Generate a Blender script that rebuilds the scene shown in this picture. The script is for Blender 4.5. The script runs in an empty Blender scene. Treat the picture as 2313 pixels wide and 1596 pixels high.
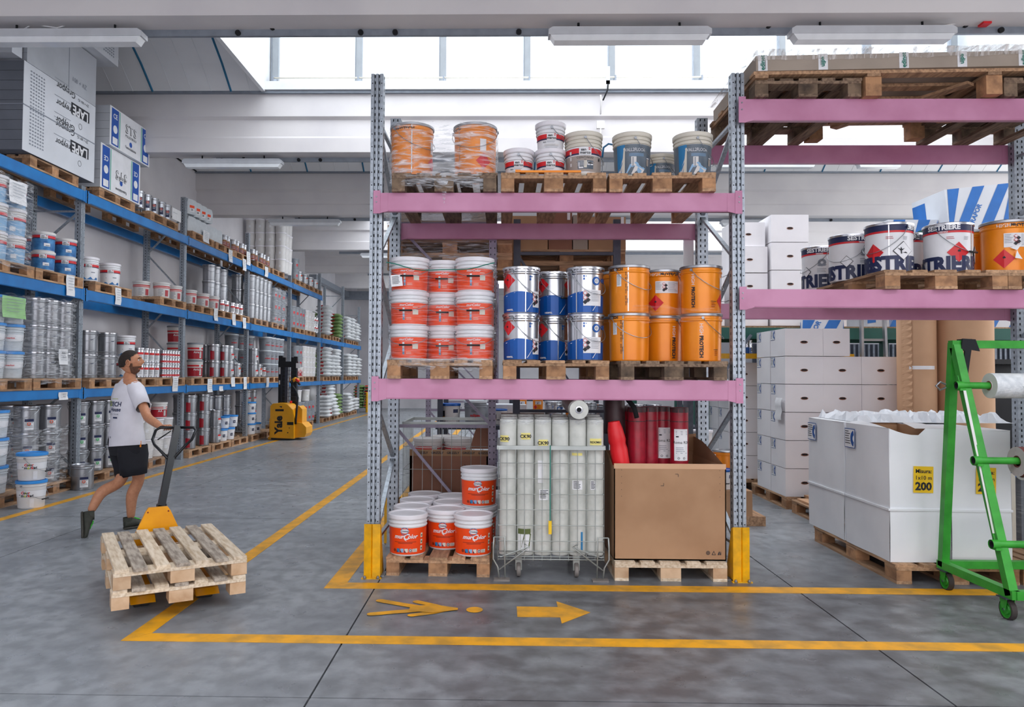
import bpy, math, random
from mathutils import Vector, Matrix
C = bpy.context.scene.collection
R = random.Random(7)
rad = math.radians; PI_ = math.pi
# ---------------------------------------------------------------- camera, world, skylight and fill lamps, exposure
cam = bpy.data.cameras.new('camera'); camo = bpy.data.objects.new('camera', cam); C.objects.link(camo)
camo.location = (0, 0, 1.55)
YAW, PIT, ROL = -0.0190, 0.0292, 0.0052
camo.matrix_world = Matrix.Translation((0, 0, 1.55)) @ Matrix.Rotation(-YAW, 4, 'Z') @ Matrix.Rotation(math.pi/2 + PIT, 4, 'X') @ Matrix.Rotation(ROL, 4, 'Z')
cam.sensor_width = 36; cam.lens = 36*1680.63/2313; cam.shift_x = (1156.5-1100.72)/2313
cam.clip_start = .05; cam.clip_end = 300
bpy.context.scene.camera = camo
vs = bpy.context.scene.view_settings
vs.view_transform = 'Standard'; vs.look = 'None'; vs.gamma = 1; vs.use_curve_mapping = False; vs.exposure = 0.22
cy = bpy.context.scene.cycles
cy.max_bounces = 7; cy.diffuse_bounces = 5; cy.glossy_bounces = 3; cy.transmission_bounces = 4; cy.transparent_max_bounces = 10
cy.sample_clamp_indirect = 6; cy.caustics_reflective = False; cy.caustics_refractive = False; cy.use_denoising = True
w = bpy.data.worlds.new('sky'); bpy.context.scene.world = w; w.use_nodes = True
bg = w.node_tree.nodes['Background']; bg.inputs[0].default_value = (.80, .90, 1, 1); bg.inputs[1].default_value = 2.2
def area(name, loc, rot, sx, sy, power, col=(.93, .97, 1)):
    l = bpy.data.lights.new(name, 'AREA'); l.shape = 'RECTANGLE'; l.size = sx; l.size_y = sy; l.energy = power; l.color = col
    o = bpy.data.objects.new(name, l); o.location = loc; o.rotation_euler = rot; C.objects.link(o); return o
# daylight falling through the roof lanterns (bays of the shed roof), one lamp above each lantern
BEAMY = [-6.3, -1.72, 2.85, 7.44, 11.9, 16.5, 21.05, 25.6, 30.2, 34.8]
SKYX = (-3.72, 7.22)
for i_, p_ in ((3, 420), (5, 650), (7, 650)):
    area('lantern_daylight', (1.9, (BEAMY[i_]+BEAMY[i_+1]-.42)/2, 7.85), (0, 0, 0), 11.2, 3.6, p_)
area('lantern_daylight', (2.0, .2, 6.9), (0, 0, 0), 15, 4.2, 620)
area('rear_fill', (2.0, -4.3, 2.6), (-PI_/2, 0, 0), 12, 4.6, 500, (1, .99, .97))  # added fill lamp behind the camera, brightens beams and ceiling; no gate is built
area('side_fill', (12.3, 13, 3.6), (0, PI_/2, 0), 4, 24, 800, (1, .99, .98))  # added fill lamp along the right wall, lifts the aisle rack; no windows there
# ---------------------------------------------------------------- materials
def lin(h):
    h = h.lstrip('#'); r = []
    for i in (0, 2, 4):
        c = int(h[i:i+2], 16)/255; r.append(c/12.92 if c <= .04045 else ((c+.055)/1.055)**2.4)
    return (*r, 1)
M = {}
def nodes(name):
    m = bpy.data.materials.new(name); m.use_nodes = True; M[name] = m
    nt = m.node_tree; return m, nt, nt.nodes['Principled BSDF'], nt.nodes.new, nt.links.new
def mat(name, h, rough=.5, metal=0, var=.06, scale=6, bump=0, h2=None, rnd=0, stretch=None, spec=.5, emit=None, bscale=None, coat=0):
    m, nt, b, N, L = nodes(name)
    b.inputs['Roughness'].default_value = rough; b.inputs['Metallic'].default_value = metal
    b.inputs['Specular IOR Level'].default_value = spec
    if coat: b.inputs['Coat Weight'].default_value = coat; b.inputs['Coat Roughness'].default_value = .15
    tc = N('ShaderNodeTexCoord'); mp = N('ShaderNodeMapping'); L(tc.outputs['Object'], mp.inputs[0])
    if stretch: mp.inputs['Scale'].default_value = stretch
    vec = mp.outputs[0]
    if rnd:
        oi = N('ShaderNodeObjectInfo'); mu = N('ShaderNodeMath'); mu.operation = 'MULTIPLY'; mu.inputs[1].default_value = 37; L(oi.outputs['Random'], mu.inputs[0])
        L(mu.outputs[0], mp.inputs['Location'])
    no = N('ShaderNodeTexNoise'); no.inputs['Scale'].default_value = scale; no.inputs['Detail'].default_value = 4; L(vec, no.inputs['Vector'])
    mx = N('ShaderNodeMix'); mx.data_type = 'RGBA'
    c1 = lin(h); c2 = lin(h2) if h2 else tuple(max(0, c*(1-var*2.5)) for c in c1[:3])+(1,)
    mx.inputs[6].default_value = c1; mx.inputs[7].default_value = c2
    rp = N('ShaderNodeMapRange'); rp.inputs[1].default_value = .38; rp.inputs[2].default_value = .68; L(no.outputs[0], rp.inputs[0]); L(rp.outputs[0], mx.inputs[0])
    out = mx.outputs[2]
    if rnd:
        hs = N('ShaderNodeHueSaturation'); mr = N('ShaderNodeMapRange'); mr.inputs[3].default_value = 1-rnd; mr.inputs[4].default_value = 1+rnd*.6
        L(oi.outputs['Random'], mr.inputs[0]); L(mr.outputs[0], hs.inputs['Value']); L(out, hs.inputs['Color']); out = hs.outputs[0]
    L(out, b.inputs['Base Color'])
    if bump:
        bp = N('ShaderNodeBump'); bp.inputs['Strength'].default_value = bump; bp.inputs['Distance'].default_value = .01
        if bscale:
            n2 = N('ShaderNodeTexNoise'); n2.inputs['Scale'].default_value = bscale; L(vec, n2.inputs['Vector']); L(n2.outputs[0], bp.inputs['Height'])
        else: L(no.outputs[0], bp.inputs['Height'])
        L(bp.outputs[0], b.inputs['Normal'])
    if emit: b.inputs['Emission Color'].default_value = lin(h); b.inputs['Emission Strength'].default_value = emit
    return m
def wrapmat(name, alpha=.3, col='#e8ecf2', sc=(1.6, 1.6, 26), thick=.5):
    m, nt, b, N, L = nodes(name)
    b.inputs['Base Color'].default_value = lin(col); b.inputs['Roughness'].default_value = .22
    tc = N('ShaderNodeTexCoord'); mp = N('ShaderNodeMapping'); mp.inputs['Scale'].default_value = sc; L(tc.outputs['Object'], mp.inputs[0])
    no = N('ShaderNodeTexNoise'); no.inputs['Scale'].default_value = 3.5; no.inputs['Detail'].default_value = 6; no.inputs['Distortion'].default_value = .8; L(mp.outputs[0], no.inputs['Vector'])
    mr = N('ShaderNodeMapRange'); mr.inputs[1].default_value = .46; mr.inputs[2].default_value = .78; mr.inputs[3].default_value = alpha*.12; mr.inputs[4].default_value = min(1, alpha*2.6)
    L(no.outputs[0], mr.inputs[0])
    L(mr.outputs[0], b.inputs['Alpha'])
    bp = N('ShaderNodeBump'); bp.inputs['Strength'].default_value = .7; bp.inputs['Distance'].default_value = .02; L(no.outputs[0], bp.inputs['Height']); L(bp.outputs[0], b.inputs['Normal'])
    return m
mat('galv', '#aab3bd', .42, .55, .12, 30, .05); mat('galv_dark', '#79808c', .5, .5, .12, 20)
mat('purplesteel', '#8f8799', .5, .35, .1, 12); mat('darksteel', '#474b58', .5, .3, .1, 12)
mat('hole', '#15171c', .9, 0, .1)
mat('pink', '#c98aac', .36, 0, .05, 3, .02, h2='#b97799'); mat('blue', '#1f7cc4', .38, 0, .06, 4, .02, h2='#1c6cb0')
mat('yellowguard', '#f0b000', .4, 0, .08, 14, .05, h2='#d09a10'); mat('bolt', '#8b8f96', .35, .8)
mat('palletwood', '#c09a78', .85, 0, .1, 5, .25, h2='#8f6f55', rnd=.28, stretch=(9, 1.2, 9)); mat('palletblock', '#b98c66', .9, 0, .1, 14, .3, h2='#8a664c', rnd=.25)
mat('oldwood', '#8d7763', .9, 0, .1, 5, .35, h2='#5d4b3e', rnd=.3, stretch=(9, 1.2, 9)); mat('oldblock', '#85705c', .9, 0, .1, 10, .4, h2='#4e4137', rnd=.3)
mat('palewood', '#e3d3bd', .8, 0, .1, 5, .25, h2='#c0a98c', rnd=.14, stretch=(10, 1.2, 10)); mat('greywood', '#b9ad9f', .9, 0, .1, 5, .5, h2='#85796d', rnd=.15, stretch=(10, 1.5, 10)); mat('paleblock', '#d6b796', .85, 0, .1, 8, .2, h2='#ba9572', rnd=.15)
mat('card', '#b08a69', .8, 0, .05, 3, .08, h2='#a27c5c'); mat('card_dark', '#8f6350', .85, 0, .08, 3, .1); mat('card_tan', '#cfa684', .75, 0, .05, 2, .03, h2='#c29a78'); mat('card_grey', '#a79a8d', .8, 0, .05, 3, .05)
mat('carton', '#f0eef1', .6, 0, .02, 2, .03, h2='#e8e6ea'); mat('bigcarton', '#ebedf1', .5, 0, .03, 2, .06, h2='#dfe2e7')
mat('white', '#e9eaee', .35, 0, .03, 8); mat('lidwhite', '#eceaf0', .35, 0, .03, 8); mat('offwhite', '#dedcdb', .5, 0, .04, 8); mat('translucent', '#cfd6dc', .3, 0, .05, 8); mat('cream', '#ddd8cb', .4, 0, .03, 8)
mat('paper', '#eeeff2', .7, 0, .03, 20, .1); mat('paper_green', '#9fd08f', .7, 0, .05, 10, .1); mat('inkgrey', '#8d939e', .7, 0, .02); mat('ink', '#20232b', .6, 0, .02); mat('navy', '#17244f', .45, 0, .05); mat('cobalt', '#0b55a8', .35, .15, .06, 5)
mat('red', '#d81f28', .4, 0, .05); mat('darkred', '#b0152a', .4, 0, .05); mat('orange', '#f24a10', .4, 0, .03, 4); mat('orange_dark', '#8c2c10', .5, 0, .03); mat('protech', '#f2901a', .3, .1, .05, 3, h2='#e8820f')
mat('blue_lid', '#3190e0', .4, 0, .05); mat('skyblue', '#4a8fc8', .45, 0, .1, 14, h2='#1d5f9e'); mat('lightblue', '#8db8dd', .45, 0, .05); mat('yellow_label', '#f0e38a', .6, 0, .03); mat('yellow_sign', '#f2c61e', .5, 0, .04)
mat('tin', '#c9cbd0', .24, .9, .1, 3, .02, h2='#b5b8bf'); mat('tin_dull', '#a9acb2', .35, .85, .12, 3, .03); mat('wire', '#9fa3a9', .35, .8); mat('black_plastic', '#1d1e22', .45, 0, .05)
mat('slate', '#66727e', .4, 0, .08, 5, h2='#485665'); mat('steelblue', '#3c5570', .4); mat('taupe', '#a59a93', .45, 0, .05); mat('photo_blue', '#2f7fb5', .4, 0, .05); mat('greytub', '#8f949c', .45, 0, .06); mat('green_ring', '#2fd06a', .5); mat('red_ring', '#f05a30', .5)
mat('polystyrene', '#b9bdc4', .8, 0, .05, 3, .08); mat('poly_dark', '#70757f', .85, 0, .06, 3, .08); mat('poly_white', '#d8dce3', .45, 0, .04, 2, .05); mat('pack_blue', '#1a52ab', .45, 0, .05); mat('pack_green', '#6fbfae', .5)
mat('sirapor', '#2a70bf', .5, 0, .05); mat('lamp_body', '#c9cdd3', .4, 0, .04); mat('lamp_cover', '#eef2f6', .15, 0, .03); mat('steeltray', '#8e96a1', .45, .3, .06, 10)
mat('cartgreen', '#379f33', .42, 0, .08, 8, .05, h2='#288a26'); mat('rubber', '#3a3532', .8, 0, .1); mat('cloth_black', '#16191f', .85, 0, .05, 20, .1)
mat('fabricroll', '#dfe3e6', .8, 0, .08, 22, .5, h2='#c4cacf', bscale=60); mat('maroon', '#6e3430', .75, 0, .1, 50, .15); mat('rollgrey', '#b9b0b2', .7, 0, .06, 25); mat('netroll', '#d2d4cf', .6, 0, .04, 12, .1, h2='#c2c5bf'); mat('brownwrap', '#8d7a74', .35, 0, .1, 20, .3)
mat('redroll', '#a81a30', .35, 0, .1, 20, .2); mat('darkroll', '#4a3236', .5, 0, .1, 20); mat('brightred', '#e01722', .4, 0, .05)
mat('cagewire', '#aeb4b2', .4, .5, .08); mat('wheel', '#8a8480', .6, 0, .1); mat('teal', '#1c7a6a', .6); mat('olive', '#5e6a3a', .6)
mat('sack', '#e6e8ea', .55, 0, .08, 12, .4, h2='#cfd3d6'); mat('sack_green', '#7f9c62', .6, 0, .1, 14, .3); mat('sack_red', '#c02a35', .6)
mat('truckyellow', '#f5a800', .35, 0, .05, 6, .02, h2='#e89a00'); mat('yale', '#eda612', .35, 0, .05, 3); mat('blacksteel', '#17191e', .35, .2, .05); mat('darkgreen', '#1d5a50', .5, 0, .06)
mat('skin', '#c48a68', .55, 0, .06, 30, .05, h2='#b57a5a'); mat('hair', '#2a1f19', .8, 0, .2, 60, .4); mat('beard', '#6b4c3c', .85, 0, .15, 90, .2); mat('eye', '#f0f0f0', .3); mat('tshirt', '#dcdbe4', .8, 0, .03, 10, .12, bscale=9); mat('shorts', '#14161f', .85, 0, .06, 30, .1); mat('shoe', '#3d3f38', .8, 0, .1, 20, .1); mat('sole', '#4a4842', .85, 0, .1, 60, .5); mat('lace', '#49d13e', .6); mat('lime', '#b3c43a', .6); mat('orange_tab', '#ef8a12', .5)
mat('concrete', '#dedbdc', .75, 0, .05, 1.2, .06, h2='#d3d0d3', bscale=14); mat('wallpaint', '#dedce0', .75, 0, .05, .8, .05, h2='#cbc9ce', bscale=10)
mat('vault', '#ebecee', .6, 0, .03, 1, 0); mat('vaultline', '#1d6f96', .6); mat('mullion', '#8f959b', .5, 0, .04); mat('cheek', '#dfe1e4', .7, 0, .03); mat('floorpaint', '#eaa513', .5, 0, .08, 7, .05, h2='#bb8a2c'); mat('joint', '#22242a', .9)
wrapmat('wrap', .13); wrapmat('wrap_thick', .27, sc=(2, 2, 16)); wrapmat('wrap_thin', .09); wrapmat('wrap_milky', .5, sc=(2, 2, 12)); wrapmat('film_top', 1.3, col='#d9d3cf', sc=(9, 2, 2))
m, nt, b, N, L = nodes('glass'); b.inputs['Base Color'].default_value = (1, 1, 1, 1); b.inputs['Roughness'].default_value = .05; b.inputs['Alpha'].default_value = .12
# concrete floor: glossy trowelled slab with blotches and dark tyre grime
m, nt, b, N, L = nodes('floor')
tc = N('ShaderNodeTexCoord')
def noise(sc, det=5, dist=0, st=None):
    n = N('ShaderNodeTexNoise'); n.inputs['Scale'].default_value = sc; n.inputs['Detail'].default_value = det; n.inputs['Distortion'].default_value = dist
    if st:
        q = N('ShaderNodeMapping'); q.inputs['Scale'].default_value = st; L(tc.outputs['Object'], q.inputs[0]); L(q.outputs[0], n.inputs['Vector'])
    else: L(tc.outputs['Object'], n.inputs['Vector'])
    return n.outputs[0]
def rng(s, a, b_, c, d):
    n = N('ShaderNodeMapRange'); n.inputs[1].default_value = a; n.inputs[2].default_value = b_; n.inputs[3].default_value = c; n.inputs[4].default_value = d; L(s, n.inputs[0]); return n.outputs[0]
def mix(f, a, b_, mode='MIX'):
    n = N('ShaderNodeMix'); n.data_type = 'RGBA'; n.blend_type = mode
    for s, v in ((0, f), (6, a), (7, b_)):
        if hasattr(v, 'links'): L(v, n.inputs[s])
        else: n.inputs[s].default_value = v
    return n.outputs[2]
def math_(op, a, b_=0):
    n = N('ShaderNodeMath'); n.operation = op
    for s, v in ((0, a), (1, b_)):
        if hasattr(v, 'links'): L(v, n.inputs[s])
        else: n.inputs[s].default_value = v
    return n.outputs[0]
c = mix(rng(noise(.8, 4), .38, .62, 0, 1), lin('#9da1a6'), lin('#878b91'))
c = mix(rng(noise(9, 10, .1, (1, .8, 1)), .4, .62, 0, .6), c, lin('#6e7276'))
c = mix(rng(noise(2.2, 10, .2, (.6, 1, 1)), .5, .7, 0, .55), c, lin('#72767c'))
xyz = N('ShaderNodeSeparateXYZ'); L(tc.outputs['Object'], xyz.inputs[0])
grime = math_('MULTIPLY', rng(xyz.outputs[0], -1.5, 0, 0, 1), rng(xyz.outputs[1], 6.4, 5.4, 0, 1))
g2_ = math_('MAXIMUM', grime, math_('MULTIPLY', rng(xyz.outputs[0], 1.9, 2.3, 1, 0), rng(xyz.outputs[0], -1, -.9, 0, 1)))
c = mix(math_('MULTIPLY', math_('MULTIPLY', grime, .9), rng(noise(6, 12, .1, (.8, 1, 1)), .36, .62, .25, .95)), c, lin('#454346'))
c = mix(math_('MULTIPLY', grime, .3), c, lin('#5c5a5c'))
L(c, b.inputs['Base Color'])
L(rng(noise(5, 8, .1), .3, .7, .24, .46), b.inputs['Roughness']); b.inputs['Specular IOR Level'].default_value = .45
bp = N('ShaderNodeBump'); bp.inputs['Strength'].default_value = .06; bp.inputs['Distance'].default_value = .01; L(noise(30, 4), bp.inputs['Height']); L(bp.outputs[0], b.inputs['Normal'])
# ---------------------------------------------------------------- mesh building
TXT = {}
def txt(s, bold=0.0, cut=None, sp=1.0):
    k = (s, bold, cut, sp)
    if k in TXT: return TXT[k]
    cu = bpy.data.curves.new('lettering', 'FONT'); cu.body = s; cu.size = 1; cu.offset = bold; cu.resolution_u = 2; cu.align_x = 'CENTER'; cu.space_character = sp
    o = bpy.data.objects.new('lettering', cu); me = o.to_mesh()
    import bmesh
    bm = bmesh.new(); bm.from_mesh(me); o.to_mesh_clear(); bpy.data.objects.remove(o); bpy.data.curves.remove(cu)
    if cut and bm.verts:
        xs = [v.co.x for v in bm.verts]; x = min(xs)+cut
        while x < max(xs):
            bmesh.ops.bisect_plane(bm, geom=bm.verts[:]+bm.edges[:]+bm.faces[:], plane_co=(x, 0, 0), plane_no=(1, 0, 0)); x += cut
    bm.verts.index_update()
    r = ([(v.co.x, v.co.y) for v in bm.verts], [[v.index for v in f.verts] for f in bm.faces]); bm.free(); TXT[k] = r; return r
def flat(o, ux, uy):
    o, ux, uy = Vector(o), Vector(ux), Vector(uy); n = ux.cross(uy).normalized()*.0012
    return lambda x, y, l=0: o+ux*x+uy*y+n*(1+l)
def front(y, x0=0, z0=0): return flat((x0, y, z0), (1, 0, 0), (0, 0, 1))
def cyl(r0, r1, h, a0=0, lift=.0018):
    rm = (r0+r1)/2
    def f(x, y, l=0):
        r = r0+(r1-r0)*y/h+lift*(1+l); a = rad(a0)+x/rm
        return Vector((r*math.sin(a), -r*math.cos(a), y))
    return f
class MB:
    def __init__(s): s.v = []; s.f = []; s.m = []; s.s = []; s.T = None
    def add(s, vs, fs, m, sm=False):
        n = len(s.v)
        s.v += [tuple(s.T @ Vector(p)) for p in vs] if s.T else [tuple(p) for p in vs]
        for f in fs: s.f.append([i+n for i in f]); s.m.append(m); s.s.append(sm)
        return s
    def box(s, x0, x1, y0, y1, z0, z1, m):
        return s.add([(x, y, z) for z in (z0, z1) for x, y in ((x0, y0), (x1, y0), (x1, y1), (x0, y1))], [(3, 2, 1, 0), (4, 5, 6, 7), (0, 1, 5, 4), (1, 2, 6, 5), (2, 3, 7, 6), (3, 0, 4, 7)], m)
    def bar(s, a, b, w, d, m, up=(0, 0, 1)):
        a, b = Vector(a), Vector(b); z = (b-a).normalized(); u = Vector(up)
        if abs(z.dot(u)) > .98: u = Vector((0, 1, 0))
        x = z.cross(u).normalized()*w/2; y = x.cross(z).normalized()*d/2
        return s.add([p+i*x+j*y for p in (a, b) for i, j in ((-1, -1), (1, -1), (1, 1), (-1, 1))], [(3, 2, 1, 0), (4, 5, 6, 7), (0, 1, 5, 4), (1, 2, 6, 5), (2, 3, 7, 6), (3, 0, 4, 7)], m)
    def lathe(s, prof, m, n=28, c=(0, 0, 0), axis='z', sm=True, a0=0, a1=360, join=False):
        full = abs(a1-a0) >= 360; k = n if full else n+1
        def pt(r, z, i):
            a = rad(a0+(a1-a0)*i/n); x, y = r*math.sin(a), -r*math.cos(a)
            p = (x, y, z) if axis == 'z' else (z, x, y) if axis == 'x' else (x, z, -y)
            return (p[0]+c[0], p[1]+c[1], p[2]+c[2])
        segs = [prof] if join else [prof[i:i+2] for i in range(len(prof)-1)]
        for sg in segs:
            vs = []; fs = []
            for (r, z) in sg: vs += [pt(r, z, i) for i in range(k)]
            for j in range(len(sg)-1):
                for i in range(n):
                    q = (i+1) % k; f = [j*k+i, j*k+q, (j+1)*k+q, (j+1)*k+i]
                    if sg[j][0] == 0: f = [j*k, (j+1)*k+q, (j+1)*k+i]
                    elif sg[j+1][0] == 0: f = [j*k+i, j*k+q, (j+1)*k]
                    fs.append(f)
            s.add(vs, fs, m, sm)
        return s
    def disc(s, r, z, m, n=28, c=(0, 0, 0)):
        return s.add([(c[0]+r*math.sin(2*math.pi*i/n), c[1]-r*math.cos(2*math.pi*i/n), c[2]+z) for i in range(n)], [list(range(n))], m)
    def tube(s, pts, r, m, n=6, closed=False):
        pts = [Vector(p) for p in pts]; k = len(pts); vs = []; fs = []; px = None
        for i, p in enumerate(pts):
            a = pts[i-1] if i or closed else p; b = pts[(i+1) % k] if i < k-1 or closed else p
            t = (b-a).normalized()
            if px is None:
                u = Vector((0, 0, 1)) if abs(t.z) < .9 else Vector((0, 1, 0)); px = t.cross(u).normalized()
            px = (px-t*px.dot(t)).normalized(); py = t.cross(px)
            rr = r[i] if isinstance(r, (list, tuple)) else r
            vs += [p+px*math.cos(2*math.pi*j/n)*rr+py*math.sin(2*math.pi*j/n)*rr for j in range(n)]
        for i in range(k if closed else k-1):
            q = (i+1) % k
            fs += [(i*n+j, i*n+(j+1) % n, q*n+(j+1) % n, q*n+j) for j in range(n)]
        if not closed: fs += [list(range(n))[::-1], [(k-1)*n+j for j in range(n)]]
        return s.add(vs, fs, m, n > 5)
    def prism(s, poly, y0, y1, m, ax='y'):     # polygon in x-z extruded along y (or y-z along x, x-y along z)
        n = len(poly)
        f = {'y': lambda p, t: (p[0], t, p[1]), 'x': lambda p, t: (t, p[0], p[1]), 'z': lambda p, t: (p[0], p[1], t)}[ax]
        vs = [f(p, t) for t in (y0, y1) for p in poly]
        return s.add(vs, [list(range(n)), [n+i for i in range(n)][::-1]]+[(i, i+n, (i+1) % n+n, (i+1) % n) for i in range(n)], m)
    def patch(s, mp, x0, x1, y0, y1, m, n=1, l=0, k=1):
        vs = [mp(x0+(x1-x0)*i/n, y0+(y1-y0)*j/k, l) for j in range(k+1) for i in range(n+1)]
        return s.add(vs, [(j*(n+1)+i, j*(n+1)+i+1, (j+1)*(n+1)+i+1, (j+1)*(n+1)+i) for j in range(k) for i in range(n)], m, True)
    def poly(s, mp, pts, m, l=1): return s.add([mp(x, y, l) for x, y in pts], [list(range(len(pts)))], m)
    def dia(s, mp, x, y, r, m, l=1): return s.poly(mp, [(x, y-r), (x+r, y), (x, y+r), (x-r, y)], m, l)
    def ring(s, mp, x, y, r0, r1, m, l=1, n=14, sx=1, a0=0, a1=360):
        for i in range(n):
            a, b = rad(a0+(a1-a0)*i/n), rad(a0+(a1-a0)*(i+1)/n)
            s.add([mp(x+sx*r*math.cos(t), y+r*math.sin(t), l) for r, t in ((r0, a), (r1, a), (r1, b), (r0, b))], [(0, 1, 2, 3)], m)
        return s
    def oval(s, mp, x, y, rx, ry, m, l=1, n=16): return s.poly(mp, [(x+rx*math.cos(2*math.pi*i/n), y+ry*math.sin(2*math.pi*i/n)) for i in range(n)], m, l)
    def text(s, t, x, y, size, mp, m, bold=.02, rot=0, shear=0, cut=None, sp=1, sx=1, l=2, align='c'):
        v, f = txt(t, bold, cut, sp)
        if not v: return s
        dx = 0 if align == 'c' else -min(p[0] for p in v)
        ca, sa = math.cos(rad(rot)), math.sin(rad(rot)); q = []
        for a, b in v:
            a = (a+dx+shear*b)*size*sx; b = b*size
            q.append(mp(x+a*ca-b*sa, y+a*sa+b*ca, l))
        return s.add(q, f, m)
    def lines(s, mp, x0, x1, y0, n, dy, m='inkgrey', t=.3, l=2):
        rr = random.Random(int(abs(x0*1000+y0*777)) % 9999)
        for i in range(n):
            e = x0+(x1-x0)*rr.uniform(.6, 1); s.patch(mp, x0, e, y0-i*dy, y0-i*dy+dy*t, m, 2, l)
        return s
    def build(s, name):
        me = bpy.data.meshes.new(name); me.from_pydata(s.v, [], s.f)
        names = list(dict.fromkeys(s.m)); ix = {n: i for i, n in enumerate(names)}
        for n in names: me.materials.append(M[n])
        me.polygons.foreach_set('material_index', [ix[n] for n in s.m]); me.polygons.foreach_set('use_smooth', s.s); me.update(); return me
def tag(o, label=None, cat=None, group=None, kind=None):
    if label: o['label'] = label
    if cat: o['category'] = cat
    if group: o['group'] = group
    if kind: o['kind'] = kind
    return o
def ob(name, me, parent=None, loc=(0, 0, 0), rz=0, **k):
    if isinstance(me, MB): me = me.build(name)
    o = bpy.data.objects.new(name, me); C.objects.link(o); o.location = loc
    o.rotation_euler = rz if isinstance(rz, tuple) else (0, 0, rz)
    if parent: o.parent = parent
    return tag(o, **k)
def struct(name, me, parent=None, **k):
    o = ob(name, me, parent, **k)
    if not parent: o['kind'] = 'structure'
    return o
K = {}
def kind(key, name, cat, *parts):           # parts: (name, MB, [subparts])
    def b(p): return (p[0], p[1].build(p[0]), [b(q) for q in (p[2] if len(p) > 2 else [])], p[3] if len(p) > 3 else None)
    K[key] = (name, cat, [b(p) for p in parts])
def put(key, loc, rz=0, label=None, group=None, sc=None, rot=None):
    name, cat, parts = K[key]
    r = bpy.data.objects.new(name, None); C.objects.link(r); r.location = loc; r.rotation_euler = rot or (0, 0, rz); r.empty_display_size = .1
    if sc: r.scale = (sc, sc, sc) if not isinstance(sc, tuple) else sc
    tag(r, label, cat, group)
    def go(ps, par):
        for n, me, sub, lb in ps:
            o = bpy.data.objects.new(n, me); C.objects.link(o); o.parent = par
            if lb: o['label'] = lb
            go(sub, o)
    go(parts, r); return r
ORD = ['first', 'second', 'third', 'fourth', 'fifth', 'sixth', 'seventh', 'eighth', 'ninth', 'tenth', 'eleventh', 'twelfth', 'thirteenth', 'fourteenth', 'fifteenth', 'sixteenth']
# ---------------------------------------------------------------- setting: floor, walls, roof
XL, XR, YB, YF = -6.74, 12.5, -4.5, 34.6
xs = [XL, -4.2, -.913, 2.155, 5.2, 8.3, XR]; ys = [YB, -.8, 3.6, 8.0, 12.4, 16.8, 21.2, 25.6, 30, YF]
fl = struct('floor', MB().box(XL, XR, YB, YF, -.2, -.02, 'joint'))
for i in range(len(xs)-1):
    for j in range(len(ys)-1):
        g = .005; ob('slab', MB().box(xs[i]+g, xs[i+1]-g, ys[j]+g, ys[j+1]-g, -.02, 0, 'floor'), fl)
struct('wall_left', MB().box(XL-.2, XL, YB, YF, 0, 7.2, 'wallpaint'))
struct('wall_right', MB().box(XR, XR+.2, YB, YF, 0, 7.2, 'wallpaint'))
struct('wall_far', MB().box(XL, XR, YF, YF+.2, 0, 7.2, 'wallpaint'))
struct('wall_behind', MB().box(XL, XR, YB-.2, YB, 0, 7.2, 'wallpaint'))
def paint(poly, name='floor_marking', label=None):
    return ob(name, MB().prism(poly, .0005, .002, 'floorpaint', ax='z'), None, kind='structure', label=label)
W = .13
def line(a, b, w): 
    a, b = Vector(a), Vector(b); n = (b-a).normalized(); p = Vector((-n.y, n.x))*w/2
    paint([tuple(a-p), tuple(b-p), tuple(b+p), tuple(a+p)], 'floor_marking')
line((-5.33, YB), (-5.2, 30), .11)
paint([(-2.2, 4.32), (-2.08, 4.46), (-2.08, 33), (-2.2, 33)]); paint([(-2.2, 4.32), (12, 4.32), (12, 4.45), (-2.08, 4.45)])
paint([(-1.28, 5.42), (-1.14, 5.58), (-1.14, 33), (-1.28, 33)]); paint([(-1.28, 5.42), (12, 5.42), (12, 5.57), (-1.14, 5.57)])
mk = MB(); mp = flat((-.3, 4.96, .0015), (0, 1, 0), (-1, 0, 0))
LVC = [0]
def LV(): LVC[0] += .12; return LVC[0]
def arm(pts, r):
    for a, b in zip(pts, pts[1:]):
        a, b = Vector(a), Vector(b); n = (b-a).normalized(); p = Vector((-n.y, n.x))*r
        mk.poly(mp, [tuple(a-p), tuple(b-p), tuple(b+p), tuple(a+p)], 'floorpaint', LV())
    for q in pts: mk.oval(mp, q[0], q[1], r, r, 'floorpaint', LV())
# standing figure drawn lying along the walkway, head towards the arrow (mp: x across the lane, y from head end to feet)
arm([(0, .04), (.08, .14), (.16, .27)], .028); arm([(0, .04), (-.07, .14), (-.13, .27)], .028); arm([(.02, .2), (.1, .38), (.17, .52)], .032); arm([(-.02, .2), (-.07, .38), (-.12, .53)], .032)
mk.poly(mp, [(-.02, -.02), (.02, -.02), (.085, .14), (.05, .3), (-.05, .3), (-.085, .14)], 'floorpaint', 3.5)
mk.oval(mp, 0, -.13, .06, .055, 'floorpaint', 0)
ob('painted_figure', mk, label='yellow painted walking figure on the grey concrete walkway', cat='floor marking')
ob('painted_arrow', MB().prism([(.11, 4.83), (.385, 4.83), (.385, 4.71), (.59, 4.935), (.385, 5.165), (.385, 5.04), (.11, 5.04)], .0005, .002, 'floorpaint', ax='z'), label='yellow painted arrow on the concrete, ahead of the painted figure', cat='floor marking')
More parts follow.
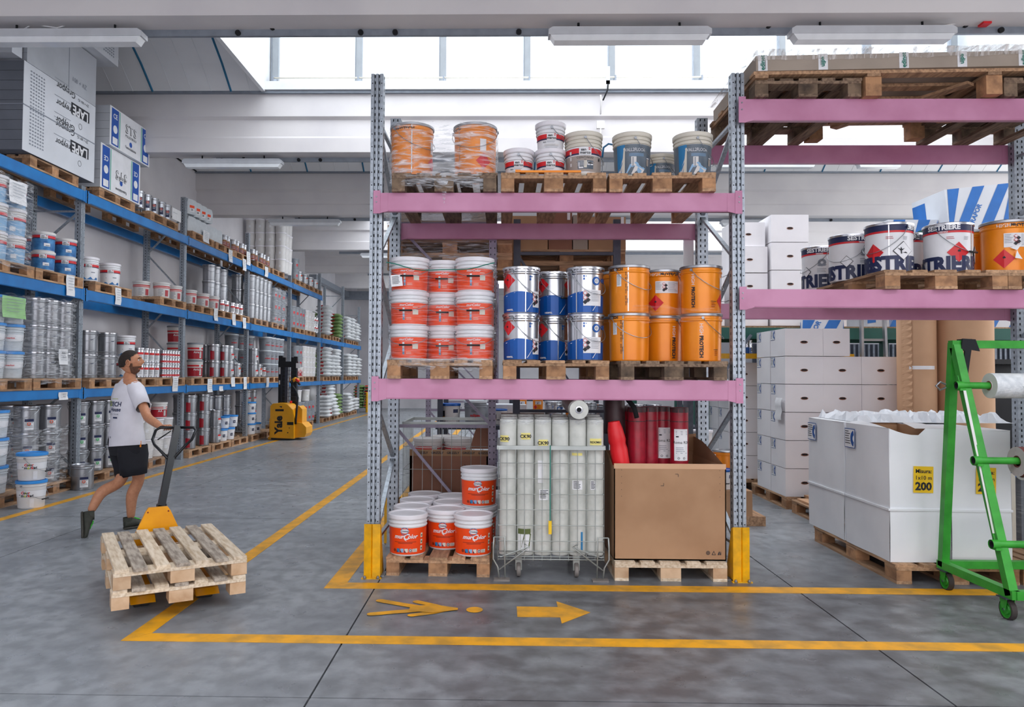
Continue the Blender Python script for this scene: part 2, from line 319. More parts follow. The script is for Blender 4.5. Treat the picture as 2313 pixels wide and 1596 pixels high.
# beams across the hall
for i, y in enumerate(BEAMY):
    b = MB(); x0, x1 = XL, XR
    f = y-.32
    b.prism([(f, 5.05), (y, 5.05), (y, 5.95), (f-.06, 5.95), (f-.06, 5.6), (f, 5.56), (f, 5.3), (f-.015, 5.27)], x0, x1, 'concrete', ax='x')
    o = struct('trim_%d' % (i+1), b)
    ob('flange', MB().box(x0, x1, f-.12, y+.06, 5.95, 5.99, 'steeltray'), o)
    if 2 < i < 8:
        t = MB().box(x0+2.1 if i > 3 else x0, x1, y-.02, y+.02, 4.985, 5.05, 'steeltray'); ob('channel', t, o)
        if i < 6:
            q = MB(); rr = random.Random(i); x = x0+2.2 if i > 3 else x0+.3
            while x < 8:
                q.lathe([(0, -.025), (.028, -.025), (.028, 0)], 'hole', 10, (x, y-.02, 5.01 if rr.random() < .6 else 5.065), axis='y'); x += rr.choice([.35, .9, 1.25])
            o2 = ob('anchor_bolt', q, o); o2['kind'] = 'stuff'
# vault panels between the beams
def vault(i, x0, x1):
    y0, y1 = BEAMY[i]+.05, BEAMY[i+1]-.42; n = 10
    def z(t): return 5.97+.8*4*t*(1-t)
    x = x0; j = 0
    while x < x1-.05:
        e = min(x1, x+1.24); b = MB()
        for k in range(n):
            t0, t1 = k/n, (k+1)/n
            b.add([(x+.012, y0+(y1-y0)*t0, z(t0)), (e-.012, y0+(y1-y0)*t0, z(t0)), (e-.012, y0+(y1-y0)*t1, z(t1)), (x+.012, y0+(y1-y0)*t1, z(t1)), (x+.012, y0+(y1-y0)*t0, z(t0)+.06), (e-.012, y0+(y1-y0)*t0, z(t0)+.06), (e-.012, y0+(y1-y0)*t1, z(t1)+.06), (x+.012, y0+(y1-y0)*t1, z(t1)+.06)], [(0, 3, 2, 1), (4, 5, 6, 7), (0, 4, 7, 3), (1, 2, 6, 5)], 'vault')
        ob('roof_panel', b, VR)
        if 3 <= i <= 5:
            c = MB()
            for q in (.31, .62, .93):
                if x+q < e: c.tube([(x+q, y0+(y1-y0)*k/n, z(k/n)+.001) for k in range(n+1)], .006, 'cheek', 4)
            if e < x1-.02: c.tube([(e, y0+(y1-y0)*k/n, z(k/n)) for k in range(n+1)], .017, 'vaultline', 5)
            if c.v: ob('seam', c, VR)
        x = e; j += 1
VR = struct('ceiling', MB().box(XL, XR, YB, 2.8, 7.2, 7.3, 'wallpaint').box(XL, XR, BEAMY[9]-4, YF, 6.6, 6.7, 'wallpaint'))
for i in range(2, 9):
    if i in (3, 5, 7):
        vault(i, XL, SKYX[0]); vault(i, SKYX[1], XR)
    else: vault(i, XL, XR)
# roof lanterns over bays 3, 5, 7
for n_, i in enumerate((3, 5, 7)):
    y0, y1 = BEAMY[i]+.0, BEAMY[i+1]-.42; zt = 7.9
    g = struct('window_%d' % (n_+1), MB().box(SKYX[0], SKYX[1], y1-.06, y1+.42, 5.99, 6.12, 'cheek'))
    for x in (SKYX[0]-.06, SKYX[1]): ob('cheek', MB().box(x, x+.06, y0, y1+.42, 5.97, zt, 'cheek'), g)
    ob('lantern_roof', MB().box(SKYX[0], SKYX[1], y0-.1, y1+.6, zt, zt+.08, 'cheek').box(SKYX[0], SKYX[1], y0-.1, y0, 5.97, zt, 'cheek'), g)
    nx = 8; sx0 = -3.634; px = 1.341
    for k in range(nx+1):
        x = sx0+k*px; ob('mullion', MB().box(x-.05, x+.05, y1+.2, y1+.28, 6.12, zt, 'mullion').box(x-.062, x-.052, y1+.19, y1+.29, 6.12, zt, 'steeltray'), g)
        if k < nx: ob('pane', MB().box(x+.035, x+px-.035, y1+.235, y1+.243, 6.12, zt, 'glass'), g)
    ob('opening_rod', MB().tube([(SKYX[0]+.1, y1+.02, 6.2), (SKYX[1]-.2, y1+.02, 6.2)], .014, 'cream', 8), g)
    if i == 3:
        for k in range(nx):
            x = sx0+(k+.02)*px; ob('bracket', MB().box(x-.012, x+.012, y1, y1+.16, 6.12, 6.23, 'steeltray'), g)
        ob('actuator', MB().box(1.6, 1.66, y1-.06, y1+.02, 6.06, 6.34, 'lamp_body').tube([(1.63, y1-.06, 6.06), (1.62, y1-.08, 5.96), (1.55, y1-.08, 5.8)], .012, 'hole'), g)
# fluorescent fittings under the beams
b = MB().prism([(-.8, 0), (.8, 0), (.8, .05), (.76, .075), (-.76, .075), (-.8, .05)], -.07, .07, 'lamp_body')
c = MB().prism([(-.78, 0), (.78, 0), (.74, -.06), (-.74, -.06)], -.06, .06, 'lamp_cover')
d = MB().tube([(-.5, 0, .07), (-.5, 0, .155)], .012, 'hole').tube([(.5, 0, .07), (.5, 0, .155)], .012, 'hole')
kind('tube_light', 'tube_light', 'light', ('housing', b), ('diffuser', c), ('hanger', d))
LL = [(-4.4, 3, 'above the grey insulation packs'), (1.25, 3, 'before the roof window above the pink rack'), (3.63, 3, 'before the roof window above the boarded pallets'), (-4.32, 4, 'under the second beam beyond the insulation packs'), (4.16, 4, 'behind the upper pink beams beside the galvanised upright'), (5.94, 4, 'short, behind the upper pink beams'), (-4.38, 5, 'under the third beam above the aisle'), (2.2, 5, 'under the third beam past the pink rack'), (5.6, 5, 'under the third beam, behind the white cartons'), (-3.2, 6, 'under the fourth beam above the aisle'), (-2.6, 7, 'under the fifth beam above the aisle'), (2.3, 6, 'under the fourth beam behind the orange drums')]
for x, i, w_ in LL: put('tube_light', (x, BEAMY[i]-.13, 4.91), 0, 'grey fluorescent fitting %s' % w_, 'fluorescent fittings under the beams', sc=(.42, 1, 1) if x == 5.94 else None)
# cables, sockets and pipe
ob('ceiling_cable', MB().tube([(-4.9, 7.35, 5.0), (-4.75, 7.33, 5.07), (-4.5, 7.33, 5.03), (-4.3, 7.34, 5.1), (-4.1, 7.36, 5.09)], .008, 'white'), label='thin white cable looping along the first roof beam', cat='cable')
ob('socket_plug', MB().box(-4.14, -4.04, 7.3, 7.39, 5.07, 5.12, 'red_ring'), label='orange plug on the steel channel above the stacked insulation', cat='plug')
ob('socket_plug', MB().box(4.72, 4.8, 7.3, 7.39, 5.03, 5.11, 'brightred').tube([(4.1, 7.36, 5.0), (4.4, 7.36, 5.04), (4.74, 7.36, 5.1)], .007, 'offwhite'), label='red plug with white lead on the channel above the boarded pallets', cat='plug')
ob('junction_box', MB().box(1.46, 1.58, 11.44, 11.5, 5.38, 5.5, 'offwhite').tube([(1.52, 11.44, 5.9), (1.53, 11.46, 5.8), (1.52, 11.45, 5.6)], .012, 'offwhite').tube([(1.52, 11.45, 5.38), (1.52, 11.46, 5.1)], .012, 'offwhite'), label='white junction box and conduit on the concrete beam below the roof window', cat='junction box')
ob('conduit', MB().tube([(-6.72, 15.0, 6.0), (-6.7, 16.3, 5.98), (-6.7, 16.38, 5.7), (-6.7, 16.4, 5.0)], .015, 'hole', 6), label='thin dark conduit running down the white wall behind the blue rack', cat='conduit')
ob('duct', MB().box(-6.73, -6.48, 25.8, 31.5, 4.85, 5.04, 'steeltray').box(-6.73, -4.0, 31.5, 31.8, 4.75, 5.1, 'steeltray'), label='grey steel duct along the wall at the far end of the aisle', cat='duct')
# ---------------------------------------------------------------- kinds of goods
def handle(r, z, drop, grip=True, a=90, wire='wire', gripw=.05, rr=.0026):
    # bail hanging down the front from two ears
    mb = MB(); pts = []
    for i in range(13):
        t = rad(-a+2*a*i/12); q = math.cos(t/(a/90))
        pts.append(((r+.006)*math.sin(t), -(r+.006)*math.cos(t), z-drop*max(0, q)**.8))
    mb.tube(pts, rr, wire, 5)
    for sx in (-1, 1): mb.lathe([(0, -.004), (.011, -.004), (.011, .008), (0, .008)], wire, 8, (sx*(r+.004)*math.sin(rad(a)), -(r)*math.cos(rad(a)), z), axis='x')
    g = MB()
    if grip: g.tube([(-gripw, -(r+.012), z-drop), (gripw, -(r+.012), z-drop)], .008, 'black_plastic', 7)
    return ('handle', mb, [('grip', g)] if grip else [])
def tub(key, r0, r1, h, body, lid, design=None, cat='bucket', name='plastic_bucket', hd=True, ribs=3, grip=True, ha=0, n=28, lt=.022, drop=.5):
    b = MB(); z1 = h-lt
    rm = lambda z: r0+(r1-r0)*z/h
    zr = h-.028*ribs-.01
    b.lathe([(0, .004), (r0-.006, 0), (r0, .008), (rm(zr), zr)], body, n)
    for i in range(ribs):
        a = zr+.028*i; b.lathe([(rm(a), a), (rm(a)+.007, a+.003), (rm(a)+.007, a+.010), (rm(a)+.001, a+.013), (rm(a), a+.028)], body, n)
    l = MB(); rl = r1+.008
    l.lathe([(rl-.004, z1-.012), (rl, z1-.008), (rl, h-.004), (rl-.005, h), (rl-.014, h), (rl-.018, h-.008), (0, h-.008)], lid, n)
    parts = [('tub', b), ('lid', l)]
    if design:
        d = MB(); design(d, r0, r1, h, zr); parts.append(('label', d))
    if hd:
        H = handle(r1+.008, h-.055, h*drop, grip); 
        if ha:
            for q in [H[1]]+[s[1] for s in H[2]]: q.v = [tuple(Matrix.Rotation(rad(ha), 3, 'Z') @ Vector(p)) for p in q.v]
        parts.append(H)
    kind(key, name, cat, *parts)
def pail(key, r, h, body, design=None, taper=.006, name='steel_pail', cat='pail', lidc='tin', hd=True, beads=(.86,), grip=False, n=28, ha=0, seam=None, drop=.35, ga=90, lugs=False):
    b = MB(); r0 = r-taper; rm = lambda z: r0+(r-r0)*z/h
    pr = [(0, .006), (r0-.012, .004), (r0-.002, 0), (r0, .008)]
    for q in sorted(beads):
        z = q*h; pr += [(rm(z), z-.012), (rm(z)+.006, z-.004), (rm(z)+.006, z+.004), (rm(z), z+.012)]
    pr += [(r, h-.02)]; b.lathe(pr, body, n, join=False)
    l = MB().lathe([(r, h-.024), (r+.009, h-.02), (r+.009, h-.004), (r+.003, h), (r-.006, h-.002), (r-.01, h-.012), (0, h-.012)], lidc, n)
    for i in range(0, n, 2) if lugs else (): 
        a = 2*math.pi*i/n; l.add([((r+.0095)*math.sin(a+d), -(r+.0095)*math.cos(a+d), z) for d, z in ((-.07, h-.018), (.07, h-.018), (.05, h-.028), (-.05, h-.028))], [(0, 1, 2, 3)], lidc)
    parts = [('drum_body', b), ('lid', l)]
    if seam is not None:
        mp = cyl(r0, r, h, seam); parts.append(('seam', MB().patch(mp, -.004, .004, .01, h-.02, 'tin', 1, 1)))
    if design:
        d = MB(); design(d, r0, r, h); parts.append(('label', d))
    if hd:
        H = handle(r+.009, h*.9, h*drop, grip, a=ga)
        if ha:
            for q in [H[1]]+[s[1] for s in H[2]]: q.v = [tuple(Matrix.Rotation(rad(ha), 3, 'Z') @ Vector(p)) for p in q.v]
        parts.append(H)
    kind(key, name, cat, *parts)
PI = math.pi
def full(d, mp, r, z0, z1, m, n=28, l=0, a=180): d.patch(mp, -rad(a)*r, rad(a)*r, z0, z1, m, n, l)
def flame(d, mp, x, y, s, m='ink', l=3): d.poly(mp, [(x-.3*s, y-.35*s), (x+.3*s, y-.35*s), (x+.38*s, y), (x+.2*s, y-.05*s), (x+.12*s, y+.4*s), (x-.08*s, y+.1*s), (x-.2*s, y+.25*s), (x-.38*s, y)], m, l)
def d_mur(hand=False):
    def f(d, r0, r1, h, zr):
        mp = cyl(r0, r1, h); rm = (r0+r1)/2
        full(d, mp, rm, .014, zr-.004, 'orange')
        if hand:   # side turned to the front
            d.text('murColor', 0, zr-.03, .026, mp, 'white', .02, shear=.25, cut=.4)
            for i, c in enumerate(('lightblue', 'lightblue', 'white', 'white')): d.patch(mp, -.028, -.012, .045+.026*i, .067+.026*i, c, 1, 1)
            d.ring(mp, -.02, .056, .004, .007, 'ink', 2, 8)
            d.patch(mp, .05, .095, .09, .13, 'cream', 2, 1); d.patch(mp, .05, .09, .148, .153, 'cream', 2, 1)
            for z in (.07, .09, .11, .13, .15): d.patch(mp, -.09, -.045, z, z+.002, 'orange_dark', 3, 1)
            for z in (.05, .062): d.patch(mp, .0, .04, z, z+.003, 'cream', 2, 1)
            return
        d.oval(mp, -.005, zr-.026, .033, .017, 'white', 1); d.ring(mp, -.005, zr-.026, .026, .030, 'photo_blue', 2, 18); d.oval(mp, -.005, zr-.026, .031, .0145, 'white', 3)
        d.text('Cromos', -.005, zr-.031, .017, mp, 'navy', .03, shear=.2, l=4)
        d.text('mur', -.052, zr-.082, .045, mp, 'white', .03, shear=.3, cut=.35, l=2)
        d.text('olor', .054, zr-.082, .043, mp, 'white', .03, shear=.3, cut=.35, l=2)
        d.text('C', .002, zr-.09, .062, mp, 'white', .03, shear=.3, cut=.3, l=2); d.poly(mp, [(-.012, zr-.088), (.004, zr-.1), (.012, zr-.103), (0, zr-.09)], 'white', 2)
        for i, (a, b) in enumerate(((-.09, .085), (-.06, .055))): d.patch(mp, a, b, zr-.113-.009*i, zr-.109-.009*i, 'orange_dark', 4, 1)
        for i, c in enumerate(('orange_dark', 'photo_blue', 'lightblue', 'cream', 'white')):
            x = -.092+.033*i
            if i == 0: d.oval(mp, x, .045, .012, .012, c)
            elif i == 4: d.oval(mp, x, .045, .014, .014, c, 1); d.ring(mp, x, .045, .006, .011, 'ink', 2, 10)
            else: d.patch(mp, x-.013, x+.013, .031, .06, c, 1, 1); d.poly(mp, [(x-.013, .031), (x-.002, .031), (x-.013, .05)], 'navy', 2)
        d.patch(mp, .056, .094, .032, .058, 'cream', 2, 1); d.lines(mp, .059, .092, .054, 4, .006)
        for i in range(3): d.patch(mp, .125, .145, .04+.05*i, .075+.05*i, 'cream', 1, 1); d.oval(mp, .135, .057+.05*i, .006, .008, 'olive', 2)
    return f
tub('mur', .138, .149, .315, 'white', 'lidwhite', d_mur(), hd=False, n=32)
tub('mur2', .138, .149, .285, 'white', 'lidwhite', d_mur(True), n=32, drop=.38)
def sanmarco(d, mp, z0, z1, rm, w=.042, a=85, s=1):
    full(d, mp, rm, z0, z1, 'red', 18, 0, a); full(d, mp, rm, z0-.0, z0+(z1-z0)*.22, 'navy', 18, 1, a)
    d.patch(mp, -w, w, z0-.004, z1+.006, 'white', 4, 2); hh = (z1-z0)
    d.text('san', -w*.28, z0+hh*.55, hh*.58, mp, 'ink', .025, l=4); d.text('marco', 0, z0+hh*.08, hh*.6, mp, 'ink', .025, l=4)
    d.poly(mp, [(w*.5, z1-.004), (w*.8, z1-.004), (w*.82, z1+.002), (w*.5, z1+.002)], 'red', 4); d.patch(mp, w*.52, w*.8, z0+hh*.68, z0+hh*.8, 'red', 1, 4)
def d_sm(d, r0, r1, h, zr):
    mp = cyl(r0, r1, h); sanmarco(d, mp, zr-.052, zr-.008, (r0+r1)/2, .036); d.text('FS-2', -.055, zr-.075, .014, mp, 'ink', .03); d.lines(mp, -.035, .05, zr-.066, 2, .006); d.patch(mp, -.06, .06, .02, zr-.082, 'offwhite', 4); d.lines(mp, -.05, .055, zr-.09, 5, .011, 'inkgrey', .15, 3)
tub('sm_small', .100, .114, .215, 'white', 'lidwhite', d_sm, grip=False, ha=90, n=28)
def d_cont(d, r0, r1, h, zr):
    mp = cyl(r0, r1, h); full(d, mp, .14, .02, zr-.002, 'white'); full(d, mp, .14, .03, zr-.07, 'taupe', 28, 1); sanmarco(d, lambda x, y, l=0: mp(x, y, l+1), zr-.062, zr-.012, .14, .046)
    d.text('CONTINUO', 0, zr-.092, .022, mp, 'ink', .0, sp=1.15, l=3); d.text('BASE', 0, zr-.104, .007, mp, 'ink', .02, l=3)
    d.patch(mp, -.07, .075, zr-.12, zr-.1185, 'ink', 5, 3); d.patch(mp, -.058, .065, .05, .115, 'slate', 5, 2); d.patch(mp, -.058, 0, .072, .115, 'greytub', 2, 3); d.patch(mp, -.01, .012, .06, .115, 'cream', 1, 3); d.patch(mp, .015, .062, .08, .105, 'white', 1, 3); d.patch(mp, .02, .06, .09, .1, 'ink', 1, 4); d.patch(mp, -.05, -.015, .055, .066, 'white', 1, 3); d.patch(mp, -.05, -.044, .06, .1, 'white', 1, 4)
    for i in range(3): d.patch(mp, -.125, -.108, .075+.045*i, .1+.045*i, 'offwhite', 1, 3)
    d.patch(mp, .115, .13, zr-.105, zr-.085, 'ink', 1, 3)
tub('continuo', .13, .145, .345, 'cream', 'cream', d_cont, hd=True, grip=False, ha=90, n=32, ribs=4)
def d_w2f(d, r0, r1, h, zr):
    mp = cyl(r0, r1, h); k = h/.345; rm = (r0+r1)/2; full(d, mp, rm, .012, zr-.004, 'slate', 28, 0)
    d.patch(mp, -.15*k, -.078*k, .012, zr-.004, 'photo_blue', 3, 1); d.poly(mp, [(-.11*k, .012), (-.08*k, .012), (-.075*k, zr-.03), (-.085*k, zr-.03)], 'cream', 3); d.poly(mp, [(-.155*k, .012), (-.12*k, .012), (-.08*k, zr*.6), (-.09*k, zr*.6)], 'offwhite', 3)
    d.text('WALL2FLOOR', -.005, zr-.06*k, .036*k, mp, 'white', 0, sx=.75, cut=.4, sp=.98)
    for i in range(3): d.patch(mp, -.045*k, .07*k, zr-(.08+.008*i)*k, zr-(.077+.008*i)*k, 'lightblue', 4, 2)
    d.patch(mp, -.03*k, .01*k, zr*.32, zr*.6, 'offwhite', 2, 1); d.patch(mp, -.02*k, -.012*k, zr*.3, zr*.58, 'greytub', 1, 2)
    d.poly(mp, [(-.075*k, .015), (.04*k, .015), (.085*k, .06*k), (.01*k, .11*k), (-.04*k, .09*k)], 'lightblue', 2); d.poly(mp, [(-.03*k, .015), (.055*k, .015), (.075*k, .05*k), (0, .08*k)], 'offwhite', 4)
    d.poly(mp, [(.03*k, .08*k), (.1*k, .02), (.15*k, .02), (.15*k, .1*k)], 'steelblue', 1); d.patch(mp, .1*k, .125*k, .085*k, .135*k, 'taupe', 1, 2); d.patch(mp, .1*k, .13*k, .14*k, .147*k, 'white', 1, 2)
tub('w2f', .132, .148, .345, 'cream', 'cream', d_w2f, grip=False, ha=90, n=32)
def d_wave(d, r0, r1, h, zr):
    mp = cyl(r0, r1, h); sanmarco(d, mp, zr-.055, zr-.012, .135, .04, 80); n = 10; xs = [-.13+.26*i/n for i in range(n+1)]
    for i in range(n): d.add([mp(xs[i], .02, 1), mp(xs[i+1], .02, 1), mp(xs[i+1], .04+.02*math.sin(xs[i+1]*70), 1), mp(xs[i], .04+.02*math.sin(xs[i]*70), 1)], [(0, 1, 2, 3)], 'skyblue')
    d.patch(mp, .03, .085, .12, .127, 'navy', 2, 1); d.text('2', -.06, .11, .018, mp, 'ink')
tub('sm_wave', .128, .142, .34, 'white', 'lidwhite', d_wave, hd=False)
def d_blue(d, r0, r1, h, zr):
    mp = cyl(r0, r1, h); full(d, mp, (r0+r1)/2, .012, zr-.004, 'skyblue'); sanmarco(d, lambda x, y, l=0: mp(x, y, l+1), zr-.05, zr-.008, (r0+r1)/2, .04, 100); d.patch(mp, -.0, .07, .06, .1, 'white', 2, 2); d.patch(mp, .02, .06, .068, .074, 'ink', 1, 3)
tub('sm_blue', .122, .130, .245, 'white', 'offwhite', d_blue, hd=False, ribs=1); tub('sm_big', .135, .15, .325, 'offwhite', 'lidwhite', lambda d, r0, r1, h, zr: (full(d, cyl(r0, r1, h), .142, .012, zr-.05, 'lightblue'), sanmarco(d, cyl(r0, r1, h), zr-.05, zr-.008, .142, .04, 100), d.patch(cyl(r0, r1, h), 0, .06, .06, .11, 'white', 2, 2)), hd=False)
def d_cm(bold=True):
    def f(d, r0, r1, h, zr):
        mp = cyl(r0, r1, h); full(d, mp, (r0+r1)/2, h*.42, h*.66, 'white', 28, 0); full(d, mp, .14, h*.415, h*.42, 'inkgrey', 28, 1); full(d, mp, .14, h*.66, h*.665, 'inkgrey', 28, 1)
        y = h*.54
        for t, x, c in (('C', -.046, 'red'), ('o', -.024, 'ink'), ('l', -.010, 'lime'), ('o', .004, 'ink'), ('r', .022, 'red')): d.text(t, x, y, .042, mp, c, .04, shear=.15, cut=.5)
        for t, x, c in (('m', -.046, 'ink'), ('a', -.018, 'lime'), ('r', .003, 'ink'), ('k', .02, 'red'), ('e', .04, 'ink'), ('t', .058, 'ink')): d.text(t, x, y-.032, .042, mp, c, .04, shear=.15, cut=.5)
        d.text('IL', -.07, y-.01, .02, mp, 'ink', .03, rot=90); d.patch(mp, .03, .075, .02, h*.36, 'white', 2, 1); d.lines(mp, -.07, .0, h*.3, 4, .014, 'offwhite', .2)
    return f
tub('cm', .135, .156, .315, 'offwhite', 'blue_lid', d_cm(), ha=70, n=32, ribs=2)
tub('cm_plain', .135, .156, .32, 'translucent', 'blue_lid', lambda d, r0, r1, h, zr: (full(d, cyl(r0, r1, h), .145, h*.38, h*.62, 'white'), d.text('Color market', 0, h*.46, .03, cyl(r0, r1, h), 'red', .02, cut=.5)), hd=True, grip=False, ha=30, n=24)
def d_red(t='Atria'):
    def f(d, r0, r1, h, zr):
        mp = cyl(r0, r1, h); rm = (r0+r1)/2; full(d, mp, rm, .02, h*.55, 'darkred'); full(d, mp, rm, h*.62, h*.72, 'red', 28, 1); d.patch(mp, .06, .1, .04, h*.5, 'offwhite', 2, 2); d.lines(mp, .062, .098, h*.45, 5, .02, 'ink'); d.text(t, -.0, h*.4, .05, mp, 'white', .02, cut=.5); d.patch(mp, .05, .1, h*.6, h*.74, 'white', 2, 2); d.text('san marco', .075, h*.65, .014, mp, 'ink', l=4)
    return f
tub('tub_red', .13, .142, .33, 'offwhite', 'greytub', d_red(), grip=False, hd=False, n=24); tub('tub_redw', .13, .142, .27, 'offwhite', 'offwhite', d_red('AA'), hd=False, n=24)
tub('tub_speck', .125, .135, .27, 'offwhite', 'offwhite', lambda d, r0, r1, h, zr: (full(d, cyl(r0, r1, h), .13, h*.62, h*.75, 'red'), d.patch(cyl(r0, r1, h), .03, .09, .03, h*.5, 'darkred', 2, 1), d.lines(cyl(r0, r1, h), -.08, 0, h*.5, 5, .025, 'inkgrey')), hd=False, n=24)
tub('tub_grey', .14, .155, .33, 'greytub', 'translucent', lambda d, r0, r1, h, zr: (d.text('eclipse', 0, h*.35, .05, cyl(r0, r1, h), 'red', .03, cut=.5), d.lines(cyl(r0, r1, h), -.05, .05, h*.6, 2, .02, 'ink')), hd=False, n=24)
tub('tub_greylid', .12, .13, .3, 'greytub', 'greytub', lambda d, r0, r1, h, zr: d.patch(cyl(r0, r1, h), .01, .07, .08, .15, 'red', 2), hd=True, grip=False, n=22)
tub('tub_bluelid', .135, .15, .25, 'white', 'blue_lid', lambda d, r0, r1, h, zr: (d.patch(cyl(r0, r1, h), 0, .06, .08, .14, 'navy', 2), d.text('CIR', .03, .1, .022, cyl(r0, r1, h), 'white', .02)), grip=False, ha=60, n=26, ribs=1)
tub('tub_plain', .122, .14, .345, 'offwhite', 'lidwhite', lambda d, r0, r1, h, zr: d.patch(cyl(r0, r1, h), -.01, .04, .12, .18, 'paper', 2), hd=False, n=24, ribs=1)
tub('tub_darklid', .14, .15, .3, 'offwhite', 'cobalt', lambda d, r0, r1, h, zr: (d.patch(cyl(r0, r1, h), -.09, -.06, .12, .2, 'ink', 1), d.patch(cyl(r0, r1, h), -.09, -.065, .09, .12, 'protech', 1), d.patch(cyl(r0, r1, h), .06, .14, .17, .22, 'navy', 3)), n=24, ribs=0)
# steel pails
def d_hem(v):
    def f(d, r0, r, h):
        mp = cyl(r0, r, h); n = 28
        for i in range(n):
            x0, x1 = -PI*r+2*PI*r*i/n, -PI*r+2*PI*r*(i+1)/n; g = lambda x: h*.42+h*.045*math.cos((x+.02)*14)
            d.add([mp(x0, .008, 0), mp(x1, .008, 0), mp(x1, g(x1), 0), mp(x0, g(x0), 0)], [(0, 1, 2, 3)], 'cobalt', True)
        d.poly(mp, [(.04, .02), (.1, .1), (.102, .1), (.046, .02)], 'white', 2); d.poly(mp, [(-.14, h*.36), (-.05, h*.44), (-.05, h*.445), (-.14, h*.37)], 'white', 2)
        if v == 'a':
            d.dia(mp, -.115, h*.7, .062, 'red'); flame(d, mp, -.117, h*.72, .024)
            d.patch(mp, .09, .17, h*.13, h*.47, 'white', 3, 2); dd(d, mp, .115, h*.3); d.text('HEMPEL', -.1, .02, .018, mp, 'white', .03)
            d.patch(mp, .062, .074, h*.76, h*.8, 'cobalt', 1, 1); d.patch(mp, .08, .088, h*.77, h*.79, 'cobalt', 1, 1); d.patch(mp, .062, .074, h*.7, h*.745, 'cobalt', 1, 1)
        elif v == 'b':
            d.dia(mp, -.11, h*.7, .062, 'red'); flame(d, mp, -.112, h*.72, .024); d.dia(mp, .13, h*.7, .05, 'red'); d.text('HEMPEL', -.05, .02, .018, mp, 'white', .03)
        else:
            d.patch(mp, -.03, .12, h*.16, h*.5, 'white', 5, 2); dd(d, mp, -.005, h*.33); d.lines(mp, .03, .11, h*.46, 7, .012, 'inkgrey', .2, 4)
            d.ring(mp, .075, h*.69, .018, .034, 'cobalt', 1, 18); d.ring(mp, .075, h*.69, .012, .02, 'white', 2, 14); d.ring(mp, .075, h*.69, .0, .009, 'tin_dull', 3, 10); d.text('HEMPEL', .118, h*.665, .045, mp, 'cobalt', .04, align='l', cut=.4)
            d.patch(mp, -.03, -.018, h*.77, h*.81, 'cobalt', 1, 1); d.patch(mp, -.012, -.005, h*.78, h*.8, 'cobalt', 1, 1); d.patch(mp, -.03, -.018, h*.71, h*.755, 'cobalt', 1, 1)
    return f
def dd(d, mp, x, y, s=.018):
    for i, (a, b) in enumerate(((-s*.6, s*2), (s*.6, s), (-s*.6, 0), (s*.6, -s), (-s*.6, -s*2+.002))):
        if i in (1, 4): d.dia(mp, x+a, y+b, s, 'ink', 4); continue
        d.dia(mp, x+a, y+b, s, 'red', 4); d.dia(mp, x+a, y+b, s*.75, 'white', 5)
        if i == 3: d.dia(mp, x+a, y+b, s, 'ink', 6)
for v, sm_ in (('a', 12), ('b', -60), ('c', -35)): pail('hem_'+v, .142, .365, 'tin', d_hem(v), seam=sm_, ha=60 if v == 'a' else 35, grip=(v == 'b'), drop=.5, n=32, lugs=True)
def d_pro(v, k=1):
    def f(d, r0, r, h):
        mp = cyl(r0, r, h)
        if v == 'a':
            d.patch(mp, -.125, -.085, h*.55, h*.8, 'white', 2, 1); d.lines(mp, -.122, -.09, h*.77, 8, .01); d.text('PROTECH', -.14, h*.88, .03, mp, 'ink', .04, cut=.4)
            for y in (.25, .5, .75): d.text('CURE : BASE', -.045, h*y, .014, mp, 'ink', .01, rot=90); d.text('DUAL', -.033, h*y, .014, mp, 'ink', .01, rot=90)
        elif v == 'b':
            d.text('PROTECH', .045, h*.3, .038, mp, 'ink', .045, rot=-90, cut=.4); d.text('HIGH', .045, h*.65, .038, mp, 'white', 0, rot=-90, cut=.4); d.patch(mp, .028, .03, h*.1, h*.5, 'orange_dark', 1)
        elif v == 'c':
            d.text('PROTECH', .02, h*.855, .034, mp, 'ink', .04, cut=.35); d.text('HIGH', -.09, h*.855, .034, mp, 'white', 0, cut=.35)
            d.patch(mp, -.09, .1, h*.48, h*.74, 'white', 6, 1); dd(d, mp, -.015, h*.61, .013); d.lines(mp, .01, .095, h*.71, 9, .009, 'inkgrey', .25, 3); d.lines(mp, -.085, -.04, h*.71, 6, .011, 'inkgrey', .25, 3)
            d.dia(mp, -.09, h*.27, .066, 'red'); flame(d, mp, -.088, h*.3, .024)
        elif v == 'd':
            d.text('PROTECH', -.11, h*.33, .036, mp, 'ink', .045, rot=-90, cut=.4); d.text('HIGH', -.11, h*.7, .036, mp, 'white', 0, rot=-90, cut=.4)
            d.dia(mp, .155, h*.25, .062, 'red'); flame(d, mp, .15, h*.27, .02); d.patch(mp, .13, .17, h*.48, h*.74, 'white', 2, 1); d.patch(mp, .035, .085, h*.235, h*.245, 'ink', 2, 1); d.lines(mp, .04, .08, h*.2, 3, .014, 'orange_dark')
        elif v == 'e':
            d.text('PROTECH', -.05, h*.3, .038, mp, 'ink', .045, rot=-90, cut=.4); d.text('HIGH', -.05, h*.66, .038, mp, 'white', 0, rot=-90, cut=.4); d.patch(mp, .06, .1, h*.235, h*.245, 'ink', 2, 1); d.lines(mp, .065, .1, h*.2, 3, .014, 'orange_dark')
        elif v == 'w':
            d.text('PROTECH', -.13, h*.85, .034, mp, 'ink', .03, cut=.4); d.patch(mp, .1, .15, h*.45, h*.68, 'white', 3, 1); d.dia(mp, .13, h*.26, .062, 'red', 2); d.lines(mp, -.06, .0, h*.7, 10, .02, 'cream', .1)
    return f
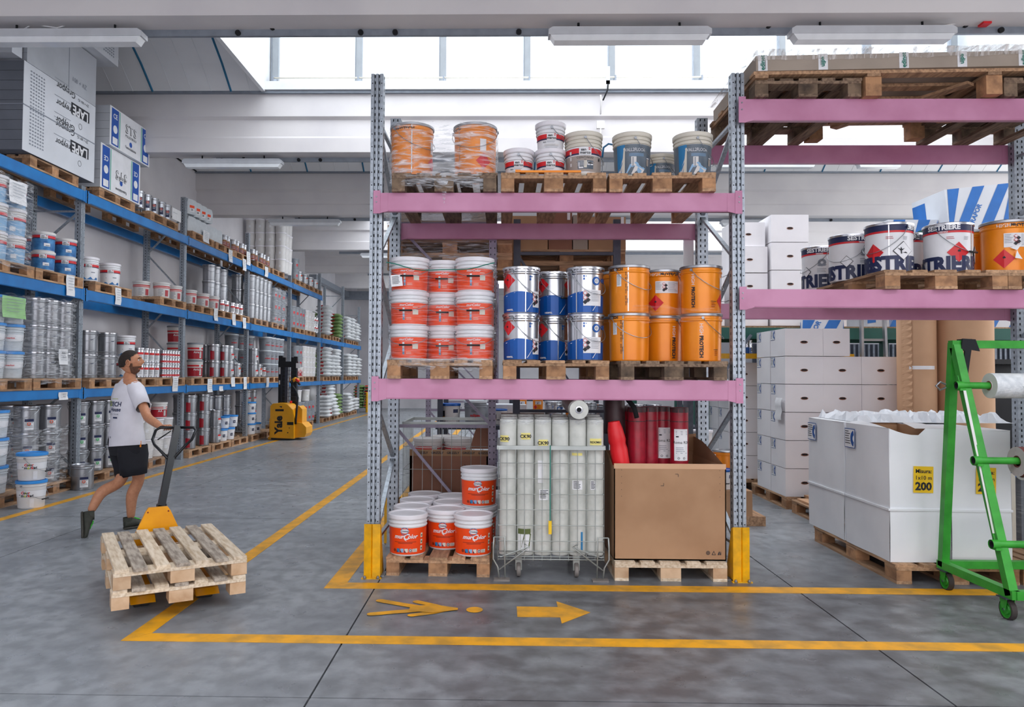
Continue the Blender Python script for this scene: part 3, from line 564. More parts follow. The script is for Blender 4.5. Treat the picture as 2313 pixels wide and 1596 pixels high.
for v, sm_ in (('a', -12), ('b', None), ('c', None), ('d', None), ('e', None)): pail('pro_'+v, .157, .372, 'protech', d_pro(v), seam=sm_, ha={'a': 42, 'b': 120, 'c': 120, 'd': 50, 'e': 80}[v], n=32, name='steel_drum', cat='drum', drop=.42, lidc='tin_dull')
pail('pro_w', .166, .405, 'protech', d_pro('w'), seam=-26, ha=14, n=36, name='steel_drum', cat='drum', drop=.4, lidc='tin_dull')
def d_ses(v):
    def f(d, r0, r, h):
        mp = cyl(r0, r, h); full(d, mp, r, h*.02, h*.97, 'white', 32, 0); full(d, mp, r, h*.83, h*.965, 'navy', 32, 1); full(d, mp, r, h*.79, h*.83, 'red', 32, 1)
        X = {'a': .0, 'b': .17, 'c': -.12}[v]
        d.text('SESTRIERE', X, h*.855, .05, mp, 'white', .04, cut=.35, l=3); d.text('VERNICI', X, h*.797, .016, mp, 'white', .03, l=3)
        for q in (0, 1): d.text('SESTRIERE', -.1+(X*.5)+q*.6, h*.04, .155, mp, 'navy', .05, cut=.18, sx=.9, l=3)
        if v == 'b': d.dia(mp, .02, h*.42, .075, 'ink', 5); d.dia(mp, .02, h*.42, .069, 'white', 6); d.poly(mp, [(.0, h*.36), (.008, h*.36), (.006, h*.42), (.028, h*.47), (.008, h*.45), (0, h*.5), (-.004, h*.45), (-.024, h*.48), (-.002, h*.42)], 'ink', 7); d.poly(mp, [(.01, h*.38), (.05, h*.37), (.035, h*.4)], 'ink', 7); d.dia(mp, -.19, h*.4, .075, 'red', 4)
        if v == 'c': d.dia(mp, -.02, h*.4, .078, 'red', 5); flame(d, mp, -.018, h*.43, .03, l=6); d.dia(mp, .19, h*.38, .075, 'ink', 5); d.dia(mp, .19, h*.38, .069, 'white', 6)
        if v == 'a': d.ring(mp, .02, h*.6, .012, .034, 'inkgrey', 4, 16); d.poly(mp, [(-.02, h*.55), (.06, h*.55), (.045, h*.52), (-.005, h*.52)], 'inkgrey', 4); d.dia(mp, -.12, h*.4, .05, 'ink', 5); d.dia(mp, -.12, h*.4, .045, 'white', 6); d.lines(mp, -.02, .06, h*.45, 3, .014)
        else: d.lines(mp, -.1, -.04, h*.7, 2, .012, 'darkred'); d.lines(mp, .02, .07, h*.7, 3, .01)
    return f
for v in 'abc': pail('ses_'+v, .17, .39, 'white', d_ses(v), taper=.004, beads=(), n=36, name='paint_drum', cat='drum', grip=(v == 'c'), ha={'a': -60, 'b': -70, 'c': 30}[v], seam={'a': None, 'b': -27, 'c': 33}[v], drop=.5)
# silver pails with various labels
def lab(c, x=.02, y=.1, w=.07, hh=.1, top=None, ring=None):
    def f(d, r0, r, h):
        mp = cyl(r0, r, h); d.patch(mp, x, x+w, y, y+hh, c, 3, 1); d.lines(mp, x+.006, x+w-.006, y+hh-.012, 4, hh/5.5, 'ink' if c in ('white', 'orange') else 'white', .25)
        if top: d.patch(mp, x, x+w, y+hh, y+hh+.035, top, 3, 1)
        if ring: d.ring(mp, x+w*.45, y+hh*.75, .012, .02, ring, 4, 10)
    return f
pail('silver', .13, .335, 'tin_dull', lab('white', .08, .05, .02, .02), beads=(.86,), n=26)
pail('silver_mark', .13, .335, 'tin_dull', lambda d, r0, r, h: (d.patch(cyl(r0, r, h), -.02, .02, .03, .045, 'ink', 1), d.patch(cyl(r0, r, h), .05, .1, .2, .21, 'navy', 1)), beads=(.86, .12), n=26)
pail('silver_red', .125, .335, 'tin_dull', lab('white', .02, .06, .08, .07, 'red'), n=24)
pail('silver_navy', .14, .335, 'tin_dull', lab('white', .0, .04, .1, .1, 'navy', 'red_ring'), n=26, ha=-20)
pail('silver_green', .125, .335, 'tin_dull', lab('white', .0, .04, .1, .1, 'navy', 'green_ring'), n=26)
pail('silver_orange', .12, .3, 'tin_dull', lab('white', .02, .05, .06, .12, 'orange'), n=22)
pail('silver_darkred', .125, .335, 'tin_dull', lambda d, r0, r, h: d.patch(cyl(r0, r, h), -.11, -.03, .02, .2, 'darkred', 3), n=24)
def tin(key, r, h, d, n=16): pail(key, r, h, 'tin', d, hd=False, n=n, beads=(.9,), name='paint_tin', cat='tin', taper=0)
tin('tin_blue', .075, .27, lab('navy', -.02, .05, .06, .12, None, 'red_ring')); tin('tin_red', .075, .24, lab('white', -.05, .03, .1, .1, 'red')); tin('can', .05, .14, lambda d, r0, r, h: full(d, cyl(r0, r, h), r, .03, .07, 'red', 12)); tin('tin_brown', .07, .26, lab('orange_dark', -.05, .02, .1, .1, 'palletblock')); tin('tin_plain', .085, .27, None)
# jerrycan
b = MB().prism([(-.1, 0), (.1, 0), (.115, .02), (.115, .2), (.09, .27), (.02, .28), (-.09, .28), (-.115, .2), (-.115, .02)], -.08, .08, 'translucent'); b.lathe([(.022, .27), (.022, .31), (0, .31)], 'translucent', 10, (-.06, 0, 0))
l = MB(); mp = front(-.081); l.patch(mp, -.05, .06, .05, .17, 'white'); l.patch(mp, -.05, .06, .12, .17, 'orange', 1, 1); l.text('20', 0, .07, .05, mp, 'ink')
kind('jerrycan', 'jerrycan', 'jerrycan', ('canister', b), ('label', l)); kind('jerrycan_plain', 'jerrycan', 'jerrycan', ('canister', b))
# sacks
def sack(key, body, endc, w=.42, dp=.6, h=.13, seed=1):
    rr = random.Random(seed); m = MB(); nx, ny = 6, 6; vs = []; 
    for s in (1, -1):
        for j in range(ny+1):
            for i in range(nx+1):
                a, c = i/nx*2-1, j/ny*2-1; q = (1-abs(a)**3.2)*(1-abs(c)**4); pz = h/2*(.5+.5*q**.4)*(1+rr.uniform(-.1, .1)) if abs(a) < 1 and abs(c) < 1 else h*.07*rr.uniform(.4, 1.5)
                vs.append((a*w/2*(1-.03*abs(c)), c*dp/2*(1-.02*abs(a)), h/2+s*pz))
    k = (nx+1)*(ny+1); fs = []; fe = []
    for j in range(ny):
        for i in range(nx):
            a = j*(nx+1)+i; (fe if j in (0,) and i in (1, 2) else fs).append((a, a+1, a+nx+2, a+nx+1)); fs.append((k+a, k+a+nx+1, k+a+nx+2, k+a+1))
    bd = [i for i in range(nx+1)]+[(nx+1)*j+nx for j in range(1, ny+1)]+[(nx+1)*ny+i for i in range(nx-1, -1, -1)]+[(nx+1)*j for j in range(ny-1, 0, -1)]
    for a, c in zip(bd, bd[1:]+bd[:1]): fs.append((a, k+a, k+c, c))
    m.add(vs, fs+fe, body, True)
    m.m = [body]*len(fs)+[endc]*len(fe)
    K[key] = ('sack', 'sack', m.build('sack'))
sack('sack_w', 'sack', 'sack_red'); sack('sack_g', 'sack_green', 'sack_red', seed=4); sack('sack_w2', 'sack', 'sack', seed=9)
def put1(key, loc, rz=0, label=None, group=None, rot=None):
    n, cat, me = K[key]; return ob(n, me, None, loc, rot or rz, label=label, cat=cat, group=group)
# pallets: width along x, length along y, 0.144 high
def pallet(key, wood, block, w=.8, l=1.2, nb=5, seed=3, h=.144, bottom=True, jig=.004):
    rr = random.Random(seed); parts = []; t = .022; z = h-t
    ws = [.145, .1, .145, .1, .145] if nb == 5 else [.082]*nb
    gap = (w-sum(ws))/(nb-1); x = -w/2
    wl = wood if isinstance(wood, list) else [wood]
    for i, a in enumerate(ws):
        dx = rr.uniform(-jig, jig); j = rr.uniform(-jig, jig)
        parts.append(('deck_board', MB().prism([(x+dx, z), (x+a+dx, z), (x+a+dx, h-.003), (x+a+dx-.003, h), (x+dx+.003, h), (x+dx, h-.003)], -l/2+j, l/2+j, wl[i % len(wl)]))); x += a+gap
    zs = z-t
    for y in (-l/2+.0725, 0, l/2-.0725): parts.append(('stringer_board', MB().box(-w/2, w/2, y-.0725, y+.0725, zs, z, wl[0])))
    z0 = t if bottom else 0
    for y in (-l/2+.0725, 0, l/2-.0725):
        for xx, bw in ((-w/2+.05, .1), (0, .145), (w/2-.05, .1)): parts.append(('block', MB().box(xx-bw/2, xx+bw/2, y-.07, y+.07, z0, zs, block)))
    if bottom:
        for xx, bw in ((-w/2+.05, .1), (0, .145), (w/2-.05, .1)): parts.append(('bottom_board', MB().box(xx-bw/2, xx+bw/2, -l/2, l/2, 0, t, wl[-1])))
    kind(key, 'wooden_pallet', 'pallet', *parts)
pallet('pal', 'palletwood', 'palletblock'); pallet('pal2', 'palletwood', 'palletblock', seed=8, jig=.008); pallet('pal_old', 'oldwood', 'oldblock', seed=5, jig=.01)
pallet('pal_pale', 'palewood', 'paleblock', seed=6); pallet('pal_blue', 'palletwood', 'palletblock', l=1.06, seed=11)
pallet('pal_load', ['palewood', 'greywood', 'palewood', 'greywood', 'palewood', 'greywood', 'palewood'], 'paleblock', nb=7, l=1.24, h=.122, bottom=False, seed=2, jig=.008)
def merged(key, wood, block, w=.8, l=1.06, ln=False):
    d = MB(); x = -w/2
    for a in (.145, .1, .145, .1, .145): d.box(x, x+a, -l/2, l/2, .122, .144, wood); x += a+(w-.635)/4
    for y in (-l/2+.0725, 0, l/2-.0725): d.box(-w/2, w/2, y-.0725, y+.0725, .1, .122, wood)
    b = MB()
    for y in (-l/2+.0725, 0, l/2-.0725):
        for xx, bw in ((-w/2+.05, .1), (0, .145), (w/2-.05, .1)): b.box(xx-bw/2, xx+bw/2, y-.07, y+.07, .022, .1, block)
    c = MB()
    for xx, bw in ((-w/2+.05, .1), (0, .145), (w/2-.05, .1)): c.box(xx-bw/2, xx+bw/2, -l/2, l/2, 0, .022, wood)
    kind(key, 'wooden_pallet', 'pallet', ('deck', d), ('blocks', b), ('skids', c))
merged('pal_far', 'palletwood', 'palletblock')
# ---------------------------------------------------------------- pallet racks
UP = [(-.048, .085), (-.048, 0), (-.024, 0), (-.02, .012), (-.012, .012), (-.008, 0), (.008, 0), (.012, .012), (.02, .012), (.024, 0), (.048, 0), (.048, .085)]
def upright(root, x, y, h, m='galv', back=False, slots=True, flip=False):
    s = -1 if flip else 1
    o = ob('upright', MB().prism([(px, py*s) for px, py in UP], .01, h, m, ax='z').box(-.06, .06, min(-.01*s, .09*s), max(-.01*s, .09*s), 0, .01, m), root, (x, y, 0))
    if slots:
        b = MB(); z = .12; yy = .0112*s
        while z < h-.03:
            for xx in (-.016, .016): b.box(xx-.003, xx+.003, min(yy, yy-.001*s), max(yy, yy-.001*s), z, z+.022, 'hole')
            if int(z*20) % 2 == 0:
                for xx in (-.036, .036): b.box(xx-.004, xx+.004, min(0, -.0012*s), max(0, -.0012*s), z, z+.008, 'hole')
            if flip:
                for xx in (-.02, .02): b.box(xx-.005, xx+.005, -.0865, -.085, z, z+.022, 'hole')
            for xx in (-.0485, .0485): b.box(min(xx, xx*1.02), max(xx, xx*1.02), min(.04*s, .05*s), max(.04*s, .05*s), z, z+.022, 'hole')
            z += .05
        q = ob('slots', b, o); q['kind'] = 'stuff'
    return o
def frame(root, x, d, h, m='galv', n=3, slots=True, bm='galv'):
    upright(root, x, 0, h, m, slots=slots); upright(root, x, d, h, m, slots=slots, flip=True)
    z = .25; st = (h-.6)/n; k = 0
    pts = [.25+st*i/2 for i in range(2*n+1)]
    for i in range(len(pts)-1):
        a, b = (.05, d-.05) if i % 2 == 0 else (d-.05, .05)
        ob('brace', MB().bar((x, a, pts[i]), (x, b, pts[i+1]), .035, .022, bm), root)
    for z in (pts[0], pts[-1]): ob('brace', MB().bar((x, .05, z), (x, d-.05, z), .03, .022, bm), root)
def beam(root, x0, x1, y, ztop, h, m, th=.05, fy=-1):
    ya, yb = (y, y+th)
    b = MB(); n = 1
    b.prism([(ya, ztop), (yb, ztop), (yb, ztop-h), (ya+.004, ztop-h), (ya, ztop-h+.01), (ya-.0, ztop-h+.02), (ya, ztop-.012)], x0+.03, x1-.03, m, ax='x')
    o = ob('beam', b, root)
    for x, s in ((x0, 1), (x1, -1)):
        c = MB(); a, e = sorted((x-.012*s, x+.042*s)); yy = ya-.006 if fy < 0 else yb+.006
        c.box(a, e, min(yy, yy+.006), max(yy, yy+.006), ztop-h-.018, ztop+.018, m)
        c.prism([(x+.04*s, ztop-.001), (x+.1*s, ztop-.001), (x+.1*s, ztop-h), (x+.04*s, ztop-h-.014)], ya-.002, ya+.002, m)
        for z in (ztop-.03, ztop-h*.5): c.lathe([(0, -.004), (.006, -.004), (.006, 0)], 'bolt', 8, (x+.012*s, ya-.006, z), axis='y')
        ob('connector', c, o)
    return o
def guard(root, x, y, side, h=.41):
    b = MB().prism([(-.062, -.03), (-.006, -.045), (0, -.034), (.006, -.045), (.062, -.03), (.062, -.024), (0, -.028), (-.062, -.024)], .004, h, 'yellowguard', ax='z')
    for s in (-1, 1): b.prism([(-.03, 0), (.17 if s == side else .05, 0), (.02, h*.96), (-.03, h)], .058*s-.002, .058*s+.002, 'yellowguard', ax='x')
    b.box(-.075, .075, -.06, -.03, 0, .008, 'yellowguard')
    for xx in (-.05, .05): b.lathe([(0, .024), (.008, .024), (.01, .012), (.016, .01), (.016, .006)], 'bolt', 8, (xx, -.055, 0))
    b.box(-.085 if side < 0 else .06, -.06 if side < 0 else .085, .02, .16, 0, .006, 'galv')
    ob('column_guard', b, root, (x, y, 0), label='yellow steel guard bolted round the foot of the upright')
D = 5.73; XF = (-.98, 1.82, 4.665); DP = 1.1
r = put_root = bpy.data.objects.new('pallet_rack', None); C.objects.link(r); r.location = (0, D, 0)
tag(r, 'galvanised pallet rack with pink beams and yellow foot guards beside the walkway', 'pallet rack')
for x in XF: frame(r, x, DP, 3.9)
for zt, h in ((1.52, .155), (2.95, .142)):
    beam(r, XF[0], XF[1], -.05, zt, h, 'pink'); beam(r, XF[0], XF[1], DP-.0, zt, h, 'pink', fy=-1)
for zt, h in ((2.215, .14), (3.675, .165)):
    beam(r, XF[1], XF[2], -.05, zt, h, 'pink'); beam(r, XF[1], XF[2], DP-.0, zt, h, 'pink', fy=-1)
guard(r, XF[0], -.0, 1); guard(r, XF[1], -.0, -1); guard(r, XF[2], 0, -1)
g2 = MB().prism([(-.07, -.03), (.07, -.03), (.07, .05), (.062, .05), (.062, -.024), (-.062, -.024), (-.062, .05), (-.07, .05)], .004, .42, 'yellowguard', ax='z'); ob('column_guard', g2, r, (XF[0]-.02, DP+.06, 0), label='yellow steel guard behind the rear upright')
# blue rack along the wall; local x runs down the aisle, local y away from the aisle
BX = -5.78; BY = [6.75, 10.1, 13.43, 16.85, 20.28, 23.6, 27.1, 30.2]; BZ = [1.335, 2.70, 4.05]; BD = .76
rb = bpy.data.objects.new('pallet_rack', None); C.objects.link(rb); rb.location = (BX, 0, 0); rb.rotation_euler = (0, 0, PI/2)
tag(rb, 'long galvanised pallet rack with blue beams standing along the wall of the aisle', 'pallet rack')
for i, y in enumerate(BY): frame(rb, y, BD, 4.13 if i == 1 else 4.77 if i < 7 else 4.3, slots=i < 4)
for i in range(7):
    for k, z in enumerate(BZ):
        if k == 2 and i > 4: continue
        if k == 2 and i == 4: x1 = BY[i+1]
        else: x1 = BY[i+1]
        beam(rb, BY[i], x1, -.05, z, .14 if k else .12, 'blue'); beam(rb, BY[i], x1, BD, z, .14 if k else .12, 'blue')
# purple-grey and dark racks standing end-on behind the pink rack
def endrack(x0, x1, ys, h, m, lab_, zs, slots):
    q = bpy.data.objects.new('pallet_rack', None); C.objects.link(q); tag(q, lab_, 'pallet rack')
    for j, y in enumerate(ys):
        for x in (x0, x1):
            p = ob('upright', MB().prism([(-.035, 0), (.035, 0), (.035, .05), (-.035, .05)], 0, h, m, ax='z'), q, (x, y, 0))
            if slots and j < 2:
                b = MB(); z = .1
                while z < h:
                    for xx in (-.02, .018): b.box(xx-.004, xx+.004, -.001, 0, z, z+.014, 'hole')
                    z += .06
                o = ob('slots', b, p); o['kind'] = 'stuff'
        for z in zs: ob('brace', MB().bar((x0, y+.02, z), (x1, y+.02, z), .03, .03, m), q)
        for a, b in zip(zs[:-1], zs[1:]): ob('brace', MB().bar((x0, y+.02, b), (x1, y+.02, a), .028, .025, m), q)
        ob('brace', MB().bar((x0, y+.02, zs[0]), (x1-.3, y+.02, .35), .028, .025, m), q)
    for x in (x0, x1):
        for z in (2.55,):
            for a, b in zip(ys, ys[1:]): ob('beam', MB().box(x-.025, x+.025, a+.05, b, z-.12, z, m), q)
    return q
endrack(-1.0, -.085, [6.98, 10.2, 13.4], 3.2, 'purplesteel', 'purple-grey perforated rack standing end-on behind the wrapped white and orange buckets', [1.07, 2.02, 2.98], True)
endrack(.15, 1.14, [7.35, 10.6], 3.1, 'darksteel', 'dark grey rack standing end-on behind the silver and blue drums', [1.2, 2.76], False)
# ---------------------------------------------------------------- goods on the pink rack
def wrap(x0, x1, y0, y1, z0, z1, label, m='wrap', n=10, nz=10, amp=.012, corner=.12, top=False, waist=None, seed=1, rz=0, flare=.0, nm='stretch_wrap'):
    rr = random.Random(seed); b = MB(); cx_, cy_ = (x0+x1)/2, (y0+y1)/2; a, c = (x1-x0)/2, (y1-y0)/2; vs = []; fs = []; k = n*4
    for j in range(nz+1):
        t = j/nz; z = z0+(z1-z0)*t; w_ = 1-(waist(t) if waist else 0)+flare*(1-t)**3
        for i in range(k):
            th = 2*math.pi*(i+.5)/k; q = max(abs(math.cos(th)), abs(math.sin(th))); p = 7
            rr_ = (abs(math.cos(th))**p+abs(math.sin(th))**p)**(-1/p)
            e = rr.uniform(-amp, amp)
            vs.append((cx_+a*w_*rr_*math.cos(th)+e, cy_+c*w_*rr_*math.sin(th)+e*.6, z+rr.uniform(-amp, amp)*(2 if j in (0, nz) else .5)))
    for j in range(nz): fs += [(j*k+i, j*k+(i+1) % k, (j+1)*k+(i+1) % k, (j+1)*k+i) for i in range(k)]
    if top: fs.append([nz*k+i for i in range(k)])
    b.add([(x-cx_, y-cy_, z-z0) for x, y, z in vs], fs, m, True)
    return ob(nm, b, None, (cx_, cy_, z0), rz, label=label, cat='plastic wrap')
Z1, Z2, ZP = 1.52, 2.95, .144
G1 = 'pallets on the pink rack'
for x, y, z, k, rz, l in ((-.445, 6.235, Z2, 'pal_old', 0, 'weathered pallet under the wrapped orange drums, on the upper pink beam'), (.392, 6.235, Z2, 'pal', 0, 'brown pallet under the white and taupe buckets, on the upper pink beam'), (1.235, 6.235, Z2, 'pal2', -.03, 'brown pallet under the slate blue buckets, on the upper pink beam'),
    (-.467, 6.235, Z1, 'pal', 0, 'brown pallet under the wrapped orange buckets, on the lower pink beam'), (.414, 6.235, Z1, 'pal2', 0, 'brown pallet under the silver and blue drums, on the lower pink beam'), (1.29, 6.235, Z1, 'pal_old', .02, 'weathered grey pallet under the orange drums, on the lower pink beam'),
    (-.465, 6.37, 0, 'pal', -.03, 'worn brown pallet on the floor under the orange and white buckets'), (1.29, 6.3, 0, 'pal_pale', 0, 'pale new pallet on the floor under the big open carton')): put(k, (x, y, z+(.001 if z else 0)), rz, l, G1, sc=(1.06, 1, 1) if x == 1.29 and z == 0 else None)
q = Z2+ZP+.003
put('pro_w', (-.715, 5.84, q), .55, 'wrapped orange drum with silver seam, beside the upper galvanised upright', 'wrapped orange drums'); put('pro_w', (-.215, 5.84, q), -.35, 'wrapped orange drum with red diamond, beside the small white bucket', 'wrapped orange drums')
wrap(-.885, -.045, 5.64, 6.75, Z2+.05, Z2+ZP+.4, 'clear plastic wrap around the two orange drums on the upper pallet', 'wrap_milky', waist=lambda t: 0 if t < .3 else .0, amp=.014, seed=5, n=14)
wrap(-.87, -.04, 5.625, 6.8, Z2+.03, Z2+.17, 'crumpled lower band of plastic wrap around the weathered upper pallet', 'wrap_thick', amp=.012, nz=4, n=16, seed=6)
ob('wrap_strip', MB().add([(-.47, 5.655, 3.06), (-.43, 5.655, 3.07), (-.44, 5.64, 2.99), (-.425, 5.635, 2.95), (-.44, 5.665, 2.86), (-.452, 5.665, 2.87), (-.46, 5.635, 2.96)], [(0, 1, 2, 6), (6, 2, 3), (6, 3, 4, 5)], 'wrap_thick'), label='loose plastic strip hanging from the wrapped drums over the pink beam', cat='plastic wrap')
for x, y, z, l in ((.129, 5.83, q, 'small white bucket standing alone beside the wrapped orange drums'), (.379, 5.83, q, 'small white bucket, lower of the stack of two beside the taupe bucket'), (.379, 5.83, q+.212, 'small white bucket, upper of the stack of two beside the taupe bucket')): put('sm_small', (x, y, z), R.uniform(-.06, .06), l, 'small white buckets on the upper pallet')
put('continuo', (.64, 5.85, q), 0, 'taupe bucket with cream lid and red band, on the upper pallet')
for x, l in ((1.027, 'slate blue bucket with cream lid, in the middle of the pink rack top'), (1.505, 'slate blue bucket with cream lid, beside the upper galvanised upright')): put('w2f', (x, 5.87, q), 0, l, 'slate blue buckets')
put('w2f', (1.315, 6.16, q), 0, 'smaller slate blue bucket, half hidden between the two large ones', 'slate blue buckets', sc=.78)
ob('orange_straightedge', MB().box(.1, .6, 5.635, 5.69, q, q+.016, 'protech').box(.1, .14, 5.63, 5.695, q, q+.02, 'protech'), label='orange flat bar lying on the pallet in front of the small white buckets', cat='bar')
ob('blue_hook', MB().tube([(.81, 6.0, 3.32), (.82, 6.0, 3.4), (.86, 6.0, 3.43), (.91, 6.0, 3.42), (.93, 6.0, 3.37)], .008, 'photo_blue').tube([(.81, 6, 3.1), (.81, 6, 3.32)], .004, 'wire'), label='blue plastic hook on a wire beside the taupe bucket', cat='hook')
q = Z1+ZP+.003; cn = ['beside the galvanised upright', 'in the set-back middle column', 'beside the silver drums']; rn = ['bottom', 'middle', 'top']
for j in range(3):
    for i, (x, y) in enumerate(((-.735, 5.9), (-.473, 6.08), (-.214, 5.9))): put('mur2', (x, y, q+.268*j), R.uniform(-.05, .05), 'wrapped orange bucket with white lid, %s layer, %s' % (rn[j], cn[i]), 'wrapped orange buckets on the lower pallet', sc=(1, 1, .94))
    put('mur2', (-.735, 6.36, q+.268*j), .3, 'wrapped orange bucket, %s layer of the back row beside the upright' % rn[j], 'wrapped orange buckets on the lower pallet', sc=(1, 1, .94)); put('mur2', (-.21, 6.36, q+.268*j), -.3, 'wrapped orange bucket, %s layer of the back row near the silver drums' % rn[j], 'wrapped orange buckets on the lower pallet', sc=(1, 1, .94))
wrap(-.9, -.05, 5.735, 6.8, Z1+.06, q+.268*3+.01, 'clear plastic wrap around the nine white-lidded orange buckets', 'wrap', seed=8, n=14, waist=lambda t: -.02*(1-t)); wrap(-.88, -.045, 5.62, 6.83, Z1+.08, Z1+.17, 'bunched lower band of wrap under the orange buckets', 'wrap_thick', seed=9, nz=3, n=14)
ob('tie_cord', MB().tube([(-.895+.84*i/12, 5.725, 2.41-.055*math.sin(PI*i/12)**1.5+.01*math.cos(i)) for i in range(13)], .004, 'teal', 5), label='dark cord tied across the top row of wrapped orange buckets', cat='cord')
l = MB(); mp = flat((-.81, 5.733, 2.28), (.99, 0, .1), (-.1, 0, .99)); l.patch(mp, -.05, .04, -.045, .045, 'paper', 1, 0); l.lines(mp, -.04, .03, .03, 7, .009, 'ink', .35); ob('label_sheet', l, label='small printed label stuck on the wrap over the top orange bucket', cat='label')
hk = ['a', 'b', 'c']
for j in range(2):
    for i, (x, y) in enumerate(((.156, 5.89), (.43, 6.17), (.661, 5.89))): put('hem_'+('abc'[i] if not (j == 0 and i == 1) else 'a'), (x, y, q+.366*j), 0, 'silver drum with blue base, %s row, %s' % (('lower', 'upper')[j], ('showing a red diamond beside the wrapped buckets', 'set back in the middle', 'showing a white label next to the orange drums')[i]), 'silver and blue drums')
pk = {(0, 0): 'pro_a', (1, 0): 'pro_a', (0, 1): 'pro_b', (1, 1): 'pro_c', (0, 2): 'pro_e', (1, 2): 'pro_d'}
for j in range(2):
    for i, (x, y) in enumerate(((1.011, 5.91), (1.33, 6.16), (1.578, 5.91))): put(pk[(j, i)], (x, y, q+.374*j), -.25 if (j, i) == (0, 0) else 0, 'orange drum, %s row, %s' % (('lower', 'upper')[j], ('beside the silver drums', 'set back in the middle', 'beside the galvanised upright')[i]), 'orange drums on the lower pallet')
    put('pro_d', (.985, 6.26, q+.374*j), 1.6, 'orange drum, %s row, behind the drum next to the silver ones' % ('lower', 'upper')[j], 'orange drums on the lower pallet')
wrap(.86, 1.73, 5.745, 6.8, q+.3, q+.375+.05, 'clear band of wrap holding the lower row of orange drums', 'wrap_thin', nz=3, seed=12)
# ---- floor level of the pink rack
q = ZP+.001; mc = [(-.735, 5.93), (-.215, 5.93), (-.45, 6.15), (-.74, 6.26), (-.43, 6.48), (-.735, 6.585), (-.42, 6.81), (-.7, 6.91)]
ml = ['front corner beside the yellow guard', 'front corner beside the roll cage', 'middle, between the two front buckets', 'second row near the upright', 'third row middle', 'third row near the upright', 'back row middle', 'back row near the upright']
for (x, y), l in zip(mc, ml): put('mur', (x, y, q), R.uniform(-.1, .1) if y < 6.2 else R.uniform(-.5, .5), 'orange bucket with white lid on the floor pallet, %s' % l, 'orange buckets on the floor pallet')
put('mur', (-.185, 6.33, q), .1, 'orange bucket with white lid, lower of the two beside the roll cage'); put('mur', (-.185, 6.3, q+.316), 0, 'orange bucket with white lid standing highest, on another bucket beside the roll cage')
# roll cage
def cage(x0, x1, y0, y1, zb, zt, lb, m='cagewire', nx=12, nz=7, feet=True, front_only=False):
    g = bpy.data.objects.new('roll_cage', None); C.objects.link(g); g.location = ((x0+x1)/2, (y0+y1)/2, 0); tag(g, lb, 'cage trolley'); ox, oy = g.location.x, g.location.y
    def wall(p, q_, n):
        b = MB(); a, c = Vector((p[0]-ox, p[1]-oy, 0)), Vector((q_[0]-ox, q_[1]-oy, 0))
        for i in range(n+1): b.tube([a+(c-a)*i/n+Vector((0, 0, zb-.03)), a+(c-a)*i/n+Vector((0, 0, zt))], .0028, m, 5)
        for k in range(nz): z = zb+(zt-zb)*k/nz; b.tube([a+Vector((0, 0, z)), c+Vector((0, 0, z))], .0028, m, 5)
        b.bar(a+Vector((0, 0, zt)), c+Vector((0, 0, zt)), .022, .03, m); ob('wire_panel', b, g)
    wall((x0, y0), (x1, y0), nx); wall((x0, y1), (x1, y1), nx); wall((x0, y0), (x0, y1), 9); wall((x1, y0), (x1, y1), 9)
    b = MB()
    for i in range(13): b.tube([(x0-ox+(x1-x0)*i/12, y0-oy, zb), (x0-ox+(x1-x0)*i/12, y1-oy, zb)], .004, m, 5)
    b.tube([(x0-ox, y0-oy, zb+.04), (x1-ox, y0-oy, zb+.04)], .005, m, 6).tube([(x0-ox, y0-oy, zb-.02), (x1-ox, y0-oy, zb-.02)], .005, m, 6); ob('base_grid', b, g)
    if feet:
        for s, xx in ((1, x0), (-1, x1)):
            for yy in (y0-.02,):
                b = MB(); X = xx-ox; Y = yy-oy
                b.tube([(X-.03*s, Y, zb+.15), (X-.035*s, Y, .25), (X-.035*s, Y, .16), (X+.0*s, Y, .1), (X+.01*s, Y, .02)], .006, m, 6).tube([(X-.03*s, Y, zb+.15), (X+.05*s, Y, zb+.15), (X+.055*s, Y, .02)], .006, m, 6).tube([(X+.01*s, Y, .08), (X+.24*s, Y, zb+.08), (X+.2*s, Y, zb+.1)], .006, m, 6).tube([(X+.02*s, Y, zb), (X+.24*s, Y, zb+.08)], .004, m, 5)
                b.box(min(X-.03*s, X+.09*s), max(X-.03*s, X+.09*s), Y-.03, Y+.04, 0, .012, 'wheel'); ob('foot', b, g)
        for xx, yy in ((x0+.16, y0+.1), (x1-.2, y0+.1), (x0+.16, y1-.1), (x1-.2, y1-.1)):
            b = MB().lathe([(0, -.014), (.05, -.016), (.056, -.01), (.056, .01), (.05, .016), (0, .014)], 'wheel', 18, (xx-ox, yy-oy, .056), axis='x').bar((xx-ox, yy-oy, .05), (xx-ox, yy-oy, zb), .05, .02, m); ob('caster', b, g)
    return g
gc = cage(-.02, .785, 5.70, 6.42, .175, 1.0, 'grey wire roll cage full of standing white rolls, under the pink beam')
ob('strap', MB().box(-.012, -.004, -.38, -.374, .44, 1.02, 'teal').box(-.02, .004, -.385, -.37, .35, .45, 'yellow_sign'), gc, (.0, 0, 0), label='dark green strap with a yellow hook')
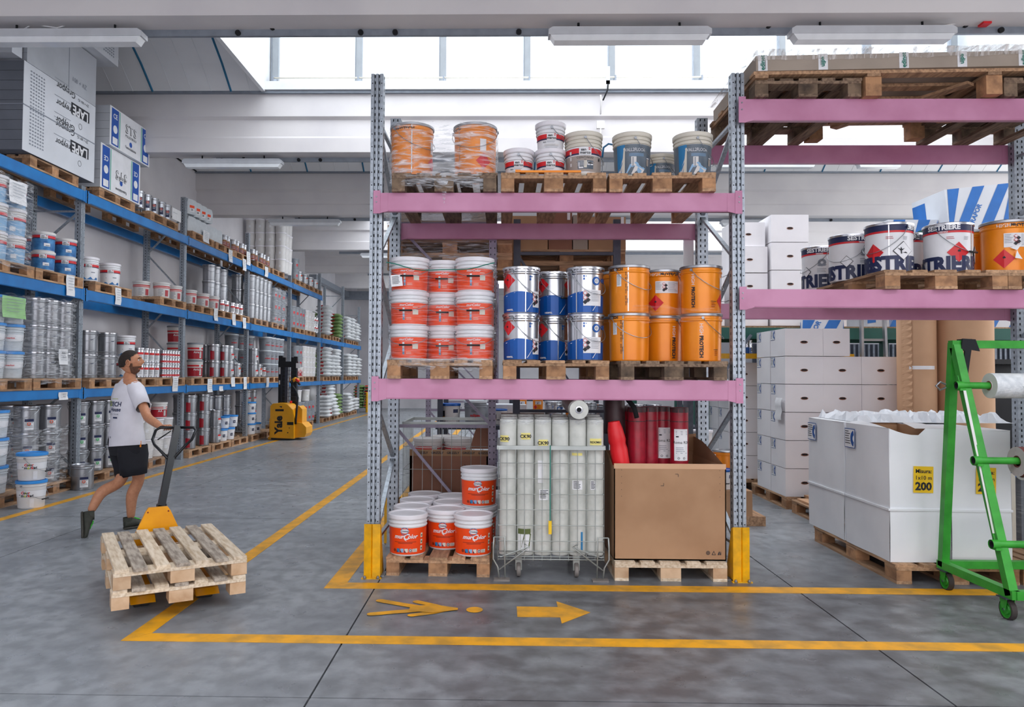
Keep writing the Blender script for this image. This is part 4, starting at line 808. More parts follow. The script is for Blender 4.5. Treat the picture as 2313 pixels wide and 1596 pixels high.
def roll(key, r, h, m, cap=None, top=None, lbl=None, n=20, core=True):
    b = MB().lathe([(r*.98, 0), (r, .01), (r, h-.012), (r*.97, h)], m, n)
    if core: b.lathe([(r*.97, h), (r*.35, h-.004), (r*.33, h-.06), (0, h-.06)], m, n)
    else: b.lathe([(r*.97, h), (0, h)], m, n)
    ps = [('roll_body', b)]
    if cap: ps.append(('wrap_cap', MB().lathe([(r+.001, h-.035), (r+.003, h-.01), (r*.99, h+.004), (0, h+.006)], cap, n)))
    if lbl: d = MB(); lbl(d, cyl(r, r, h), h); ps.append(('label', d))
    kind(key, 'fabric_roll', 'roll', *ps)
roll('net', .066, 1.03, 'netroll', 'wrap_thick'); 
roll('net_ck', .066, 1.03, 'netroll', 'wrap_thick', None, lambda d, mp, h: (d.patch(mp, -.035, .035, h-.17, h-.12, 'yellow_label', 3, 1), d.text('CK90', 0, h-.158, .036, mp, 'ink', .03)))
roll('net_ck2', .066, 1.03, 'netroll', 'wrap_thick', None, lambda d, mp, h: (d.patch(mp, -.035, .035, h-.2, h-.15, 'yellow_label', 3, 1), d.text('CK90', 0, h-.188, .036, mp, 'ink', .03), d.patch(mp, -.04, .0, .55, .72, 'paper', 2, 1), d.patch(mp, -.03, .045, .42, .5, 'paper', 3, 1), d.lines(mp, -.02, .04, .49, 6, .011, 'ink', .4)))
roll('net_bar', .066, 1.03, 'netroll', 'wrap_thick', None, lambda d, mp, h: (d.patch(mp, -.045, .03, .5, .57, 'paper', 3, 1), d.lines(mp, -.035, .02, .56, 6, .01, 'ink', .4), d.patch(mp, -.05, .03, h-.27, h-.25, 'yellow_label', 3, 1), d.patch(mp, .02, .035, .04, .18, 'photo_blue', 1, 1)))
roll('net_rsx', .066, 1.03, 'netroll', 'wrap_thick', None, lambda d, mp, h: (d.patch(mp, -.045, .045, h-.19, h-.14, 'yellow_label', 3, 1), d.text('RSX/M61', 0, h-.175, .022, mp, 'ink', .03), d.patch(mp, -.04, .0, .5, .57, 'paper', 2, 1), d.lines(mp, -.035, -.005, .56, 6, .01, 'ink', .4)))
roll('net_ol', .066, 1.03, 'netroll', 'wrap_thick', None, lambda d, mp, h: (d.patch(mp, -.035, .035, h-.15, h-.1, 'yellow_label', 3, 1), d.text('CK90', 0, h-.138, .036, mp, 'ink', .03), d.patch(mp, -.06, .04, .16, .2, 'olive', 3, 1), d.poly(mp, [(-.03, .06), (.03, .06), (.045, .16), (-.01, .16)], 'olive', 1), d.patch(mp, -.06, .05, .02, .17, 'paper', 3, 0)))
rl = ['at the corner beside the orange buckets', 'second along, olive label near its foot', 'third along, behind white paper labels', 'fourth along, plain beside the green strap', 'fifth along, under the lying roll', 'at the corner beside the big carton']
for i, k in enumerate(('net_ck', 'net_ol', 'net_ck2', 'net', 'net_bar', 'net_rsx')):
    x = .055+.134*i; put(k, (x, 5.785, .18), -.5 if i == 0 else 0, 'white netting roll, cage front row, %s' % rl[i], 'white rolls in the cage')
    for kk in (1, 2): put('net', (x+.01, 5.785+.136*kk, .18+.012*kk), 0, 'white netting roll in the cage, %s row, %s along' % (('', 'middle', 'back')[kk], ORD[i]), 'white rolls in the cage')
b = MB().lathe([(.074, 0), (.074, .55)], 'netroll', 22, axis='y').lathe([(.072, 0), (.03, 0), (.028, .05), (0, .05)], 'netroll', 22, axis='y').lathe([(.029, -.001), (.018, -.002), (.016, .02)], 'tin', 14, axis='y').lathe([(0, -.002+.02), (.017, .018)], 'hole', 12, axis='y').lathe([(.0755, .08), (.0755, .55), (0, .55)], 'brownwrap', 22, axis='y')
ob('fabric_roll', b, None, (.59, 5.66, 1.292), (rad(4), 0, .02), label='white roll lying on top of the caged rolls, end facing out', cat='roll')
# big open carton with red rolls
b = MB(); x0, x1, y0, y1, z0, z1 = .868, 1.722, 5.75, 6.72, .145, .885
b.box(x0, x1, y0, y0+.008, z0, z1-.045, 'card').box(x0, x1, y1-.008, y1, z0, z1, 'card').box(x0, x0+.008, y0, y1, z0, z1-.03, 'card').box(x1-.008, x1, y0, y1, z0, z1-.03, 'card').box(x0, x1, y0, y1, z0, z0+.01, 'card')
b.box(x0, x1, y0-.001, y0+.009, z1-.045, z1-.006, 'card_tan')
f = MB(); f.add([(x1-.002, y0, z1-.03), (x1-.002, y1, z1-.03), (x1-.015, y1, z1+.14), (x1-.03, y0+.55, z1+.12), (x1-.02, y0+.25, z1+.05)], [(0, 1, 2, 3, 4)], 'card').add([(x0, y0, z1-.04), (x0, y0+.5, z1-.03), (x0-.03, y0+.5, z1+.09), (x0-.02, y0+.15, z1+.05)], [(0, 1, 2, 3)], 'card').add([(x1-.33, y1-.02, z1), (x1, y1-.02, z1), (x1, y1-.1, z1+.16), (x1-.3, y1-.1, z1+.14)], [(0, 1, 2, 3)], 'card')
p = MB(); mp = front(y0-.0005)
for x, y, s in ((1.335, .8, 1), (1.245, .71, -1)): p.poly(mp, [(x, y), (x+.022*s, y), (x+.022*s, y+.003), (x, y+.003)], 'ink'); p.poly(mp, [(x+.022*(s > 0), y-.02*(s > 0)), (x+.003+.022*(s > 0), y-.02*(s > 0)), (x+.003+.022*(s > 0), y+.022*(s < 0)), (x+.022*(s > 0), y+.022*(s < 0))], 'ink')
for i in range(5):
    for x in (.925, 1.675): p.oval(mp, x, .83-.05*i, .002, .003, 'ink')
p.ring(mp, 1.583, .205, .01, .015, 'ink', 1, 12); p.ring(mp, 1.583, .205, 0, .006, 'ink', 1, 8); p.poly(mp, [(1.61, .19), (1.642, .19), (1.626, .222)], 'ink'); p.poly(mp, [(1.617, .194), (1.635, .194), (1.626, .213)], 'card', 2); p.poly(mp, [(1.655, .19), (1.668, .19), (1.672, .215), (1.665, .215)], 'ink'); p.poly(mp, [(1.671, .19), (1.682, .19), (1.68, .22)], 'ink')
bx = bpy.data.objects.new('cardboard_box', None); C.objects.link(bx); tag(bx, 'large open brown carton holding red rolls, beside the roll cage', 'box'); ob('box_wall', b, bx); ob('flap', f, bx); ob('print', p, bx)
def rr_lab(d, mp, h): d.patch(mp, -.055, .055, h-.42, h-.17, 'paper', 5, 1); d.lines(mp, -.04, .05, h-.19, 3, .012, 'inkgrey'); d.text('Roma R20', 0, h-.285, .03, mp, 'ink', 0, cut=.5); d.lines(mp, -.04, .045, h-.32, 4, .014); d.ring(mp, -.02, h-.4, .006, .009, 'ink', 2, 8); d.ring(mp, .02, h-.4, .006, .009, 'ink', 2, 8); d.patch(mp, -.04, -.02, h-.235, h-.225, 'ink', 1, 2)
def rr_extra(d, mp, h): d.patch(mp, -.21, .21, h-.04, h, 'darkroll', 12, 0); d.patch(mp, -.21, .21, h-.115, h-.108, 'darkroll', 12, 0)
roll('red_l', .072, 1.14, 'redroll', None, None, lambda d, mp, h: (rr_extra(d, mp, h), rr_lab(d, mp, h))); roll('red', .072, 1.14, 'redroll', None, None, rr_extra)
for i, (x, y, k) in enumerate(((.98, 6.17, 'red'), (1.09, 6.02, 'red'), (1.215, 6.13, 'red'), (1.335, 6.2, 'red_l'), (1.43, 6.02, 'red_l'))): put(k, (x, y, .16), 0 if i > 2 else .9, 'red film-wrapped roll in the open carton, %s' % ('at the bright red bag', 'second along', 'third along', 'fourth along, with a white label', 'at the free end, large white label')[i], 'red rolls in the carton')
ob('red_bag', MB().lathe([(.0, 0), (.06, .02), (.066, .12), (.07, .26), (.062, .3), (.07, .33), (.06, .42), (.045, .48)], 'brightred', 16, join=True), None, (.965, 5.86, .72), (0, rad(-10), 0), label='bright red plastic bag bulging at the corner of the open carton', cat='bag')
ob('black_strap', MB().tube([(.88, 6.3, 1.38), (.93, 6.15, 1.42), (1.0, 6.0, 1.38), (1.05, 5.9, 1.3), (1.07, 5.9, 1.22)], .02, 'cloth_black', 6).lathe([(.0, 0), (.09, .0), (.08, .3), (.05, .38)], 'darkroll', 12, (.93, 6.12, 1.08)), label='dark cloth and strap slumped over the red rolls in the carton', cat='cloth')
# ---- bay of the pink rack with the paint drums
put('pal2', (3.34, 6.235, 2.216), 0, 'brown pallet under the white paint drums, on the lower beam of the second bay', G1, sc=(1.14, 1, 1)); put('pal', (4.2, 6.235, 2.216), 0, 'brown pallet under the orange drums at the edge of the second bay', G1)
q = 2.215+ZP+.001
for k, x, y, rz, l in (('b', 3.066, 5.93, 0, 'with a tree symbol, in front near the corner'), ('c', 3.53, 5.93, 0, 'red diamond and black grip, beside orange drum'), ('a', 2.985, 6.4, .1, 'second row near the upright'), ('a', 2.985, 6.98, -.5, 'back row, half hidden behind the beam'), ('a', 3.4, 6.35, -.4, 'seen through the gap between the two front drums')): put('ses_'+k, (x, y, q), rz, 'white paint drum with navy lettering, %s' % l, 'white paint drums')
put('pro_c', (4.0, 5.95, q), -.1, 'orange drum with torn label, on the lower beam of the second bay', 'orange drums in the second bay', sc=1.12); put('pro_b', (3.98, 6.36, q), 0, 'orange drum standing behind the white paint drum with red diamond', 'orange drums in the second bay', sc=1.12)
ob('torn_label', MB().add([(3.9, 5.76, 2.55), (3.97, 5.755, 2.57), (4.0, 5.75, 2.6), (3.96, 5.75, 2.5), (3.98, 5.74, 2.46), (3.93, 5.75, 2.47), (3.95, 5.755, 2.53)], [(0, 1, 2, 6), (6, 3, 5), (3, 4, 5)], 'paper'), label='torn white paper scrap hanging on the orange drum in the second bay', cat='paper')
l = MB(); mp = front(5.634-.001); l.ring(mp, 3.95, 2.285, .03, .033, 'hole', 1, 18, 1.3); l.text('EPAL', 3.95, 2.272, .034, mp, 'hole', .02); ob('stamp', l, label='oval mark burnt into the block of the pallet under the orange drums', cat='mark')
# ---- top of the second bay: old pallets, long wooden base and wrapped panels
put('pal_old', (2.32, 6.235, 3.676), 0, 'dark weathered pallet on the top pink beam beside the upright', G1); put('pal_old', (4.19, 6.235, 3.676), .0, 'dark weathered pallet on the top pink beam at the edge of the second bay', G1); put('pal', (1.5, 7.6, 3.5), .2, 'broken pallet lying behind the head of the middle upright', G1) if 0 else None
g = bpy.data.objects.new('timber_base', None); C.objects.link(g); tag(g, 'long pale timber base lying across the weathered pallets on the top beam', 'timber base'); g.location = (3.18, 6.2, 3.796); g.rotation_euler = (0, -.012, 0)
for y in (-.55, -.28, 0, .28, .55): ob('plank', MB().box(-1.28, 1.4, y-.05, y+.05, .0+.05, .075, 'palletwood'), g)
for x in (-1.22, -.38, .52, 1.3):
    ob('crosspiece', MB().box(x-.05, x+.05, -.6, .6, .025, .05, 'palletwood'), g)
    for y in (-.53, 0, .5):
        if abs(x) < 1: ob('block', MB().box(x-.06, x+.06, y-.06, y+.06, -.118, .025, 'palletblock'), g)
ob('plank', MB().bar((-.2, .5, -.0), (.4, -.5, .0), .09, .022, 'palletwood'), g); ob('plank', MB().bar((.58, -.5, -.0), (.6, .55, -.0), .09, .022, 'oldwood'), g)
g = bpy.data.objects.new('panel_pack', None); C.objects.link(g); tag(g, 'long flat carton wrapped in clear film on the topmost timber base', 'package'); g.location = (3.22, 6.2, 3.874); g.rotation_euler = (0, -.014, -.01)
ob('carton', MB().box(-1.3, 1.5, -.62, .55, 0, .115, 'card_grey'), g); 
b = MB(); rr = random.Random(4); n = 40
for s, (ya, yb) in enumerate(((-.635, -.635), (-.635, .56))):
    vs = []; 
    for i in range(n+1):
        x = -1.34+2.9*i/n; a = rr.uniform(-.006, .006)
        if s == 0: vs += [(x, -.63+a, .078+rr.uniform(-.008, .008)), (x+rr.uniform(-.02, .02), -.65-a, .15+a)]
        else: vs += [(x, -.65, .15+a), (x, .57, .155+a)]
    b.add(vs, [(2*i, 2*i+2, 2*i+3, 2*i+1) for i in range(n)], 'film_top', False)
ob('film', b, g)
for i, x in enumerate((-1.25, -.8, -.2, .23, .68, 1.2)):
    l = MB().box(x-.035, x+.035, -.6225, -.62, .0, .12, 'paper'); mp = flat((x, -.6235, .06), (0, 0, -1 if i % 2 else 1), (1 if i % 2 else -1, 0, 0)); l.text('edinet'[:4 if i % 2 else 6], 0, -.012, .045, mp, 'teal', .03); l.lines(mp, -.05, .05, -.02, 1, .01, 'ink', .3); ob('tape', l, g)
ob('metal_offcuts', MB().box(1.94, 2.2, 6.62, 6.66, 3.821, 3.87, 'darksteel').box(1.93, 2.1, 6.7, 6.74, 3.821, 3.88, 'galv_dark').box(1.96, 2.25, 6.76, 6.8, 3.821, 3.86, 'tin_dull'), label='short steel offcuts on the rear end of the top weathered pallet', cat='scrap')
# ---------------------------------------------------------------- goods on the blue rack
# rows: shelf (0 floor, 1, 2, 3), kind, world x of the centres, list of world y, layers, layer height, base label, place, start layer height offset, turn
SH = ['floor level', 'first shelf', 'second shelf', 'top shelf']; ZS = [0, BZ[0], BZ[1], BZ[2]]
LN = {1: [''], 2: ['lower layer', 'upper layer'], 3: ['bottom layer', 'middle layer', 'top layer'], 4: ['bottom layer', 'second layer', 'third layer', 'top layer'], 5: ['bottom layer', 'second layer', 'third layer', 'fourth layer', 'top layer']}
def row(sh, key, x, ys, nz, h, base, place, off=0, turn=.75, sc=None, jit=.06, skip=()):
    for i, y in enumerate(ys):
        for j in range(nz):
            if (i, j) in skip: continue
            bits = [base]
            if nz > 1: bits.append(LN[nz][j])
            if len(ys) > 1: bits.append(ORD[i]+' along')
            z = ZS[sh]+ZP+.003+off+h*j
            put(key, (x, y, z), turn+R.uniform(-jit, jit), ', '.join(bits)+', '+place, '%s, %s' % (base, place), sc=sc)
def pals(sh, ys, near=True, x=-6.12, words='', l=1.035):
    out = []; hw = l/2+.003
    for a, b_ in zip(BY, BY[1:]):
        q = [y for y in ys if a <= y < b_]
        if not q: continue
        lo = a+.064+hw; hi = b_-.064-hw; p = [max(lo, y) for y in q]
        for k in range(1, len(p)): p[k] = max(p[k], p[k-1]+2*hw)
        if p[-1] > hi:
            p[-1] = hi
            for k in range(len(p)-2, -1, -1): p[k] = min(p[k], p[k+1]-2*hw)
        out += p
    for i, y in enumerate(out):
        put('pal_blue' if near else 'pal_far', (x, y, ZS[sh]+(.001 if sh else 0)), 0, 'brown pallet, %s of blue rack, %s' % (SH[sh], words[i]), 'pallets on the blue rack', sc=(1, l/1.06, 1))
S = lambda s, b: '%s, %s bay of blue rack' % (s, b)
# bay boundaries: 6.75 10.1 13.43 16.85 20.28 23.6 27.1 30.2
pals(3, [9.35, 10.9, 12.45, 14.1, 15.3, 16.3], words=['under the grey insulation packs', 'under the two blue and white packs', 'under the row of silver tins', 'under the jerrycans', 'under the brown tins', 'past the brown tins'])
pals(3, [17.7, 18.9, 20.95, 22.1, 23.1], False, words=['first beyond the brown tins', 'beneath the tins before the white rolls', 'under the stacked white rolls', 'under the grey tubs', 'at the end of the top beams'])
pals(2, [8.45, 9.55, 10.85, 12.9, 14.1, 15.2, 16.25], words=['under the wrapped light blue buckets', 'under the dark blue buckets', 'under the two wave buckets', 'under the speckled buckets', 'under the second group of speckled buckets', 'under the short silver tins', 'beside the tall silver stack'])
pals(2, [17.6, 18.9, 21, 22.2, 24.3, 25.6, 27.8, 29.1], False, words=['under the tall silver stack', 'under the grey tubs', 'beyond the grey tubs', 'before the first sacks', 'under the first sacks', 'under the second sacks', 'under the far sacks', 'under the farthest sacks'])
pals(1, [8.45, 9.55, 10.75, 11.9, 12.95, 14.15, 15.25, 16.3], words=['under the blue-lidded buckets', 'under the wrapped steel pails', 'under the pair of bare steel pails', 'under the small red-banded tins', 'under the shrink-wrapped cans', 'under the red tubs', 'under the red-labelled pails', 'under the orange-labelled pails'])
pals(1, [17.5, 18.7, 19.8, 20.95, 22.1, 24.3, 25.6, 27.8, 29.1], False, words=['under the pails past the third upright', 'behind the stacker mast', 'beyond the stacker mast', 'under the red-banded tubs', 'under the wrapped white tubs', 'below the first sacks', 'below the second sacks', 'below the far sacks', 'below the farthest sacks'])
pals(0, [8.45, 9.55, 10.75, 12.1, 14.1, 15.2, 16.3], words=['behind the two blue-lidded buckets', 'behind the lone steel pail', 'behind the walking man', 'beyond the pallet truck handle', 'with stacked silver pails', 'with pails and blue-lidded tubs', 'at the third upright'])
pals(0, [17.5, 18.6, 20.9, 22.1, 24.3, 25.5, 26.5, 27.8, 28.9], False, words=['before the yellow stacker', 'behind the yellow stacker', 'just past the yellow stacker', 'under the pink-labelled tubs', 'under the slumped sacks', 'under the leaning sacks', 'beside the leaning sacks', 'under the far low sacks', 'next along under the far low sacks'])
# second shelf
p = S('second shelf', 'nearest'); p = 'second shelf, near end of blue rack'
row(2, 'sm_big', -5.89, [8.78, 8.44], 3, .326, 'wrapped light blue and white bucket', 'near end of second shelf', turn=.5)
row(2, 'sm_blue', -5.86, [9.36, 9.84], 2, .246, 'blue bucket with red band', 'second shelf beside first upright', turn=.55, skip=()); row(2, 'sm_blue', -6.14, [9.62], 2, .246, 'blue bucket with red band, set back', 'second shelf beside first upright', turn=.6)
row(2, 'sm_wave', -5.88, [10.42, 11.02], 1, .34, 'white bucket with blue wave and red band', 'second shelf past first upright', turn=.6)
row(2, 'tub_speck', -5.88, [12.72, 13.2], 1, .27, 'speckled white bucket with red band', 'second shelf before second upright', turn=.7); row(2, 'tub_speck', -6.15, [12.55], 1, .27, 'speckled white bucket set back', 'second shelf before second upright', turn=.7)
row(2, 'tub_speck', -5.88, [13.85, 14.45, 14.95], 1, .27, 'speckled white bucket with red band', 'second shelf past second upright', turn=.7)
row(2, 'tin_red', -5.84, [15.35, 15.6, 15.95, 16.2, 16.45], 1, .27, 'short silver tin', 'second shelf, third bay of blue rack')
row(2, 'silver', -6.2, [15.6, 15.9, 16.3], 3, .335, 'tall stack of silver pails, set back', 'second shelf before third upright')
row(2, 'silver', -5.87, [17.2, 17.5, 17.8, 18.1, 18.4], 3, .336, 'silver pail in the tall wrapped stack', 'second shelf past third upright'); row(2, 'silver', -6.15, [17.15], 3, .336, 'silver pail in the tall stack, back row', 'second shelf past third upright')
row(2, 'tub_greylid', -5.87, [18.9, 19.2, 19.6], 3, .3, 'grey tub in the wrapped stack', 'second shelf, fourth bay')
row(2, 'tub_greylid', -5.87, [20.6, 20.95, 21.3, 21.6], 2, .3, 'grey tub with bail', 'second shelf, fifth bay'); row(2, 'tub_plain', -5.87, [22, 22.35, 22.7], 2, .3, 'white tub', 'second shelf, fifth bay', sc=(1, 1, .86)); row(2, 'tin_red', -5.85, [23.05, 23.3], 2, .24, 'red and grey tin', 'second shelf at fifth upright')
# first shelf
row(1, 'cm_plain', -5.9, [8.8, 8.46], 3, .323, 'translucent bucket with blue lid', 'near end of first shelf', turn=.45)
row(1, 'silver_mark', -5.87, [9.24, 9.52, 9.82], 3, .335, 'wrapped steel pail', 'first shelf before first upright', turn=.5, sc=(.98, .98, 1))
row(1, 'silver_mark', -5.88, [10.44, 10.98], 2, .336, 'bare steel pail', 'first shelf past first upright', turn=.5); row(1, 'silver_mark', -6.17, [10.4, 10.75], 2, .336, 'bare steel pail, back row', 'first shelf past first upright', turn=.5)
row(1, 'sm_wave', -5.88, [11.52], 2, .33, 'white and blue bucket', 'first shelf behind the man', turn=.6, sc=(1, 1, .96)); row(1, 'sm_wave', -6.28, [11.8], 2, .34, 'white and blue bucket, set back', 'first shelf behind the man', turn=.6)
row(1, 'tin_red', -5.82, [11.85, 12.02, 12.22, 12.4], 2, .242, 'small silver tin with red band', 'first shelf beside the man\'s face'); row(1, 'tin_red', -5.99, [11.9, 12.1, 12.3], 2, .242, 'small silver tin, second row', 'first shelf beside the man\'s face')
for a in range(6):
    for c in range(2):
        for j in range(4): put('can', (-5.79-.105*c, 12.64+.106*a, ZS[1]+ZP+.001+.118*j), R.uniform(0, 6), 'small red-banded can in shrink pack, %s layer, %s along, %s' % (('bottom', 'second', 'third', 'top')[j], ORD[a], ('outer row', 'inner row')[c]), 'shrink-wrapped cans on the first shelf', sc=(1, 1, .84))
row(1, 'tub_red', -6.33, [14.3], 3, .33, 'white tub with red label, set back', 'first shelf at second upright', turn=.6); row(1, 'tub_red', -5.9, [14.22], 2, .33, 'white tub with red label', 'first shelf past second upright', turn=.6)
row(1, 'silver_darkred', -5.88, [15.08, 15.62], 2, .336, 'silver pail with dark red panel', 'first shelf, third bay'); row(1, 'silver_red', -5.88, [15.9], 2, .336, 'silver pail with red and white label', 'first shelf, third bay'); row(1, 'silver_mark', -6.16, [14.9, 15.4], 2, .336, 'silver pail, back row', 'first shelf, third bay')
row(1, 'silver_orange', -5.88, [16.35], 1, .3, 'grey pail with orange label', 'first shelf before third upright'); row(1, 'silver', -6.15, [16.3, 16.6], 2, .3, 'silver pail, set back', 'first shelf before third upright')
row(1, 'silver_red', -5.88, [17.5], 2, .336, 'silver pail with red label', 'first shelf past third upright'); row(1, 'silver_orange', -5.88, [17.82], 1, .3, 'silver pail with orange label', 'first shelf past third upright'); row(1, 'tub_grey', -6.25, [17.1, 17.7, 18.2], 3, .33, 'dark grey tub, back row', 'first shelf, fourth bay')
row(1, 'tub_grey', -5.88, [18.4, 18.75, 19.1, 19.45], 3, .33, 'grey tub with red lettering', 'first shelf above the stacker'); row(1, 'tin_red', -5.82, [18.07], 1, .24, 'tin with red label', 'first shelf, fourth bay')
row(1, 'tub_redw', -5.88, [20.7, 21.05, 21.4], 1, .27, 'white tub with red band', 'first shelf, fifth bay'); row(1, 'tub_greylid', -5.9, [21.1, 21.45], 2, .3, 'grey tub on the red-banded tubs', 'first shelf, fifth bay', off=.28); row(1, 'tub_plain', -5.88, [21.85, 22.2, 22.55, 22.9], 3, .3, 'white wrapped tub', 'first shelf, fifth bay', sc=(1, 1, .86))
# floor level
row(0, 'cm_plain', -5.93, [8.6], 3, .323, 'translucent bucket with blue lid, stacked', 'floor level near end of blue rack', turn=.45)
row(0, 'silver_navy', -5.9, [9.16, 9.62], 3, .33, 'steel pail with navy label', 'floor level before first upright', turn=.4); row(0, 'silver_navy', -6.2, [9.35], 3, .33, 'steel pail with navy label, back row', 'floor level before first upright', turn=.4)
row(0, 'silver_green', -5.9, [10.3, 10.72, 11.1], 3, .336, 'steel pail with green ring label', 'floor level behind the man', turn=.5)
row(0, 'tub_redw', -5.9, [12.12, 12.72], 1, .27, 'white tub with red label', 'on the wrapped tubs above the truck handle', off=.64, turn=.6); row(0, 'tub_plain', -5.9, [11.9, 12.25, 12.6, 12.95], 2, .32, 'wrapped white tub', 'floor level behind the truck handle', turn=.6, sc=(1, 1, .92))
row(0, 'silver_darkred', -5.88, [13.95, 14.6], 3, .333, 'silver pail with dark red panel', 'floor level past second upright'); row(0, 'silver_red', -5.88, [15.2], 2, .333, 'silver pail with red label', 'floor level, third bay'); row(0, 'silver_mark', -6.16, [14.2, 14.9], 3, .333, 'silver pail, back row', 'floor level, third bay')
row(0, 'tub_bluelid', -5.9, [15.55, 15.98], 1, .25, 'white tub with bright blue lid', 'floor level before third upright'); row(0, 'tub_bluelid', -5.95, [15.8, 16.3], 1, .25, 'white tub with bright blue lid, upper', 'floor level before third upright', off=.251); row(0, 'silver', -6.2, [15.6, 16.1, 16.6], 3, .3, 'dark steel pail, back row', 'floor level before third upright')
row(0, 'tub_bluelid', -5.9, [17.35], 3, .251, 'white tub with bright blue lid', 'beside the yellow stacker'); row(0, 'tub_bluelid', -5.88, [17.68], 1, .25, 'white tub with bright blue lid, lone', 'beside the yellow stacker'); row(0, 'silver_red', -6.24, [17.75, 18.1, 18.5], 3, .333, 'silver pail, back row', 'behind the yellow stacker')
row(0, 'tub_greylid', -5.88, [20.9, 21.25, 21.6, 22, 22.4, 22.8], 2, .3, 'grey tub with pink label', 'floor level past the stacker', sc=(1.1, 1.1, 1)); row(0, 'tub_plain', -5.88, [21.3, 22.2], 1, .3, 'white tub on the grey tubs', 'floor level past the stacker', off=.605)
# top shelf
row(3, 'tin_blue', -5.82, [11.75, 12.0, 12.24, 12.5, 12.72], 1, .27, 'silver tin with navy label', 'top shelf, second bay', turn=.5); row(3, 'tin_plain', -6.02, [11.85, 12.15, 12.45], 1, .27, 'plain silver tin, second row', 'top shelf, second bay')
row(3, 'jerrycan', -5.86, [13.72, 13.98, 14.24, 14.5], 1, .31, 'translucent jerrycan with orange label, upper layer', 'top shelf past second upright', off=.32, turn=1.2); row(3, 'jerrycan_plain', -5.86, [13.72, 13.98, 14.24, 14.5, 14.76, 15.02], 1, .31, 'translucent jerrycan, lower layer', 'top shelf past second upright', turn=1.2)
row(3, 'tin_brown', -5.84, [15.42, 15.6, 15.95, 16.15, 16.45, 16.62], 1, .26, 'silver tin with brown label', 'top shelf before third upright')
row(3, 'tin_brown', -5.84, [17.2, 17.4, 17.8, 18.0, 18.3], 1, .26, 'silver tin with brown label', 'top shelf past third upright')
for ix in range(4):
    for iy in range(3):
        if ix not in (0,) and iy > 0: continue
        for j in range(4): put('tub_plain', (-5.76-.265*ix, 19.2+.29*iy, ZS[3]+ZP+.001+.346*j), 0, 'white wrapped tub, %s, %s out from the wall side, %s deep, top shelf' % (LN[4][j], ORD[3-ix], ORD[iy]), 'stacked white tubs on the top shelf', sc=(.93, .93, 1))
row(3, 'tub_greylid', -5.86, [20.8], 2, .3, 'grey tub', 'top shelf beyond the white tubs'); row(3, 'silver_orange', -5.87, [21.3, 21.9, 22.5, 23.1], 1, .3, 'steel pail', 'top shelf at the end of the beams')
# sheets hung on beams
def sheet(name, y, z, w, h, words, c='paper', txt_=None, x=BX+.062, tilt=0, xx=None):
    b = MB(); mp = flat((0, 0, 0), (0, 1, 0), (0, 0, 1)); n = 4; rr = random.Random(int(y*100))
    vs = [(.004+.01*math.sin(j*1.3+y)*(j/n)+rr.uniform(0, .004), -w/2+w*i, -h*j/n) for j in range(n+1) for i in (0, 1)]
    b.add(vs, [(2*j, 2*j+2, 2*j+3, 2*j+1) for j in range(n)], c, True)
    mq = flat((.022, 0, 0), (0, 1, 0), (0, 0, 1)); b.lines(mq, -w*.38, w*.38, -h*.15, 5, h*.14, 'inkgrey', .15, 0)
    if txt_: 
        for i, t in enumerate(txt_): b.text(t, 0, -h*(.3+.28*i), h*.16, mq, 'ink', .01, l=1)
    ob(name, b, None, (x, y, z), (tilt, 0, 0), label=words, cat='paper sheet')
for i, (y, z, w, h, l) in enumerate(((9.72, 2.84, .19, .27, 'on the beam below the dark blue buckets'), (10.95, 2.82, .17, .25, 'on the beam below the wave buckets'), (14.75, 2.85, .2, .24, 'on the second beam below the speckled buckets'), (15.75, 2.83, .2, .24, 'on the second beam below the short tins'), (16.4, 2.8, .2, .24, 'on the second beam before the third upright'), (12.95, 1.5, .22, .26, 'on the first beam below the shrink-wrapped cans'), (14.5, 1.45, .24, .26, 'curled, on the first beam below the red tubs'), (15.75, 1.48, .22, .2, 'on the first beam below the red-labelled pails'), (16.5, 1.48, .2, .27, 'on the first beam before the third upright'), (18.1, 1.47, .2, .24, 'on the first beam beside the stacker mast'), (15.5, 4.16, .22, .26, 'on the top beam below the brown tins'), (16.35, 4.1, .22, .26, 'hanging low from the top beam before the third upright'), (16.6, 4.3, .24, .3, 'on the brown tins before the third upright'), (17.9, 4.15, .24, .24, 'on the top beam past the third upright'), (14.2, 4.3, .3, .22, 'slanting across the lower jerrycans'))):
    sheet('paper_sheet', y, z, w, h, 'white printed sheet %s' % l)
sheet('paper_sheet', 9.62, 1.30, .2, .1, 'small white card on the first beam before the first upright', txt_=['ALPHA TEX', 'BIANCO'], x=BX+.056); sheet('paper_sheet', 9.58, 1.86, .2, .2, 'white sheet reading BIANCO taped on the wrapped steel pails', txt_=['BIANCO', '21+75'], x=-5.71); sheet('paper_sheet', 8.62, 3.8, .32, .26, 'white handwritten sheet taped on the wrapped light blue buckets', x=-5.72); sheet('paper_sheet', 8.6, 2.44, .42, .25, 'green sheet taped on the blue-lidded buckets', c='paper_green', x=-5.72); sheet('paper_sheet', 15.1, 1.3, .2, .1, 'small card on the first beam of the third bay', x=BX+.056)
ob('paper_sheet', MB().box(-5.735, -5.73, 12.75, 13.1, 4.24, 4.44, 'paper').box(-5.7296, -5.729, 12.78, 12.95, 4.36, 4.365, 'inkgrey'), label='white board leaning against the silver tins on the top shelf', cat='paper sheet')
